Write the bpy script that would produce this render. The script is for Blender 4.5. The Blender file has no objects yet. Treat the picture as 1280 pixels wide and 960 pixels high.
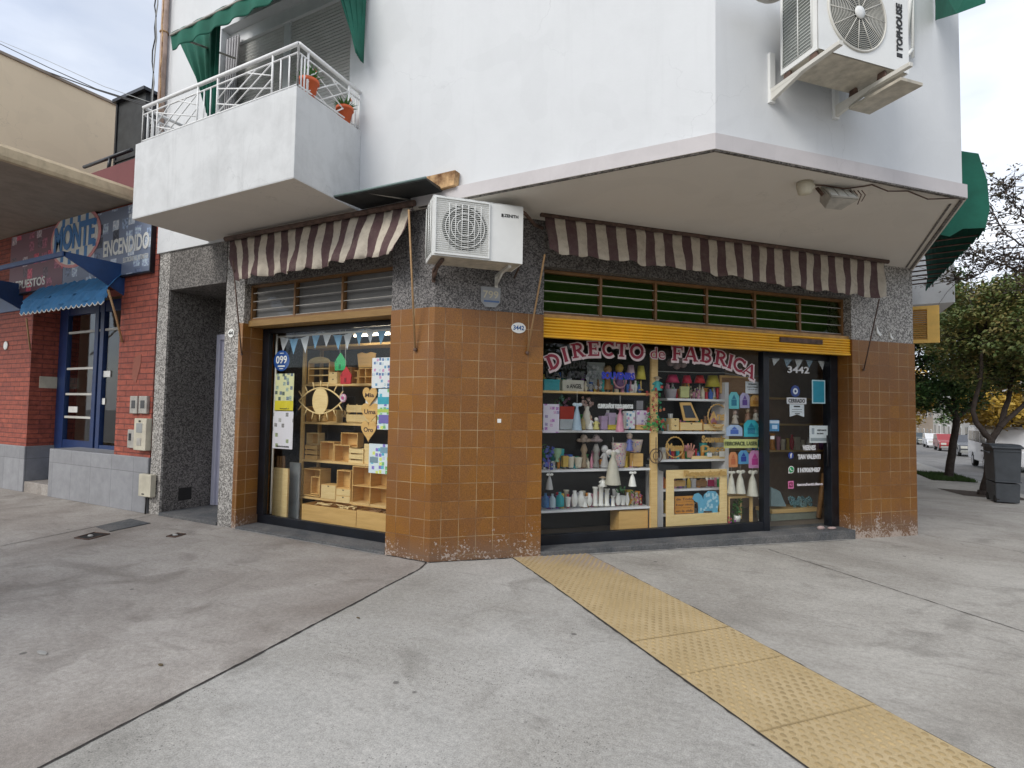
import bpy, bmesh, math, random
import numpy as np
from mathutils import Matrix, Vector
R = math.radians
random.seed(7)
sc = bpy.context.scene
COL = sc.collection
# ---------------------------------------------------------------- camera
CAM = (3.569, -4.9286, 1.65)
W = [[0.8849336, -0.0071933, -0.4656616], [0.4654393, 0.0481972, 0.8837666], [0.0160864, -0.9988119, 0.0459994]]
FPX = 693.25
cd = bpy.data.cameras.new('camera'); cam = bpy.data.objects.new('camera', cd); COL.objects.link(cam)
cam.matrix_world = Matrix([[W[0][0], -W[0][1], -W[0][2], CAM[0]], [W[1][0], -W[1][1], -W[1][2], CAM[1]],
                           [W[2][0], -W[2][1], -W[2][2], CAM[2]], [0, 0, 0, 1]])
cd.sensor_width = 36; cd.lens = FPX / 1280 * 36; cd.clip_start = 0.05; cd.clip_end = 2000
sc.camera = cam
# ---------------------------------------------------------------- world and sun
SUN_DIR = Vector((-0.22, -0.86, 0.64)).normalized()
w = bpy.data.worlds.new('World'); sc.world = w; w.use_nodes = True
nt = w.node_tree; nt.nodes.clear()
def nd(t, typ, **k):
    n = t.nodes.new(typ)
    for a, b in k.items(): setattr(n, a, b)
    return n
out = nd(nt, 'ShaderNodeOutputWorld'); bg = nd(nt, 'ShaderNodeBackground'); bg.inputs[1].default_value = 0.11
sky = nd(nt, 'ShaderNodeTexSky', sky_type='NISHITA', sun_disc=False)
sky.sun_elevation = math.asin(SUN_DIR.z); sky.sun_rotation = math.atan2(SUN_DIR.x, SUN_DIR.y)
tc = nd(nt, 'ShaderNodeTexCoord'); mp = nd(nt, 'ShaderNodeMapping'); mp.inputs['Scale'].default_value = (1, 1, 2.6)
nz = nd(nt, 'ShaderNodeTexNoise'); nz.inputs['Scale'].default_value = 1.7; nz.inputs['Detail'].default_value = 7; nz.inputs['Roughness'].default_value = .5
cr = nd(nt, 'ShaderNodeValToRGB'); cr.color_ramp.elements[0].position = .38; cr.color_ramp.elements[0].color = (.52, .52, .52, 1)
cr.color_ramp.elements[1].position = .60; cr.color_ramp.elements[1].color = (.97, .97, .97, 1)
nz2 = nd(nt, 'ShaderNodeTexNoise'); nz2.inputs['Scale'].default_value = 2.6; nz2.inputs['Detail'].default_value = 8
cr2 = nd(nt, 'ShaderNodeValToRGB'); cr2.color_ramp.elements[0].position = .35; cr2.color_ramp.elements[0].color = (6.4, 6.9, 8.0, 1)
cr2.color_ramp.elements[1].position = .66; cr2.color_ramp.elements[1].color = (9.4, 9.6, 9.9, 1)
mx = nd(nt, 'ShaderNodeMix', data_type='RGBA')
L = nt.links.new
L(tc.outputs['Generated'], mp.inputs[0]); L(mp.outputs[0], nz.inputs['Vector']); L(mp.outputs[0], nz2.inputs['Vector'])
L(nz.outputs[0], cr.inputs[0]); L(nz2.outputs[0], cr2.inputs[0])
L(cr.outputs[0], mx.inputs[0]); L(sky.outputs[0], mx.inputs[6]); L(cr2.outputs[0], mx.inputs[7])
L(mx.outputs[2], bg.inputs[0]); L(bg.outputs[0], out.inputs[0])
sd = bpy.data.lights.new('sun', 'SUN'); sd.energy = 1.5; sd.angle = R(26); sd.color = (1, .96, .9)
so = bpy.data.objects.new('sun', sd); COL.objects.link(so); so.rotation_euler = SUN_DIR.to_track_quat('Z', 'Y').to_euler(); so.location = (0, -5, 20)
sc.view_settings.view_transform = 'Standard'; sc.view_settings.look = 'None'; sc.view_settings.exposure = 0.44; sc.view_settings.gamma = 1
sc.view_settings.use_curve_mapping = False
sc.cycles.max_bounces = 8; sc.cycles.transparent_max_bounces = 12

# ---------------------------------------------------------------- pixel -> plane helpers (the survey of the place)
OA = R(46.1); CO, SO = math.cos(OA), math.sin(OA)
def ray(x, y):
    a, b = (x - 640) / FPX, (y - 480) / FPX
    return [W[i][0] * a + W[i][1] * b + W[i][2] for i in range(3)]
def YP(x, y, v=0.):      # point on the plane Y = v  (parallel to the left street facade)
    r = ray(x, y); t = (v - CAM[1]) / r[1]; return Vector((CAM[0] + r[0] * t, v, CAM[2] + r[2] * t))
def XP(x, y, v=0.):
    r = ray(x, y); t = (v - CAM[0]) / r[0]; return Vector((v, CAM[1] + r[1] * t, CAM[2] + r[2] * t))
def ZP(x, y, v=0.):
    r = ray(x, y); t = (v - CAM[2]) / r[2]; return Vector((CAM[0] + r[0] * t, CAM[1] + r[1] * t, v))
def OP(x, y, d=0.):      # (u, z) on a plane parallel to the chamfered corner facade, d metres behind it
    r = ray(x, y); t = (d - (-SO * CAM[0] + CO * CAM[1])) / (-SO * r[0] + CO * r[1])
    return (CO * (CAM[0] + r[0] * t) + SO * (CAM[1] + r[1] * t), CAM[2] + r[2] * t)
def LP(x, y, d=0.):
    p = YP(x, y, d); return (p.x, p.z)
FL = Matrix.Identity(4); FO = Matrix.Rotation(OA, 4, 'Z')
FR = Matrix.Rotation(R(90), 4, 'Z')     # local x -> +Y, local y (inward) -> -X
def OW(u, d, z): return Vector((CO * u - SO * d, SO * u + CO * d, z))
def gz(y): return -0.022 * max(0.0, min(y, 140))

# ---------------------------------------------------------------- materials
MATS = {}
def base_mat(name):
    m = bpy.data.materials.new(name); m.use_nodes = True; t = m.node_tree; b = t.nodes['Principled BSDF']; MATS[name] = m
    return m, t, b
def ramp(t, src, stops, interp='LINEAR'):
    c = nd(t, 'ShaderNodeValToRGB'); c.color_ramp.interpolation = interp
    e = c.color_ramp.elements
    while len(e) < len(stops): e.new(.5)
    for q, (p, col) in zip(e, stops):
        q.position = p; q.color = (*col, 1) if len(col) == 3 else col
    t.links.new(src, c.inputs[0]); return c.outputs[0]
def noise(t, vec, scale, detail=4, rough=.5, dist=0):
    n = nd(t, 'ShaderNodeTexNoise'); n.inputs['Scale'].default_value = scale; n.inputs['Detail'].default_value = detail
    n.inputs['Roughness'].default_value = rough; n.inputs['Distortion'].default_value = dist
    if vec: t.links.new(vec, n.inputs['Vector'])
    return n.outputs[0]
def mix(t, fac, a, b, mode='MIX'):
    n = nd(t, 'ShaderNodeMix', data_type='RGBA', blend_type=mode)
    for s, v in ((0, fac), (6, a), (7, b)):
        if hasattr(v, 'is_output'): t.links.new(v, n.inputs[s])
        elif s == 0: n.inputs[0].default_value = v
        else: n.inputs[s].default_value = (*v, 1)
    return n.outputs[2]
def math_(t, op, a, b=0., c=0.):
    n = nd(t, 'ShaderNodeMath', operation=op)
    for i, v in enumerate((a, b, c)):
        if hasattr(v, 'is_output'): t.links.new(v, n.inputs[i])
        else: n.inputs[i].default_value = v
    return n.outputs[0]
def bumpn(t, b, h, s, dist=.01):
    n = nd(t, 'ShaderNodeBump'); n.inputs['Strength'].default_value = s; n.inputs['Distance'].default_value = dist
    t.links.new(h, n.inputs['Height']); t.links.new(n.outputs[0], b.inputs['Normal'])
def coord(t, kind='Object'):
    return nd(t, 'ShaderNodeTexCoord').outputs[kind]
def sep(t, v):
    n = nd(t, 'ShaderNodeSeparateXYZ'); t.links.new(v, n.inputs[0]); return n.outputs
def PM(name, col, rough=.7, var=.12, vs=5, bump=.15, bs=80, metal=0, col2=None, spec=None, coat=0):
    """painted / plain surface with soft tonal variation and fine bump"""
    if name in MATS: return MATS[name]
    m, t, b = base_mat(name); v = coord(t)
    a = tuple(c * (1 - var) for c in col); c2 = col2 or tuple(min(1, c * (1 + var)) for c in col)
    n = noise(t, v, vs, 6, .6)
    c = ramp(t, n, [(.32, a), (.68, c2)])
    t.links.new(c, b.inputs['Base Color']); b.inputs['Roughness'].default_value = rough; b.inputs['Metallic'].default_value = metal
    if spec is not None: b.inputs['Specular IOR Level'].default_value = spec
    if coat: b.inputs['Coat Weight'].default_value = coat
    if bump: bumpn(t, b, noise(t, v, bs, 3), bump, .004)
    return m
# glazed wall tile
def tile_mat():
    m, t, b = base_mat('orange_tile'); uv = coord(t, 'UV'); v = coord(t)
    mp = nd(t, 'ShaderNodeMapping'); mp.inputs['Location'].default_value = (.0743, -.0595, 0); t.links.new(uv, mp.inputs[0])
    br = nd(t, 'ShaderNodeTexBrick', offset=0, squash=1); br.inputs['Scale'].default_value = 1
    for k, q in (('Brick Width', .195), ('Row Height', .1935), ('Mortar Size', .0036), ('Mortar Smooth', .3), ('Bias', 0)): br.inputs[k].default_value = q
    br.inputs['Color1'].default_value = (.205, .080, .012, 1); br.inputs['Color2'].default_value = (.270, .115, .018, 1)
    t.links.new(mp.outputs[0], br.inputs['Vector'])
    n1 = noise(t, v, 1.6, 5, .65); n2 = noise(t, v, 95, 3, .7)
    c = mix(t, ramp(t, n1, [(.4, (0, 0, 0)), (.62, (.75, .75, .75))]), br.outputs['Color'], (.20, .085, .028))
    c = mix(t, .55, c, ramp(t, n2, [(.3, (.15, .15, .15)), (.7, (.85, .85, .85))]), 'OVERLAY')
    gr = ramp(t, noise(t, v, 2.3, 4), [(.40, (.17, .08, .03)), (.58, (.42, .30, .16))])
    c = mix(t, br.outputs['Fac'], c, gr)
    s = sep(t, uv)                                     # knocked and spalled near the pavement
    hgt = math_(t, 'SUBTRACT', 1, math_(t, 'DIVIDE', s[1], .55)); hgt = math_(t, 'MAXIMUM', hgt, 0)
    n3 = noise(t, v, 34, 5, .75); n4 = noise(t, v, 4.2, 3)
    th = math_(t, 'ADD', math_(t, 'MULTIPLY', hgt, .26), math_(t, 'MULTIPLY', math_(t, 'SUBTRACT', n4, .5), .55))
    chip = ramp(t, math_(t, 'ADD', n3, th), [(.79, (0, 0, 0)), (.81, (1, 1, 1))])
    chip = math_(t, 'MULTIPLY', chip, ramp(t, hgt, [(0, (0, 0, 0)), (.12, (1, 1, 1))]))
    low = ramp(t, math_(t, 'ADD', s[1], math_(t, 'MULTIPLY', n4, .3)), [(.18, (1, 1, 1)), (.42, (0, 0, 0))])
    c = mix(t, math_(t, 'MULTIPLY', low, .6), c, (.17, .115, .085))
    c = mix(t, chip, c, mix(t, n2, (.30, .22, .17), (.58, .50, .44)))
    t.links.new(c, b.inputs['Base Color'])
    t.links.new(ramp(t, n1, [(.35, (.34, .34, .34)), (.65, (.5, .5, .5))]), b.inputs['Roughness'])
    h = math_(t, 'SUBTRACT', math_(t, 'MULTIPLY', n2, .2), br.outputs['Fac']); h = math_(t, 'SUBTRACT', h, chip)
    bumpn(t, b, h, .45, .004)
    return m
tile_mat()
def granite_mat(name, d, l, sc_=55, dirt=.3):
    m, t, b = base_mat(name); v = coord(t)
    vo = nd(t, 'ShaderNodeTexVoronoi'); vo.inputs['Scale'].default_value = sc_; t.links.new(v, vo.inputs['Vector'])
    s = sep(t, vo.outputs['Color'])
    c = ramp(t, s[0], [(.1, d), (.42, tuple((p + q) / 2 for p, q in zip(d, l))), (.62, l), (.9, tuple(min(1, q * 1.45) for q in l))])
    n = noise(t, v, 1.4, 6, .7); c = mix(t, math_(t, 'MULTIPLY', ramp(t, n, [(.35, (0, 0, 0)), (.7, (1, 1, 1))]), dirt), c, (.05, .043, .038))
    c = mix(t, .35, c, ramp(t, noise(t, v, 210, 2), [(.3, (.1, .1, .1)), (.7, (.9, .9, .9))]), 'OVERLAY')
    t.links.new(c, b.inputs['Base Color']); b.inputs['Roughness'].default_value = .62
    bumpn(t, b, vo.outputs['Distance'], .5, .004); return m
granite_mat('granite', (.045, .042, .042), (.185, .175, .17), 78); granite_mat('granite_light', (.13, .12, .11), (.40, .38, .35), 62, .18)
granite_mat('granite_dark', (.045, .04, .036), (.17, .158, .145), 62, .35)
def plaster_mat(name, col, stain=.25, sc_=1.2, streak=True, bump=.1):
    m, t, b = base_mat(name); v = coord(t)
    n = noise(t, v, sc_, 8, .68, .3)
    c = mix(t, math_(t, 'MULTIPLY', ramp(t, n, [(.42, (0, 0, 0)), (.75, (1, 1, 1))]), stain), col, tuple(q * .55 for q in col))
    if streak:
        mp = nd(t, 'ShaderNodeMapping'); mp.inputs['Scale'].default_value = (9, 9, .5); t.links.new(v, mp.inputs[0])
        n2 = noise(t, mp.outputs[0], 1, 5, .7)
        c = mix(t, math_(t, 'MULTIPLY', ramp(t, n2, [(.55, (0, 0, 0)), (.8, (1, 1, 1))]), stain * .8), c, tuple(q * .6 for q in col))
    dv = nd(t, 'ShaderNodeVectorMath', operation='ADD'); nn = nd(t, 'ShaderNodeTexNoise'); nn.inputs['Scale'].default_value = 2.2; nn.inputs['Detail'].default_value = 6; t.links.new(v, nn.inputs['Vector']); t.links.new(v, dv.inputs[0]); t.links.new(nn.outputs['Color'], dv.inputs[1])
    vc = nd(t, 'ShaderNodeTexVoronoi', feature='DISTANCE_TO_EDGE'); vc.inputs['Scale'].default_value = .75; t.links.new(dv.outputs[0], vc.inputs['Vector'])
    ck = math_(t, 'MULTIPLY', ramp(t, vc.outputs['Distance'], [(.0015, (.28, .28, .28)), (.005, (0, 0, 0))]), ramp(t, noise(t, v, .9, 2), [(.48, (0, 0, 0)), (.6, (1, 1, 1))]))
    c = mix(t, ck, c, tuple(q * .5 for q in col))
    pt = noise(t, v, .8, 2, .3, 2.5); c = mix(t, ramp(t, pt, [(.56, (0, 0, 0)), (.575, (.10, .10, .10))]), c, tuple(q * .75 for q in col))
    t.links.new(c, b.inputs['Base Color']); b.inputs['Roughness'].default_value = .85
    bumpn(t, b, math_(t, 'ADD', noise(t, v, 45, 5, .7), math_(t, 'MULTIPLY', noise(t, v, 3, 3), 2.5)), bump * 1.6, .006); return m
plaster_mat('white_plaster', (.64, .655, .665), .16); plaster_mat('balcony_plaster', (.62, .63, .63), .5, 2.4)
plaster_mat('soffit', (.66, .62, .56), .12, .8, False); plaster_mat('fascia', (.55, .52, .52), .25, 2.5)
plaster_mat('beige_render', (.74, .61, .43), .08, .6); plaster_mat('maroon_wall', (.16, .05, .05), .4)
plaster_mat('old_concrete', (.30, .25, .20), .7, 3.2); plaster_mat('mould_edge', (.52, .42, .28), .8, 5.5); plaster_mat('room_wall', (.22, .18, .14), .3, 1, False)
plaster_mat('far_wall_pale', (.55, .52, .47), .4); plaster_mat('far_wall_grey', (.30, .29, .28), .4); plaster_mat('far_wall_warm', (.42, .33, .25), .4)
def concrete_mat(name, c0, c1, dirt, pits=.5, fine=130, sc_=1.0):
    m, t, b = base_mat(name); v = coord(t)
    big = noise(t, v, .55 * sc_, 6, .6, .5); mid = noise(t, v, 2.7 * sc_, 7, .72, .4); fn = noise(t, v, fine, 3, .8)
    c = mix(t, ramp(t, mid, [(.3, (0, 0, 0)), (.72, (1, 1, 1))]), c0, c1)
    c = mix(t, ramp(t, big, [(.40, (0, 0, 0)), (.66, (.95, .95, .95))]), c, dirt)
    blot = noise(t, v, 1.25 * sc_, 4, .55, 1.2); c = mix(t, ramp(t, blot, [(.56, (0, 0, 0)), (.70, (.55, .55, .55))]), c, tuple(q * .72 for q in dirt))
    mp = nd(t, 'ShaderNodeMapping'); mp.inputs['Scale'].default_value = (1.3, 5, 1); mp.inputs['Rotation'].default_value = (0, 0, .55); t.links.new(v, mp.inputs[0])
    smear = noise(t, mp.outputs[0], 1.5, 5, .6)
    c = mix(t, ramp(t, smear, [(.57, (0, 0, 0)), (.75, (.42, .42, .42))]), c, tuple(q * .62 for q in dirt))
    c = mix(t, .5, c, ramp(t, fn, [(.3, (.15, .15, .15)), (.7, (.85, .85, .85))]), 'OVERLAY')
    grit = noise(t, v, 28, 6, .85); c = mix(t, .34, c, ramp(t, grit, [(.36, (.2, .2, .2)), (.64, (.8, .8, .8))]), 'OVERLAY')
    vo = nd(t, 'ShaderNodeTexVoronoi'); vo.inputs['Scale'].default_value = 42; t.links.new(v, vo.inputs['Vector'])
    msk = ramp(t, noise(t, v, 1.3, 3), [(.45, (0, 0, 0)), (.6, (1, 1, 1))])
    pit = math_(t, 'MULTIPLY', ramp(t, vo.outputs['Distance'], [(.12, (1, 1, 1)), (.22, (0, 0, 0))]), msk)
    pit = math_(t, 'MULTIPLY', pit, pits)
    c = mix(t, pit, c, tuple(q * .3 for q in dirt))
    vo2 = nd(t, 'ShaderNodeTexVoronoi'); vo2.inputs['Scale'].default_value = 2.1; t.links.new(v, vo2.inputs['Vector'])
    gum = ramp(t, vo2.outputs['Distance'], [(.035, (.7, .7, .7)), (.05, (0, 0, 0))]); c = mix(t, gum, c, (.07, .065, .06))
    t.links.new(c, b.inputs['Base Color']); b.inputs['Roughness'].default_value = .88
    h = math_(t, 'SUBTRACT', math_(t, 'ADD', math_(t, 'MULTIPLY', fn, .4), math_(t, 'MULTIPLY', mid, .6)), pit)
    bumpn(t, b, h, .5, .006); return m
concrete_mat('pavement_rough', (.37, .36, .335), (.46, .445, .415), (.31, .295, .265), .8)
concrete_mat('pavement_smooth', (.325, .298, .27), (.425, .395, .36), (.225, .195, .17), .3, 180)
concrete_mat('pavement_right', (.375, .355, .32), (.46, .44, .40), (.28, .26, .23), .3, 180)
concrete_mat('road_surface', (.20, .195, .185), (.27, .26, .25), (.15, .145, .14), .2, 90)
concrete_mat('sill_stone', (.055, .06, .065), (.11, .115, .12), (.16, .155, .15), .4, 60, 3)
PM('cement', (.36, .35, .33), .85, .25, 7, .5, 50)
def brick_mat():
    m, t, b = base_mat('red_brick'); uv = coord(t, 'UV'); v = coord(t)
    br = nd(t, 'ShaderNodeTexBrick', offset=.5); br.inputs['Scale'].default_value = 1
    for k, q in (('Brick Width', .36), ('Row Height', .088), ('Mortar Size', .009), ('Mortar Smooth', .6), ('Bias', -.1)): br.inputs[k].default_value = q
    br.inputs['Color1'].default_value = (.36, .085, .05, 1); br.inputs['Color2'].default_value = (.26, .06, .04, 1); br.inputs['Mortar'].default_value = (.17, .05, .04, 1)
    t.links.new(uv, br.inputs['Vector'])
    c = mix(t, .8, br.outputs['Color'], ramp(t, noise(t, v, 9, 6, .75), [(.3, (.25, .25, .25)), (.7, (.75, .75, .75))]), 'OVERLAY')
    t.links.new(c, b.inputs['Base Color']); b.inputs['Roughness'].default_value = .7
    h = math_(t, 'SUBTRACT', math_(t, 'MULTIPLY', noise(t, v, 22, 4), .5), br.outputs['Fac']); bumpn(t, b, h, .9, .012)
brick_mat()
def slab_mat(name, col, bw, rh):
    m, t, b = base_mat(name); uv = coord(t, 'UV'); v = coord(t)
    br = nd(t, 'ShaderNodeTexBrick', offset=0); br.inputs['Scale'].default_value = 1
    for k, q in (('Brick Width', bw), ('Row Height', rh), ('Mortar Size', .004), ('Mortar Smooth', .1)): br.inputs[k].default_value = q
    br.inputs['Color1'].default_value = (*[q * .9 for q in col], 1); br.inputs['Color2'].default_value = (*[q * 1.08 for q in col], 1); br.inputs['Mortar'].default_value = (*[q * .5 for q in col], 1)
    t.links.new(uv, br.inputs['Vector'])
    c = mix(t, .3, br.outputs['Color'], ramp(t, noise(t, v, 5, 6, .7), [(.3, (.25, .25, .25)), (.7, (.75, .75, .75))]), 'OVERLAY')
    t.links.new(c, b.inputs['Base Color']); b.inputs['Roughness'].default_value = .45
slab_mat('grey_slab', (.27, .275, .29), .62, .6)
def stripe_mat(name, pitch, phase=0):
    m, t, b = base_mat(name); uv = coord(t, 'UV'); v = coord(t); s = sep(t, uv)
    n = noise(t, v, 3, 2); x = math_(t, 'ADD', s[0], math_(t, 'MULTIPLY', math_(t, 'SUBTRACT', n, .5), .035))
    fr = math_(t, 'FRACT', math_(t, 'ADD', math_(t, 'DIVIDE', x, pitch), phase))
    f = ramp(t, fr, [(.49, (0, 0, 0)), (.51, (1, 1, 1))])
    dirt = noise(t, v, 9, 6, .75)
    c = mix(t, f, (.095, .052, .054), (.54, .48, .39))
    c = mix(t, math_(t, 'MULTIPLY', ramp(t, dirt, [(.45, (0, 0, 0)), (.75, (1, 1, 1))]), .5), c, (.19, .15, .12))
    t.links.new(c, b.inputs['Base Color']); b.inputs['Roughness'].default_value = .92
    bumpn(t, b, noise(t, v, 16, 4), .5, .02); return m
stripe_mat('striped_canvas', .262, .05)
def wood_mat(name, a, c_, sc_=1, rough=.6):
    m, t, b = base_mat(name); v = coord(t)
    mp = nd(t, 'ShaderNodeMapping'); mp.inputs['Scale'].default_value = (2 * sc_, 2 * sc_, 22 * sc_); t.links.new(v, mp.inputs[0])
    n = noise(t, mp.outputs[0], 2, 5, .6, .8); t.links.new(ramp(t, n, [(.3, a), (.7, c_)]), b.inputs['Base Color'])
    b.inputs['Roughness'].default_value = rough; bumpn(t, b, n, .15, .003); return m
wood_mat('mdf', (.62, .37, .12), (.76, .49, .18), .5); wood_mat('pine', (.68, .44, .17), (.80, .57, .25)); wood_mat('mdf_dark', (.26, .13, .05), (.36, .20, .08))
wood_mat('pale_mdf', (.74, .54, .24), (.85, .66, .33)); wood_mat('varnished_pole', (.34, .2, .09), (.46, .29, .14)); wood_mat('yellow_wood', (.48, .29, .08), (.58, .37, .12)); wood_mat('dull_yellow_wood', (.22, .125, .035), (.30, .18, .06))
PM('frame_brown', (.20, .10, .035), .5, .25); PM('frame_yellow', (.44, .24, .065), .5, .25, 9)
PM('yellow_shutter', (.80, .42, .012), .4, .12, 3, .1); PM('yellow_louver', (.74, .45, .10), .55)
PM('black_paint', (.010, .012, .017), .35, .5, 6, .1); PM('blue_black', (.006, .008, .013), .4, .4)
PM('white_paint', (.78, .79, .80), .45, .06); PM('ac_white', (.74, .745, .72), .4, .05, 3, .05); PM('ac_aged', (.60, .585, .53), .5, .1, 4, .05); PM('ac_under', (.46, .42, .34), .6, .25, 9)  # ac_under: dirt and underside shading both put into one darker colour
PM('ac_fin', (.24, .26, .24), .45, .2, 30, 0, metal=.5); PM('ac_dark', (.05, .06, .052), .6); PM('ac_fan', (.10, .095, .09), .5)
PM('rusty', (.30, .12, .04), .9, .6, 9, .6, 40, col2=(.62, .40, .20)); PM('galv', (.42, .40, .36), .55, .2, 12, .1, metal=.3); PM('rust_dark', (.10, .06, .045), .8, .5, 14)
PM('black_sheet', (.018, .02, .02), .6, .5); PM('green_canvas', (.009, .115, .076), .85, .22, 3, .3, 30); PM('blue_canvas', (.05, .20, .42), .85, .15, 4, .3)
PM('blue_metal', (.012, .05, .16), .45, .15); PM('blue_door', (.012, .035, .12), .4, .15); PM('pink_pipe', (.40, .30, .25), .7, .3)
PM('cable', (.02, .02, .02), .6); PM('rail_white', (.80, .80, .79), .45, .05); PM('terracotta', (.62, .12, .035), .6); PM('plastic_cream', (.55, .51, .40), .5, .15)
PM('grey_plastic', (.30, .31, .30), .5); PM('tree_bark', (.055, .042, .035), .9, .4, 9, .8, 30); PM('dark_bin', (.06, .068, .078), .5, .2, 4, .2, 30)
PM('tyre', (.02, .02, .02), .8); PM('wheel_metal', (.4, .4, .42), .35, .1, metal=.7); PM('car_white', (.75, .76, .78), .25, .03, coat=.6, bump=0); PM('car_grey', (.07, .075, .085), .25, .05, coat=.6, bump=0)
PM('car_silver', (.40, .42, .45), .25, .05, coat=.6, bump=0); PM('car_red', (.30, .02, .02), .25, .05, coat=.6, bump=0); PM('car_dark', (.03, .045, .05), .25, .05, coat=.6, bump=0)
PM('car_glass', (.02, .025, .03), .08, .1, bump=0); PM('lamp_glass', (.6, .6, .55), .15, bump=0); PM('tail_red', (.45, .02, .02), .2, bump=0)
PM('enamel_white', (.80, .80, .76), .25, .08, 8, 0); PM('enamel_blue', (.03, .10, .28), .25, .1, 8, 0); PM('plate_steel', (.30, .31, .32), .4, .2)
PM('grass', (.045, .085, .02), .9, .4, 10, .5); PM('joint_dirt', (.035, .03, .027), .95, .4, 30, .4); PM('soil', (.05, .035, .025), .95, .4, 20, .6)
PM('roller_slat', (.60, .60, .58), .6, .08); PM('grey_curtain', (.42, .41, .42), .8, .1); PM('dark_void', (.015, .014, .013), .8)
PM('lilac_door', (.50, .50, .60), .5, .05); PM('roof_dark', (.06, .06, .06), .9)
def glass_mat(name, tint, refl=1.):
    m = bpy.data.materials.new(name); m.use_nodes = True; t = m.node_tree; t.nodes.clear(); MATS[name] = m
    o = nd(t, 'ShaderNodeOutputMaterial'); tr = nd(t, 'ShaderNodeBsdfTransparent'); tr.inputs[0].default_value = (*tint, 1)
    gl = nd(t, 'ShaderNodeBsdfGlossy'); gl.inputs['Roughness'].default_value = .02; gl.inputs[0].default_value = (.9, .95, 1, 1)
    fr = nd(t, 'ShaderNodeLayerWeight'); fr.inputs[0].default_value = .5; ms = nd(t, 'ShaderNodeMixShader')
    f = math_(t, 'MULTIPLY', math_(t, 'ADD', math_(t, 'MULTIPLY', math_(t, 'POWER', fr.outputs['Facing'], 5), .9), .018), refl)
    t.links.new(f, ms.inputs[0]); t.links.new(tr.outputs[0], ms.inputs[1]); t.links.new(gl.outputs[0], ms.inputs[2]); t.links.new(ms.outputs[0], o.inputs[0])
glass_mat('window_glass', (.985, .99, .985)); glass_mat('green_glass', (.34, .46, .24)); glass_mat('grey_glass', (.75, .76, .76))
def leaf_mat(name, cols):
    m, t, b = base_mat(name); v = coord(t)
    n = noise(t, v, 1.1, 3); n2 = nd(t, 'ShaderNodeTexWhiteNoise'); t.links.new(v, n2.inputs[0])
    vo = nd(t, 'ShaderNodeTexVoronoi'); vo.inputs['Scale'].default_value = 7; t.links.new(v, vo.inputs['Vector'])
    s = sep(t, vo.outputs['Color'])
    f = math_(t, 'ADD', math_(t, 'MULTIPLY', n, .75), math_(t, 'MULTIPLY', s[0], .35))
    t.links.new(ramp(t, f, [(.3, cols[0]), (.52, cols[1]), (.75, cols[2])]), b.inputs['Base Color']); b.inputs['Roughness'].default_value = .6
    b.inputs['Subsurface Weight'].default_value = 0
leaf_mat('leaf_olive', [(.045, .085, .022), (.12, .16, .038), (.22, .17, .05)]); leaf_mat('leaf_green', [(.02, .065, .018), (.05, .12, .03), (.12, .17, .04)])
leaf_mat('leaf_yellow', [(.18, .12, .02), (.38, .24, .03), (.50, .34, .05)]); leaf_mat('leaf_brown', [(.05, .035, .03), (.09, .06, .045), (.10, .09, .04)])
leaf_mat('pot_leaf', [(.03, .10, .02), (.06, .2, .04), (.12, .28, .05)])
def paint(col, rough=.55):
    """plain coloured material for goods"""
    k = 'colour_%d_%d_%d' % tuple(int(q * 99) for q in col)
    return PM(k, col, rough, .08, 12, .05)
def print_mat(name, bgc, cols, scale=30, thr=.5):
    """printed paper: a blocky scatter of coloured pictures and lines"""
    m, t, b = base_mat(name); uv = coord(t, 'UV')
    vo = nd(t, 'ShaderNodeTexVoronoi', distance='CHEBYCHEV'); vo.inputs['Scale'].default_value = scale; vo.inputs['Randomness'].default_value = .55; t.links.new(uv, vo.inputs['Vector'])
    s = sep(t, vo.outputs['Color'])
    n = len(cols); c = ramp(t, s[0], [((i + .0) / n, cl) for i, cl in enumerate(cols)], 'CONSTANT')
    fine = noise(t, uv, scale * 5, 2); c = mix(t, .6, c, ramp(t, fine, [(.35, (.1, .1, .1)), (.65, (.9, .9, .9))]), 'OVERLAY')
    f = math_(t, 'MULTIPLY', ramp(t, s[1], [(thr - .01, (0, 0, 0)), (thr, (1, 1, 1))]), ramp(t, vo.outputs['Distance'], [(.36, (1, 1, 1)), (.38, (0, 0, 0))]))
    t.links.new(mix(t, f, bgc, c), b.inputs['Base Color']); b.inputs['Roughness'].default_value = .5; return m
print_mat('print_blue', (.75, .78, .80), [(.15, .35, .55), (.55, .65, .7), (.1, .2, .4), (.6, .3, .5)], 22, .25)
print_mat('print_pink', (.70, .66, .76), [(.45, .2, .5), (.35, .3, .5), (.6, .4, .6)], 20, .55)
print_mat('print_grey', (.72, .70, .74), [(.25, .24, .24), (.4, .4, .38), (.3, .35, .2)], 14, .5)
print_mat('print_yellow', (.66, .66, .38), [(.1, .14, .12), (.3, .4, .35), (.15, .2, .25)], 15, .2)
print_mat('print_teal', (.70, .80, .84), [(.1, .45, .6), (.2, .5, .2), (.25, .2, .6), (.7, .8, .2)], 18, .3)
print_mat('print_flower', (.62, .52, .48), [(.5, .15, .3), (.2, .3, .6), (.7, .6, .3), (.5, .4, .45)], 40, .3)
print_mat('print_engine', (.20, .24, .33), [(.42, .50, .62), (.16, .20, .3), (.60, .66, .74), (.07, .08, .11), (.28, .36, .5)], 4.2, .05)
print_mat('print_red', (.20, .10, .13), [(.60, .10, .16), (.35, .12, .18), (.50, .42, .46), (.15, .1, .13)], 4, .05)

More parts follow.
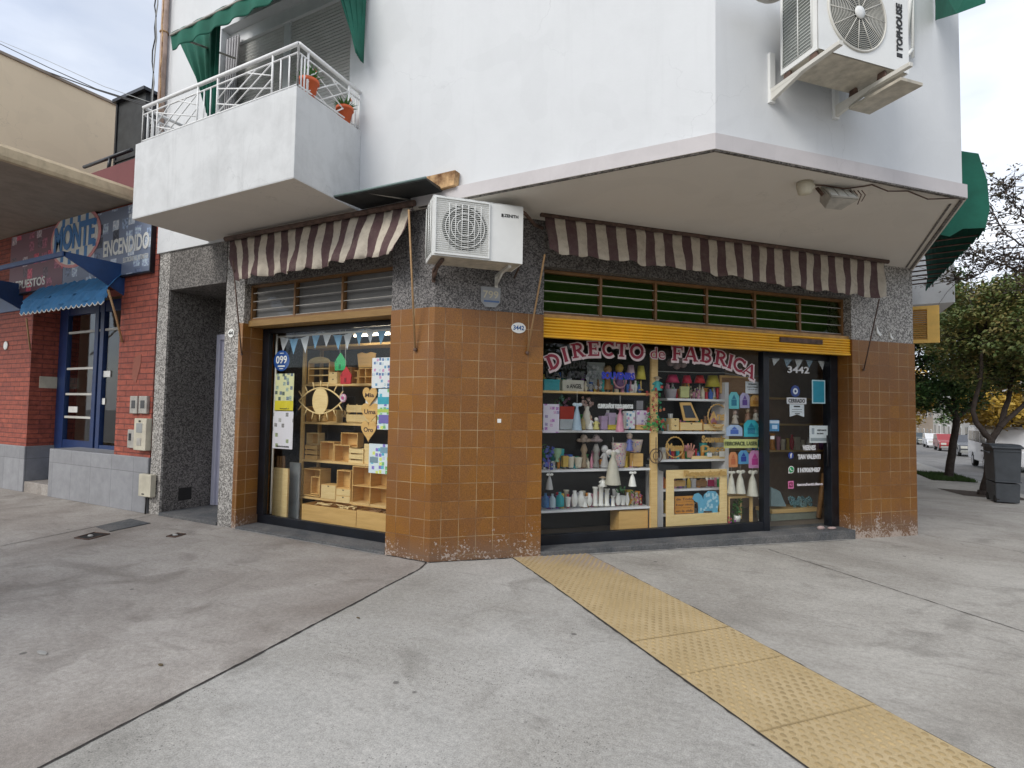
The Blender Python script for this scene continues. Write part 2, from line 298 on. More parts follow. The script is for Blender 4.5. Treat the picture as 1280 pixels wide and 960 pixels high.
# ---------------------------------------------------------------- mesh builder
class MB:
    def __init__(s): s.v = []; s.f = []; s.m = []; s.sm = []; s.uv = None
    def add(s, vs, fs, m=0, smooth=False):
        o = len(s.v); s.v += [tuple(q) for q in vs]; s.f += [tuple(i + o for i in q) for q in fs]; s.m += [m] * len(fs); s.sm += [smooth] * len(fs); return s
    def box(s, x0, y0, z0, x1, y1, z1, m=0):
        x0, x1 = sorted((x0, x1)); y0, y1 = sorted((y0, y1)); z0, z1 = sorted((z0, z1))
        return s.add([(x0, y0, z0), (x1, y0, z0), (x1, y1, z0), (x0, y1, z0), (x0, y0, z1), (x1, y0, z1), (x1, y1, z1), (x0, y1, z1)],
                     [(0, 3, 2, 1), (4, 5, 6, 7), (0, 1, 5, 4), (1, 2, 6, 5), (2, 3, 7, 6), (3, 0, 4, 7)], m)
    def prism(s, pts, ax, a, b, m=0, smooth=False):
        """outline extruded along axis: ax 'z' pts=(x,y); 'y' pts=(x,z); 'x' pts=(y,z)"""
        n = len(pts); ar = sum(pts[i][0] * pts[(i + 1) % n][1] - pts[(i + 1) % n][0] * pts[i][1] for i in range(n))
        if ar < 0: pts = pts[::-1]
        a, b = sorted((a, b))
        if ax == 'z': vs = [(p, q, a) for p, q in pts] + [(p, q, b) for p, q in pts]; fl = False
        elif ax == 'y': vs = [(p, a, q) for p, q in pts] + [(p, b, q) for p, q in pts]; fl = True
        else: vs = [(a, p, q) for p, q in pts] + [(b, p, q) for p, q in pts]; fl = False
        fs = [tuple(range(n))[::-1], tuple(range(n, 2 * n))] + [(i, (i + 1) % n, n + (i + 1) % n, n + i) for i in range(n)]
        if fl: fs = [q[::-1] for q in fs]
        o = len(s.f); s.add(vs, fs, m)
        if smooth:
            for i in range(o + 2, len(s.f)): s.sm[i] = True
        return s
    def quad(s, a, b, c, d, m=0): return s.add([a, b, c, d], [(0, 1, 2, 3)], m)
    def tube(s, path, r, n=8, m=0, cap=True):
        P = [Vector(p) for p in path]; k = len(P); rr = r if isinstance(r, (list, tuple)) else [r] * k
        vs = []; up = None
        for i in range(k):
            t = (P[min(i + 1, k - 1)] - P[max(i - 1, 0)]); t = t.normalized() if t.length > 1e-9 else Vector((0, 0, 1))
            if up is None: up = Vector((0, 0, 1)) if abs(t.z) < .9 else Vector((1, 0, 0))
            a = t.cross(up).normalized(); bb = a.cross(t).normalized(); up = bb
            for j in range(n):
                th = 2 * math.pi * j / n; vs.append(P[i] + (a * math.cos(th) + bb * math.sin(th)) * rr[i])
        fs = [(i * n + j, i * n + (j + 1) % n, (i + 1) * n + (j + 1) % n, (i + 1) * n + j) for i in range(k - 1) for j in range(n)]
        s.add(vs, fs, m, True)
        if cap:
            o = len(s.v) - len(vs); s.f += [tuple(o + j for j in range(n))[::-1], tuple(o + (k - 1) * n + j for j in range(n))]; s.m += [m, m]; s.sm += [False, False]
        return s
    def lathe(s, prof, cx=0, cy=0, z0=0, n=16, m=0, smooth=True):
        vs = []; k = len(prof)
        for r, z in prof:
            for j in range(n):
                th = 2 * math.pi * j / n; vs.append((cx + r * math.cos(th), cy + r * math.sin(th), z0 + z))
        fs = [(i * n + j, i * n + (j + 1) % n, (i + 1) * n + (j + 1) % n, (i + 1) * n + j) for i in range(k - 1) for j in range(n)]
        s.add(vs, fs, m, smooth); o = len(s.v) - len(vs)
        s.f += [tuple(o + j for j in range(n))[::-1], tuple(o + (k - 1) * n + j for j in range(n))]; s.m += [m, m]; s.sm += [False, False]; return s
    def lathe_y(s, prof, cx, cz, n=24, m=0, smooth=True):
        """profile (r, y) about an axis along local y through (cx, cz)"""
        vs = []; k = len(prof)
        for r, y in prof:
            for j in range(n):
                th = 2 * math.pi * j / n; vs.append((cx + r * math.cos(th), y, cz + r * math.sin(th)))
        fs = [(i * n + j, i * n + (j + 1) % n, (i + 1) * n + (j + 1) % n, (i + 1) * n + j) for i in range(k - 1) for j in range(n)]
        fs = [q[::-1] for q in fs]; s.add(vs, fs, m, smooth); o = len(s.v) - len(vs)
        s.f += [tuple(o + j for j in range(n)), tuple(o + (k - 1) * n + j for j in range(n))[::-1]]; s.m += [m, m]; s.sm += [False, False]; return s
    def ring(s, cx, cy, cz, r, tr, n=20, m=0, ax='y', sx=1):
        P = []
        for j in range(n + 1):
            th = 2 * math.pi * j / n; c, q = r * math.cos(th) * sx, r * math.sin(th)
            P.append((cx + c, cy, cz + q) if ax == 'y' else (cx + c, cy + q, cz))
        return s.tube(P, tr, 6, m, False)
    def sphere(s, c, r, n=10, m=0, sc_=(1, 1, 1)):
        k = n // 2 + 1; vs = []
        for i in range(k + 1):
            a = math.pi * i / k - math.pi / 2
            for j in range(n):
                th = 2 * math.pi * j / n
                vs.append((c[0] + r * sc_[0] * math.cos(a) * math.cos(th), c[1] + r * sc_[1] * math.cos(a) * math.sin(th), c[2] + r * sc_[2] * math.sin(a)))
        fs = [(i * n + j, i * n + (j + 1) % n, (i + 1) * n + (j + 1) % n, (i + 1) * n + j) for i in range(k) for j in range(n)]
        return s.add(vs, fs, m, True)
    def text(s, body, x0, x1, zb, h, y, m=0, ext=.001, bold=.0, vertical=False, track=1.0):
        """lettering fitted into x0..x1, baseline zb, cap height h, on the plane at local y, facing -y"""
        cu = bpy.data.curves.new('t', 'FONT'); cu.body = body; cu.size = 1; cu.extrude = .02; cu.offset = bold; cu.space_character = track; cu.resolution_u = 3
        ob = bpy.data.objects.new('t', cu); COL.objects.link(ob); bpy.context.view_layer.update()
        dg = bpy.context.evaluated_depsgraph_get(); me = ob.evaluated_get(dg).to_mesh()
        vs = [tuple(q.co) for q in me.vertices]; fs = [tuple(p.vertices) for p in me.polygons]; ob.evaluated_get(dg).to_mesh_clear()
        bpy.data.objects.remove(ob); bpy.data.curves.remove(cu)
        if not vs: return s
        ax, bx = min(q[0] for q in vs), max(q[0] for q in vs); ay, by = min(q[1] for q in vs), max(q[1] for q in vs)
        sx = (x1 - x0) / (bx - ax); sy = h / (by - ay); e = ext / .02
        s.add([(x0 + (q[0] - ax) * sx, y - q[2] * e - ext, zb + (q[1] - ay) * sy) for q in vs], fs, m); return s
    def moved(s, mat, i0=0):
        for i in range(i0, len(s.v)): s.v[i] = tuple(mat @ Vector(s.v[i]))
        return s
    def bb(s):
        a = np.array(s.v); return a.min(0), a.max(0)

def mesh_from(mb, name, mats, base):
    me = bpy.data.meshes.new(name); b = np.array(base)
    V = np.array(mb.v, dtype=float)
    me.from_pydata([tuple(q) for q in (V - b)], [], mb.f)
    for k in (mats if isinstance(mats, (list, tuple)) else [mats]): me.materials.append(MATS[k] if isinstance(k, str) else k)
    uv = me.uv_layers.new(name='UVMap'); me.update()
    for p in me.polygons:
        p.material_index = mb.m[p.index]; p.use_smooth = mb.sm[p.index]; n = p.normal
        if abs(n.z) > .75:
            for li in p.loop_indices:
                q = V[me.loops[li].vertex_index]; uv.data[li].uv = (q[0], q[1])
        else:
            h = math.hypot(n.x, n.y) or 1; tx, ty = -n.y / h, n.x / h
            for li in p.loop_indices:
                q = V[me.loops[li].vertex_index]; uv.data[li].uv = (q[0] * tx + q[1] * ty, q[2])
    if mb.uv:
        for p in me.polygons:
            for li in p.loop_indices: uv.data[li].uv = mb.uv[me.loops[li].vertex_index]
    return me
def bevel(o, wd=.004, seg=2):
    md = o.modifiers.new('bevel', 'BEVEL'); md.width = wd; md.segments = seg; md.limit_method = 'ANGLE'; md.angle_limit = R(40); return o
class Thing:
    def __init__(s, name, label, cat, frame=FL, base=(0, 0, 0), group=None, kind=None):
        s.o = bpy.data.objects.new(name, None); COL.objects.link(s.o); s.o.empty_display_size = .1
        s.o.matrix_world = frame @ Matrix.Translation(base); s.base = base; s.frame = frame
        s.o['label'] = label; s.o['category'] = cat
        if group: s.o['group'] = group
        if kind: s.o['kind'] = kind
    def part(s, name, mb, mats, parent=None, label=None, bev=0):
        o = bpy.data.objects.new(name, mesh_from(mb, name, mats, s.base)); COL.objects.link(o); o.parent = parent or s.o
        if label: o['label'] = label
        if bev: bevel(o, bev)
        return o
def solo(name, label, cat, mb, mats, frame=FL, group=None, bev=0, kind=None):
    a, b = mb.bb(); base = ((a[0] + b[0]) / 2, (a[1] + b[1]) / 2, a[2])
    o = bpy.data.objects.new(name, mesh_from(mb, name, mats, base)); COL.objects.link(o); o.matrix_world = frame @ Matrix.Translation(base)
    o['label'] = label; o['category'] = cat
    if group: o['group'] = group
    if kind: o['kind'] = kind
    if bev: bevel(o, bev)
    return o
def struct(name, mb, mats, kind='structure'):
    o = bpy.data.objects.new(name, mesh_from(mb, name, mats, (0, 0, 0))); COL.objects.link(o); o['kind'] = kind; return o
# ================================================================ GROUND
def clipY(poly, keep_low):
    o = []
    for i in range(len(poly)):
        a, b = poly[i], poly[(i + 1) % len(poly)]; ia = (a[1] <= 0) == keep_low or a[1] == 0; ib = (b[1] <= 0) == keep_low or b[1] == 0
        if ia: o.append(a)
        if ia != ib and a[1] != b[1]:
            t = a[1] / (a[1] - b[1]); o.append((a[0] + (b[0] - a[0]) * t, 0.0))
    return o
def sheet(mb, poly, dz=0., m=0):
    for low in (True, False):
        q = clipY(poly, low)
        if len(q) > 2:
            if sum(q[i][0] * q[(i + 1) % len(q)][1] - q[(i + 1) % len(q)][0] * q[i][1] for i in range(len(q))) < 0: q = q[::-1]
            mb.add([(x, y, gz(y) + dz) for x, y in q], [tuple(range(len(q)))], m)
    return mb
def oxy(u, d): p = OW(u, d, 0); return (p.x, p.y)
KX = 8.35
SL0, SL1 = (0.66, 0.678), (3.573, -1.909); SR0, SR1 = (1.275, 1.37), (4.34, -1.481)
def ext(a, b, k): return (a[0] + (b[0] - a[0]) * k, a[1] + (b[1] - a[1]) * k)
SLe = ext(SL0, SL1, 1.9); SRe = ext(SR0, SR1, 1.95)
road = MB(); sheet(road, [(-150, -90), (120, -90), (120, 140), (-150, 140)], -.12)
road.add([(-150, 140, gz(140) - .12), (120, 140, gz(140) - .12), (900, 1500, -4), (-900, 1500, -4)], [(0, 1, 2, 3)]); struct('road', road, 'road_surface')
p = MB(); sheet(p, [(-60, -7), (.93, -7), (.512, -3.62), (.30, -2.0), (.07, -.25), (0, 0), (0, .3), (-60, .3)]); struct('pavement', p, 'pavement_smooth')
p = MB(); sheet(p, [(0, 0), (.07, -.25), (.30, -2.0), (.512, -3.62), (.93, -7), (SLe[0], -7), SLe, SL0, oxy(.9, .15), (0, .15)]); struct('pavement', p, 'pavement_rough')
p = MB(); sheet(p, [SRe, (SRe[0], -7), (KX, -7), (KX, SRe[1])]); sheet(p, [SLe, (SLe[0], -7), (SRe[0], -7), SRe]); sheet(p, [SR0, SRe, (KX, SRe[1]), (KX, 5.0), oxy(7.0, .2), oxy(1.75, .2)]); sheet(p, [oxy(7.0, .2), (KX, 5.0), (KX, 140), (5.0, 140), (5.0, 5.6)]); struct('pavement', p, 'pavement_right')
# kerb along the right street and behind the camera
k = MB()
for a, b in ((-7.15, 0), (0, 140)):
    k.add([(KX, a, gz(a)), (KX + .16, a, gz(a)), (KX + .16, b, gz(b)), (KX, b, gz(b)), (KX + .16, a, gz(a) - .2), (KX + .16, b, gz(b) - .2)], [(0, 1, 2, 3), (1, 4, 5, 2)])
k.add([(-60, -7.15, 0), (KX, -7.15, 0), (KX, -7, 0), (-60, -7, 0), (-60, -7.15, -.2), (KX, -7.15, -.2)], [(0, 1, 2, 3), (4, 5, 1, 0)]); struct('kerb', k, 'cement')
# far pavement across the right street
k = MB()
for a, b in ((-20, 0), (0, 140)):
    k.add([(16.4, a, gz(a) - .16), (16.4, a, gz(a)), (16.4, b, gz(b)), (16.4, b, gz(b) - .16), (19.3, a, gz(a)), (19.3, b, gz(b))], [(0, 3, 2, 1), (1, 2, 5, 4)])
struct('pavement', k, 'pavement_right')
# expansion joints: irregular dirt-filled lines
def joint(path, wd, seed, name='pavement_joint', mat='joint_dirt', dz=.004):
    rnd = random.Random(seed); mb = MB(); pts = []
    for i in range(len(path) - 1):
        a, b = path[i], path[i + 1]; n = max(2, int(math.hypot(b[0] - a[0], b[1] - a[1]) / .05))
        pts += [(a[0] + (b[0] - a[0]) * j / n, a[1] + (b[1] - a[1]) * j / n) for j in range(n)]
    dx, dy = path[-1][0] - path[0][0], path[-1][1] - path[0][1]; h = math.hypot(dx, dy); nx, ny = -dy / h, dx / h
    vs = []; off = 0
    for x, y in pts:
        off = off * .85 + rnd.uniform(-.003, .003); q = wd * rnd.uniform(.45, 1.25)
        vs += [(x + nx * (off + q), y + ny * (off + q), gz(y) + dz), (x + nx * (off - q), y + ny * (off - q), gz(y) + dz)]
    mb.add(vs, [(2 * i, 2 * i + 1, 2 * i + 3, 2 * i + 2) for i in range(len(pts) - 1)]); return struct(name, mb, mat)
joint([(-.01, -.03), (.07, -.25), (.30, -2.0), (.512, -3.62), (.93, -6.95)], .011, 1)
joint([(-5.0, -.02), (-4.543, -1.972), (-3.4, -6.9)], .006, 2)
joint([(3.16, 2.87), (5.075, .845), (8.3, -2.5)], .005, 3)
joint([(5.3, 5.3), (6.702, 4.1), (8.3, 2.7)], .004, 4)
joint([SL0, SL1, SLe], .013, 5); joint([SR0, SR1, SRe], .011, 6)
joint([(-.02, -.014), (-.62, -.012)], .016, 8); joint([(0, -.014), oxy(.65, -.014), oxy(1.3, -.012)], .014, 9)
joint([(-3.2, -.03), (-.6, -.03)], .012, 10, mat='cement'); joint([oxy(1.3, -.04), oxy(6, -.04)], .02, 11, mat='cement', dz=.006)
# tactile paving strip with raised studs
def tac_mat():
    m, t, b = base_mat('tactile_yellow'); v = coord(t)
    mid = noise(t, v, 2.2, 6, .7); fn = noise(t, v, 150, 3, .8)
    c = ramp(t, mid, [(.3, (.39, .29, .145)), (.7, (.51, .395, .225))]); c = mix(t, .5, c, ramp(t, fn, [(.3, (.2, .2, .2)), (.7, (.8, .8, .8))]), 'OVERLAY')
    s = sep(t, v); q = math_(t, 'ADD', s[1], math_(t, 'MULTIPLY', mid, .5))
    c = mix(t, ramp(t, math_(t, 'SUBTRACT', q, .55), [(.30, (0, 0, 0)), (.62, (.75, .75, .75))]), c, (.33, .27, .24))
    t.links.new(c, b.inputs['Base Color']); b.inputs['Roughness'].default_value = .85; bumpn(t, b, fn, .3, .004)
tac_mat(); PM('stud', (.36, .265, .13), .8, .25, 3, .3, 90)
ts = MB(); sheet(ts, [SL0, SLe, SRe, SR0], .006)
ax_ = (Vector(SL1) - Vector(SL0)).normalized(); len_ = (Vector(SLe) - Vector(SL0)).length
for i in range(1, 200):
    tt = i * .047
    if tt > len_ - .1: break
    a = Vector(SL0) + ax_ * tt; bq = Vector(SR0) + (Vector(SR1) - Vector(SR0)).normalized() * tt
    nn = 13; kk = int(round((tt) / .047))
    for j in range(nn):
        f = (j + .5 + (.5 if i % 2 else 0)) / (nn + .5)
        c = a.lerp(bq, f)
        if tt > 6.2 and j % 1: continue
        z = gz(c.y) + .006; r1, r2 = .020, .011; vs = []; d1 = ax_; d2 = Vector((-ax_.y, ax_.x))
        for rr, hh in ((r1, 0), (r2, .0055)):
            for q in range(6):
                th = q * math.pi / 3; o_ = d1 * (math.cos(th) * rr * 1.05) + d2 * (math.sin(th) * rr * .75); vs.append((c.x + o_.x, c.y + o_.y, z + hh))
        ts.add(vs, [(q, (q + 1) % 6, 6 + (q + 1) % 6, 6 + q) for q in range(6)] + [(6, 7, 8, 9, 10, 11)], 1, True)
for tt in (2.42, 2.95, 3.6):
    a = Vector(SL0) + ax_ * tt; bq = Vector(SR0) + (Vector(SR1) - Vector(SR0)).normalized() * tt
    q = ax_ * .006; ts.add([(a.x - q.x, a.y - q.y, .0095), (bq.x - q.x, bq.y - q.y, .0095), (bq.x + q.x, bq.y + q.y, .0095), (a.x + q.x, a.y + q.y, .0095)], [(3, 2, 1, 0)], 1)
struct('tactile_paving', ts, ['tactile_yellow', 'stud'])
# utility covers in the left pavement
c0 = [ZP(100, 664), ZP(163, 648), ZP(187, 653), ZP(130, 664)]
mb = MB(); pts = [ZP(120, 659), ZP(163, 649), ZP(188, 654.5), ZP(137, 665)]; mb.prism([(q.x, q.y) for q in pts], 'z', .003, .010)
solo('cover_slab', 'dark smooth patch of slab set in the pavement by the granite jamb', 'cover', mb, 'sill_stone')
def broken_box(pp, lab):
    t = Thing('drain_box', lab, 'drain', FL, (sum(q.x for q in pp) / 4, sum(q.y for q in pp) / 4, 0), 'broken drain boxes in the pavement')
    P = [(q.x, q.y) for q in pp]; m = MB(); m.prism(P, 'z', .002, .005); t.part('cavity', m, 'dark_void')
    m = MB()
    for i in range(4):
        a, b = P[i], P[(i + 1) % 4]; m.tube([(a[0], a[1], .006), (b[0], b[1], .006)], .009, 5)
    t.part('rim', m, 'rust_dark')
    m = MB(); c = Vector(P[0]).lerp(Vector(P[2]), .45); m.sphere((c.x, c.y, .012), .03, 7, 0, (1.5, 1, .5)); t.part('rubble', m, 'cement')
broken_box([ZP(93, 673), ZP(118, 666), ZP(137, 668), ZP(110, 675)], 'longer broken drain box with rubble in the left pavement')
broken_box([ZP(208, 671), ZP(222, 667), ZP(232, 668), ZP(219, 672)], 'small broken drain box in the pavement before the doorway')
PM('leaf_litter', (.12, .09, .05), .9, .4)
for (x, y, lab, s_) in ((52, 817, 'pale flattened leaf on the left pavement near its dark stain', .06), (201, 832, 'small dark dead leaf on pavement left of the long joint', .03), (448, 773, 'dark leaf scrap on the rough pavement beside the joint', .022)):
    q = ZP(x, y); m = MB(); rr = random.Random(x); m.prism([(q.x + s_ * rr.uniform(.6, 1) * math.cos(a), q.y + s_ * .45 * rr.uniform(.6, 1) * math.sin(a)) for a in [i * .785 for i in range(8)]], 'z', .003, .008)
    solo('fallen_leaf', lab, 'leaf', m, 'cement' if s_ > .05 else 'leaf_litter', group='litter on the pavement')

# ================================================================ CORNER BUILDING
B = Thing('corner_building', 'white two storey corner building over a tiled shopfront', 'building')
def isect(yv, d):    # point where plane Y=yv meets facade-parallel plane d
    u = (yv - CO * d) / SO; return (CO * u - SO * d, yv)
def isectx(xv, d):
    u = (xv + SO * d) / CO; return (xv, SO * u + CO * d)
ZT = 2.762
m = MB(); m.prism([(-.61, 0), (0, 0), oxy(1.285, 0), oxy(1.285, .5), (-.61, .5)], 'z', -.3, ZT); B.part('tiled_pier', m, 'orange_tile', bev=.006, label='wide orange tiled pier at the corner, chipped at its foot')
m = MB(); m.prism([(-.61, .012), (-.005, .012), oxy(1.285, .012), oxy(1.285, .5), (-.61, .5)], 'z', ZT, 3.88); B.part('granite_cladding', m, 'granite')
m = MB(); m.prism([oxy(6.04, 0), oxy(7.283, 0), (5.048, 30), (4.7, 30), (4.7, 5.62), oxy(6.04, .5)], 'z', -.9, 2.735); B.part('tiled_pier', m, 'orange_tile', bev=.006, label='narrower orange tiled pier right of the glass door')
m = MB(); m.prism([oxy(6.04, .012), oxy(7.27, .012), (5.036, 30), (4.7, 30), (4.7, 5.62), oxy(6.04, .5)], 'z', 2.735, 3.88); B.part('granite_cladding', m, 'granite_light')
m = MB(); m.box(-3.26, -.006, -.02, -3.17, .5, 2.77); B.part('tile_edge', m, 'orange_tile')
m = MB(); m.box(-3.56, 0, -.02, -3.26, 1.2, 3.97); m.box(-3.26, 0, 2.77, -3.17, .5, 3.97); B.part('granite_cladding', m, 'granite_light')
m = MB(); m.box(-5.16, -.01, -.02, -4.9, 1.2, 3.95); B.part('granite_jamb', m, 'granite_light')
m = MB(); m.box(-4.9, -.01, 3.364, -3.56, .84, 3.95); B.part('granite_lintel', m, 'granite_dark')
m = MB(); m.box(-3.17, .02, 3.30, -.61, .5, 3.97); B.part('wall', m, 'granite_dark')
m = MB(); m.box(1.285, .02, 3.34, 6.04, .5, 3.88)
B.part('wall', m.moved(FO), 'granite_dark')
# dark linings of the entrance recess
m = MB(); m.box(-4.9, .02, 0, -4.894, .82, 3.36); B.part('recess_wall', m, 'granite_dark')
m = MB(); q = XP(228, 618, -4.89); m.box(-4.893, q.y - .06, q.z - .09, -4.886, q.y + .14, q.z + .1); B.part('vent_hole', m, 'dark_void')
m = MB(); m.box(-4.9, -.02, -.02, -3.56, 1.0, .045); B.part('doorstep', m, 'sill_stone', bev=.008)
zt = YP(267, 419, .80).z
m = MB(); m.box(-4.894, .84, zt, -3.56, .9, 3.4); B.part('wall', m, 'granite_dark')
m = MB(); m.box(-4.89, .78, .045, -4.80, .86, zt); m.box(-4.80, .78, zt - .09, -3.56, .86, zt); fr_ = B.part('door_frame', m, 'lilac_door', bev=.005)
m = MB(); m.box(-4.80, .82, .045, -4.72, .86, zt - .09); m.box(-4.72, .83, .045, -3.6, .86, .9); m.box(-4.72, .82, .9, -3.6, .86, .98); d_ = B.part('entrance_door', m, 'lilac_door')
m = MB(); m.box(-4.72, .84, .98, -3.6, .85, zt - .09); B.part('pane', m, 'car_glass', parent=d_)
# shop floor, room, partition
m = MB(); m.prism([(-3.26, .35), (.3, .35), oxy(1.0, .35), oxy(6.4, .35), (4.65, 8), (-3.26, 8)], 'z', -.35, .02); B.part('shop_floor', m, 'room_wall')
m = MB(); m.box(-5.1, 8, -.1, 4.7, 8.1, 3.9); m.box(-3.36, .5, 0, -3.26, 8, 3.9); m.box(4.6, 5.6, -.1, 4.698, 8, 3.9); B.part('room_wall', m, 'room_wall')
# sills
m = MB(); m.box(-3.17, -.015, -.05, -.61, .5, .03); B.part('window_sill', m, 'sill_stone', bev=.01)
m = MB(); m.box(1.285, -.02, -.3, 6.04, .5, .03); B.part('window_sill', m.moved(FO), 'sill_stone', bev=.01)
# upper storey
A_ = isect(-.04, -2.13); B_ = isectx(5.02, -2.13); HT = 9.2
A2 = isect(.28, -1.8); 
m = MB(); m.prism([(-1.32, -.04), A_, B_, (5.02, 30), (4.72, 30), (4.72, B_[1] + .2), A2, (-1.32, .28)], 'z', 4.019, HT)
m.prism([(-5.2, -.04), (-3.85, -.04), (-3.85, .28), (-5.2, .28)], 'z', 3.952, HT); m.prism([(-3.85, -.04), (-1.32, -.04), (-1.32, .28), (-3.85, .28)], 'z', 7.08, HT)
m.prism([(-3.849, -.036), (-1.0, -.036), (-1.0, .1), (-3.849, .1)], 'z', 3.953, 4.017)
B.part('upper_wall', m, 'white_plaster')
m = MB(); m.prism([(-5.2, 0), (A_[0], 0), (B_[0], B_[1]), (5.0, 30), (-5.2, 30)], 'z', HT - .1, HT + .1); B.part('roof', m, 'far_wall_grey')
m = MB(); m.box(-5.2, .28, 3.9, -5.1, 30, HT); B.part('party_wall', m, 'white_plaster')
A3 = isect(-.085, -2.165); B3 = isectx(5.06, -2.165)
m = MB(); m.prism([(-5.15, .005), (-.3, .005), (-.3, -.085), A3, B3, (5.06, 30), (-5.15, 30)], 'z', 3.88, 4.017); m.m[0] = 1
B.part('overhang_slab', m, ['fascia', 'soffit'])
A4 = isect(-.06, -2.14); m = MB()
m.prism([(5.0, B3[1] + .02), (5.03, B3[1] + .05), (5.03, 5.2), (5.0, 5.2)], 'z', 3.862, 3.881)
m.prism([(4.93, B3[1] + .12), (4.95, B3[1] + .12), (4.95, 5.1), (4.93, 5.1)], 'z', 3.87, 3.8805)
q1, q2 = isect(-.05, -2.13), isectx(5.02, -2.13); m.prism([(-.2, -.07), (A3[0], -.07), B3[:2], (B3[0] - .03, B3[1] + .03), (A3[0] - .012, -.045), (-.2, -.045)], 'z', 3.868, 3.881)
B.part('drip_edge', m, 'granite_dark')
# balcony
BX0, BX1, BY = -3.95, -1.03, -1.06
m = MB(); m.prism([(BX0 + .003, BY + .003), (BX1 - .003, BY + .003), (BX1 - .078, -.042), (BX0 + .003, -.042)], 'z', 3.979, 4.10); m.m[0] = 1
bal = B.part('balcony', m, ['balcony_plaster', 'soffit'])
m = MB(); m.prism([(BX0, BY), (BX1, BY), (BX1 - .075, -.04), (BX1 - .175, -.04), (BX1 - .11, BY + .1), (BX0 + .1, BY + .1), (BX0 + .1, -.04), (BX0, -.04)], 'z', 3.984, 4.95)
B.part('parapet', m, 'balcony_plaster', parent=bal, bev=.006)
def rail_run(m, a, b, plan):
    a, b = Vector(a), Vector(b); ln = (b - a).length; dr = (b - a) / ln
    P = lambda t, z: tuple((a + dr * t).to_tuple()) + (z,)
    m.tube([P(0, 5.44), P(ln, 5.44)], .022, 8); m.tube([P(0, 5.345), P(ln, 5.345)], .010, 6); m.tube([P(0, 5.0), P(ln, 5.0)], .010, 6)
    x = 0
    for kind, f in plan:
        wd = f * ln
        if kind == 'b':
            for i in range(4): m.tube([P(x + wd * i / 3, 4.94), P(x + wd * i / 3, 5.44 if i in (0, 3) else 5.345)], .012 if i in (0, 3) else .009, 6)
        else:
            for (s0, z0, s1, z1) in ((0, 5.0, .72, 5.345), (.28, 5.0, 1, 5.345), (0, 5.16, .32, 5.345), (.68, 5.0, 1, 5.17), (1, 5.06, 0, 5.30), (.0, 5.12, .45, 5.0), (.55, 5.345, 1, 5.2)):
                m.tube([P(x + wd * s0, z0), P(x + wd * s1, z1)], .008, 6)
        x += wd
m = MB(); rail_run(m, (BX0 + .05, BY + .05), (BX1 - .05, BY + .05), [('b', .11), ('x', .29), ('b', .13), ('x', .33), ('b', .14)])
rail_run(m, (BX1 - .05, BY + .05), (BX1 - .115, -.04), [('b', .14), ('x', .66), ('b', .2)]); rail_run(m, (BX0 + .05, -.04), (BX0 + .05, BY + .05), [('b', .2), ('x', .6), ('b', .2)])
B.part('railing', m, 'rail_white', parent=bal)
# balcony window: roller shutters, frames
m = MB(); m.box(-3.85, .1, 4.1, -3.72, .2, 7.08); m.box(-1.42, .1, 4.1, -1.32, .2, 7.08); m.box(-3.72, .1, 6.9, -1.42, .2, 7.08); m.box(-2.72, .12, 4.1, -2.6, .2, 6.9)
wf = B.part('balcony_window', m, 'white_paint')
m = MB(); z = 4.12
while z < 6.9:
    for x0, x1 in ((-3.72, -2.72), (-2.6, -1.42)):
        if z < 5.0 and x0 < -3: continue
        m.prism([(.15, z), (.135, z + .02), (.15, z + .042), (.17, z + .042), (.17, z)], 'x', x0, x1)
    z += .047
B.part('roller_shutter', m, 'roller_slat', parent=wf)
m = MB(); m.box(-3.72, .16, 4.1, -2.72, .18, 5.0); B.part('pane', m, 'car_glass', parent=wf)
m = MB()
for i in range(9): m.tube([(-3.74 - .0 + i * .012 - .05, .02 + (i % 2) * .03, 4.12), (-3.80 + i * .03, .03 + (i % 2) * .03, 6.95)], .016, 6)
B.part('curtain', m, 'grey_curtain', parent=wf)
# left shop window ------------------------------------------------
GL = .35
def louvre(m, x0, x1, z0, z1, y0, cols, rows, t=.03):
    m.box(x0, y0, z0, x1, y0 + .06, z0 + t); m.box(x0, y0, z1 - t, x1, y0 + .06, z1)
    for i in range(cols + 1):
        x = x0 + (x1 - x0 - t) * i / cols; m.box(x, y0 - .004, z0 + .001, x + t, y0 + .064, z1 - .001)
m = MB(); louvre(m, -3.165, -.615, 2.81, 3.30, .10, 3, 3); tr = B.part('transom_window', m, 'frame_brown')
m = MB()
for i in range(4):
    z = 2.845 + i * .115; m.add([(-3.13, .12, z), (-.64, .12, z), (-.64, .16, z + .105), (-3.13, .16, z + .105)], [(0, 1, 2, 3)])
B.part('pane', m, 'grey_glass', parent=tr)
m = MB()
for i in range(4):
    z = 2.84 + i * .115; m.box(-3.13, .108, z, -.64, .118, z + .009)
B.part('glazing_bar', m, 'galv', parent=tr)
m = MB(); m.box(-3.13, .175, 2.8, -.64, .19, 3.3); B.part('backing', m, 'far_wall_grey', parent=tr)
m = MB(); m.box(-3.168, .07, 2.725, -.612, .2, 2.808); m.box(-3.168, .2, 2.73, -.612, .36, 2.76); B.part('lintel_board', m, 'dull_yellow_wood', bev=.004)
m = MB(); m.box(-3.16, GL - .03, .03, -.62, GL + .03, .145); m.box(-3.168, GL - .04, .145, -3.04, GL + .03, 2.72); m.box(-.66, GL - .03, .145, -.62, GL + .03, 2.72)
m.box(-3.04, GL - .03, 2.66, -.66, GL + .03, 2.72)
sw = B.part('shop_window', m, 'blue_black', bev=.003)
m = MB(); m.box(-3.04, GL, .145, -.66, GL + .006, 2.66); B.part('pane', m, 'window_glass', parent=sw)
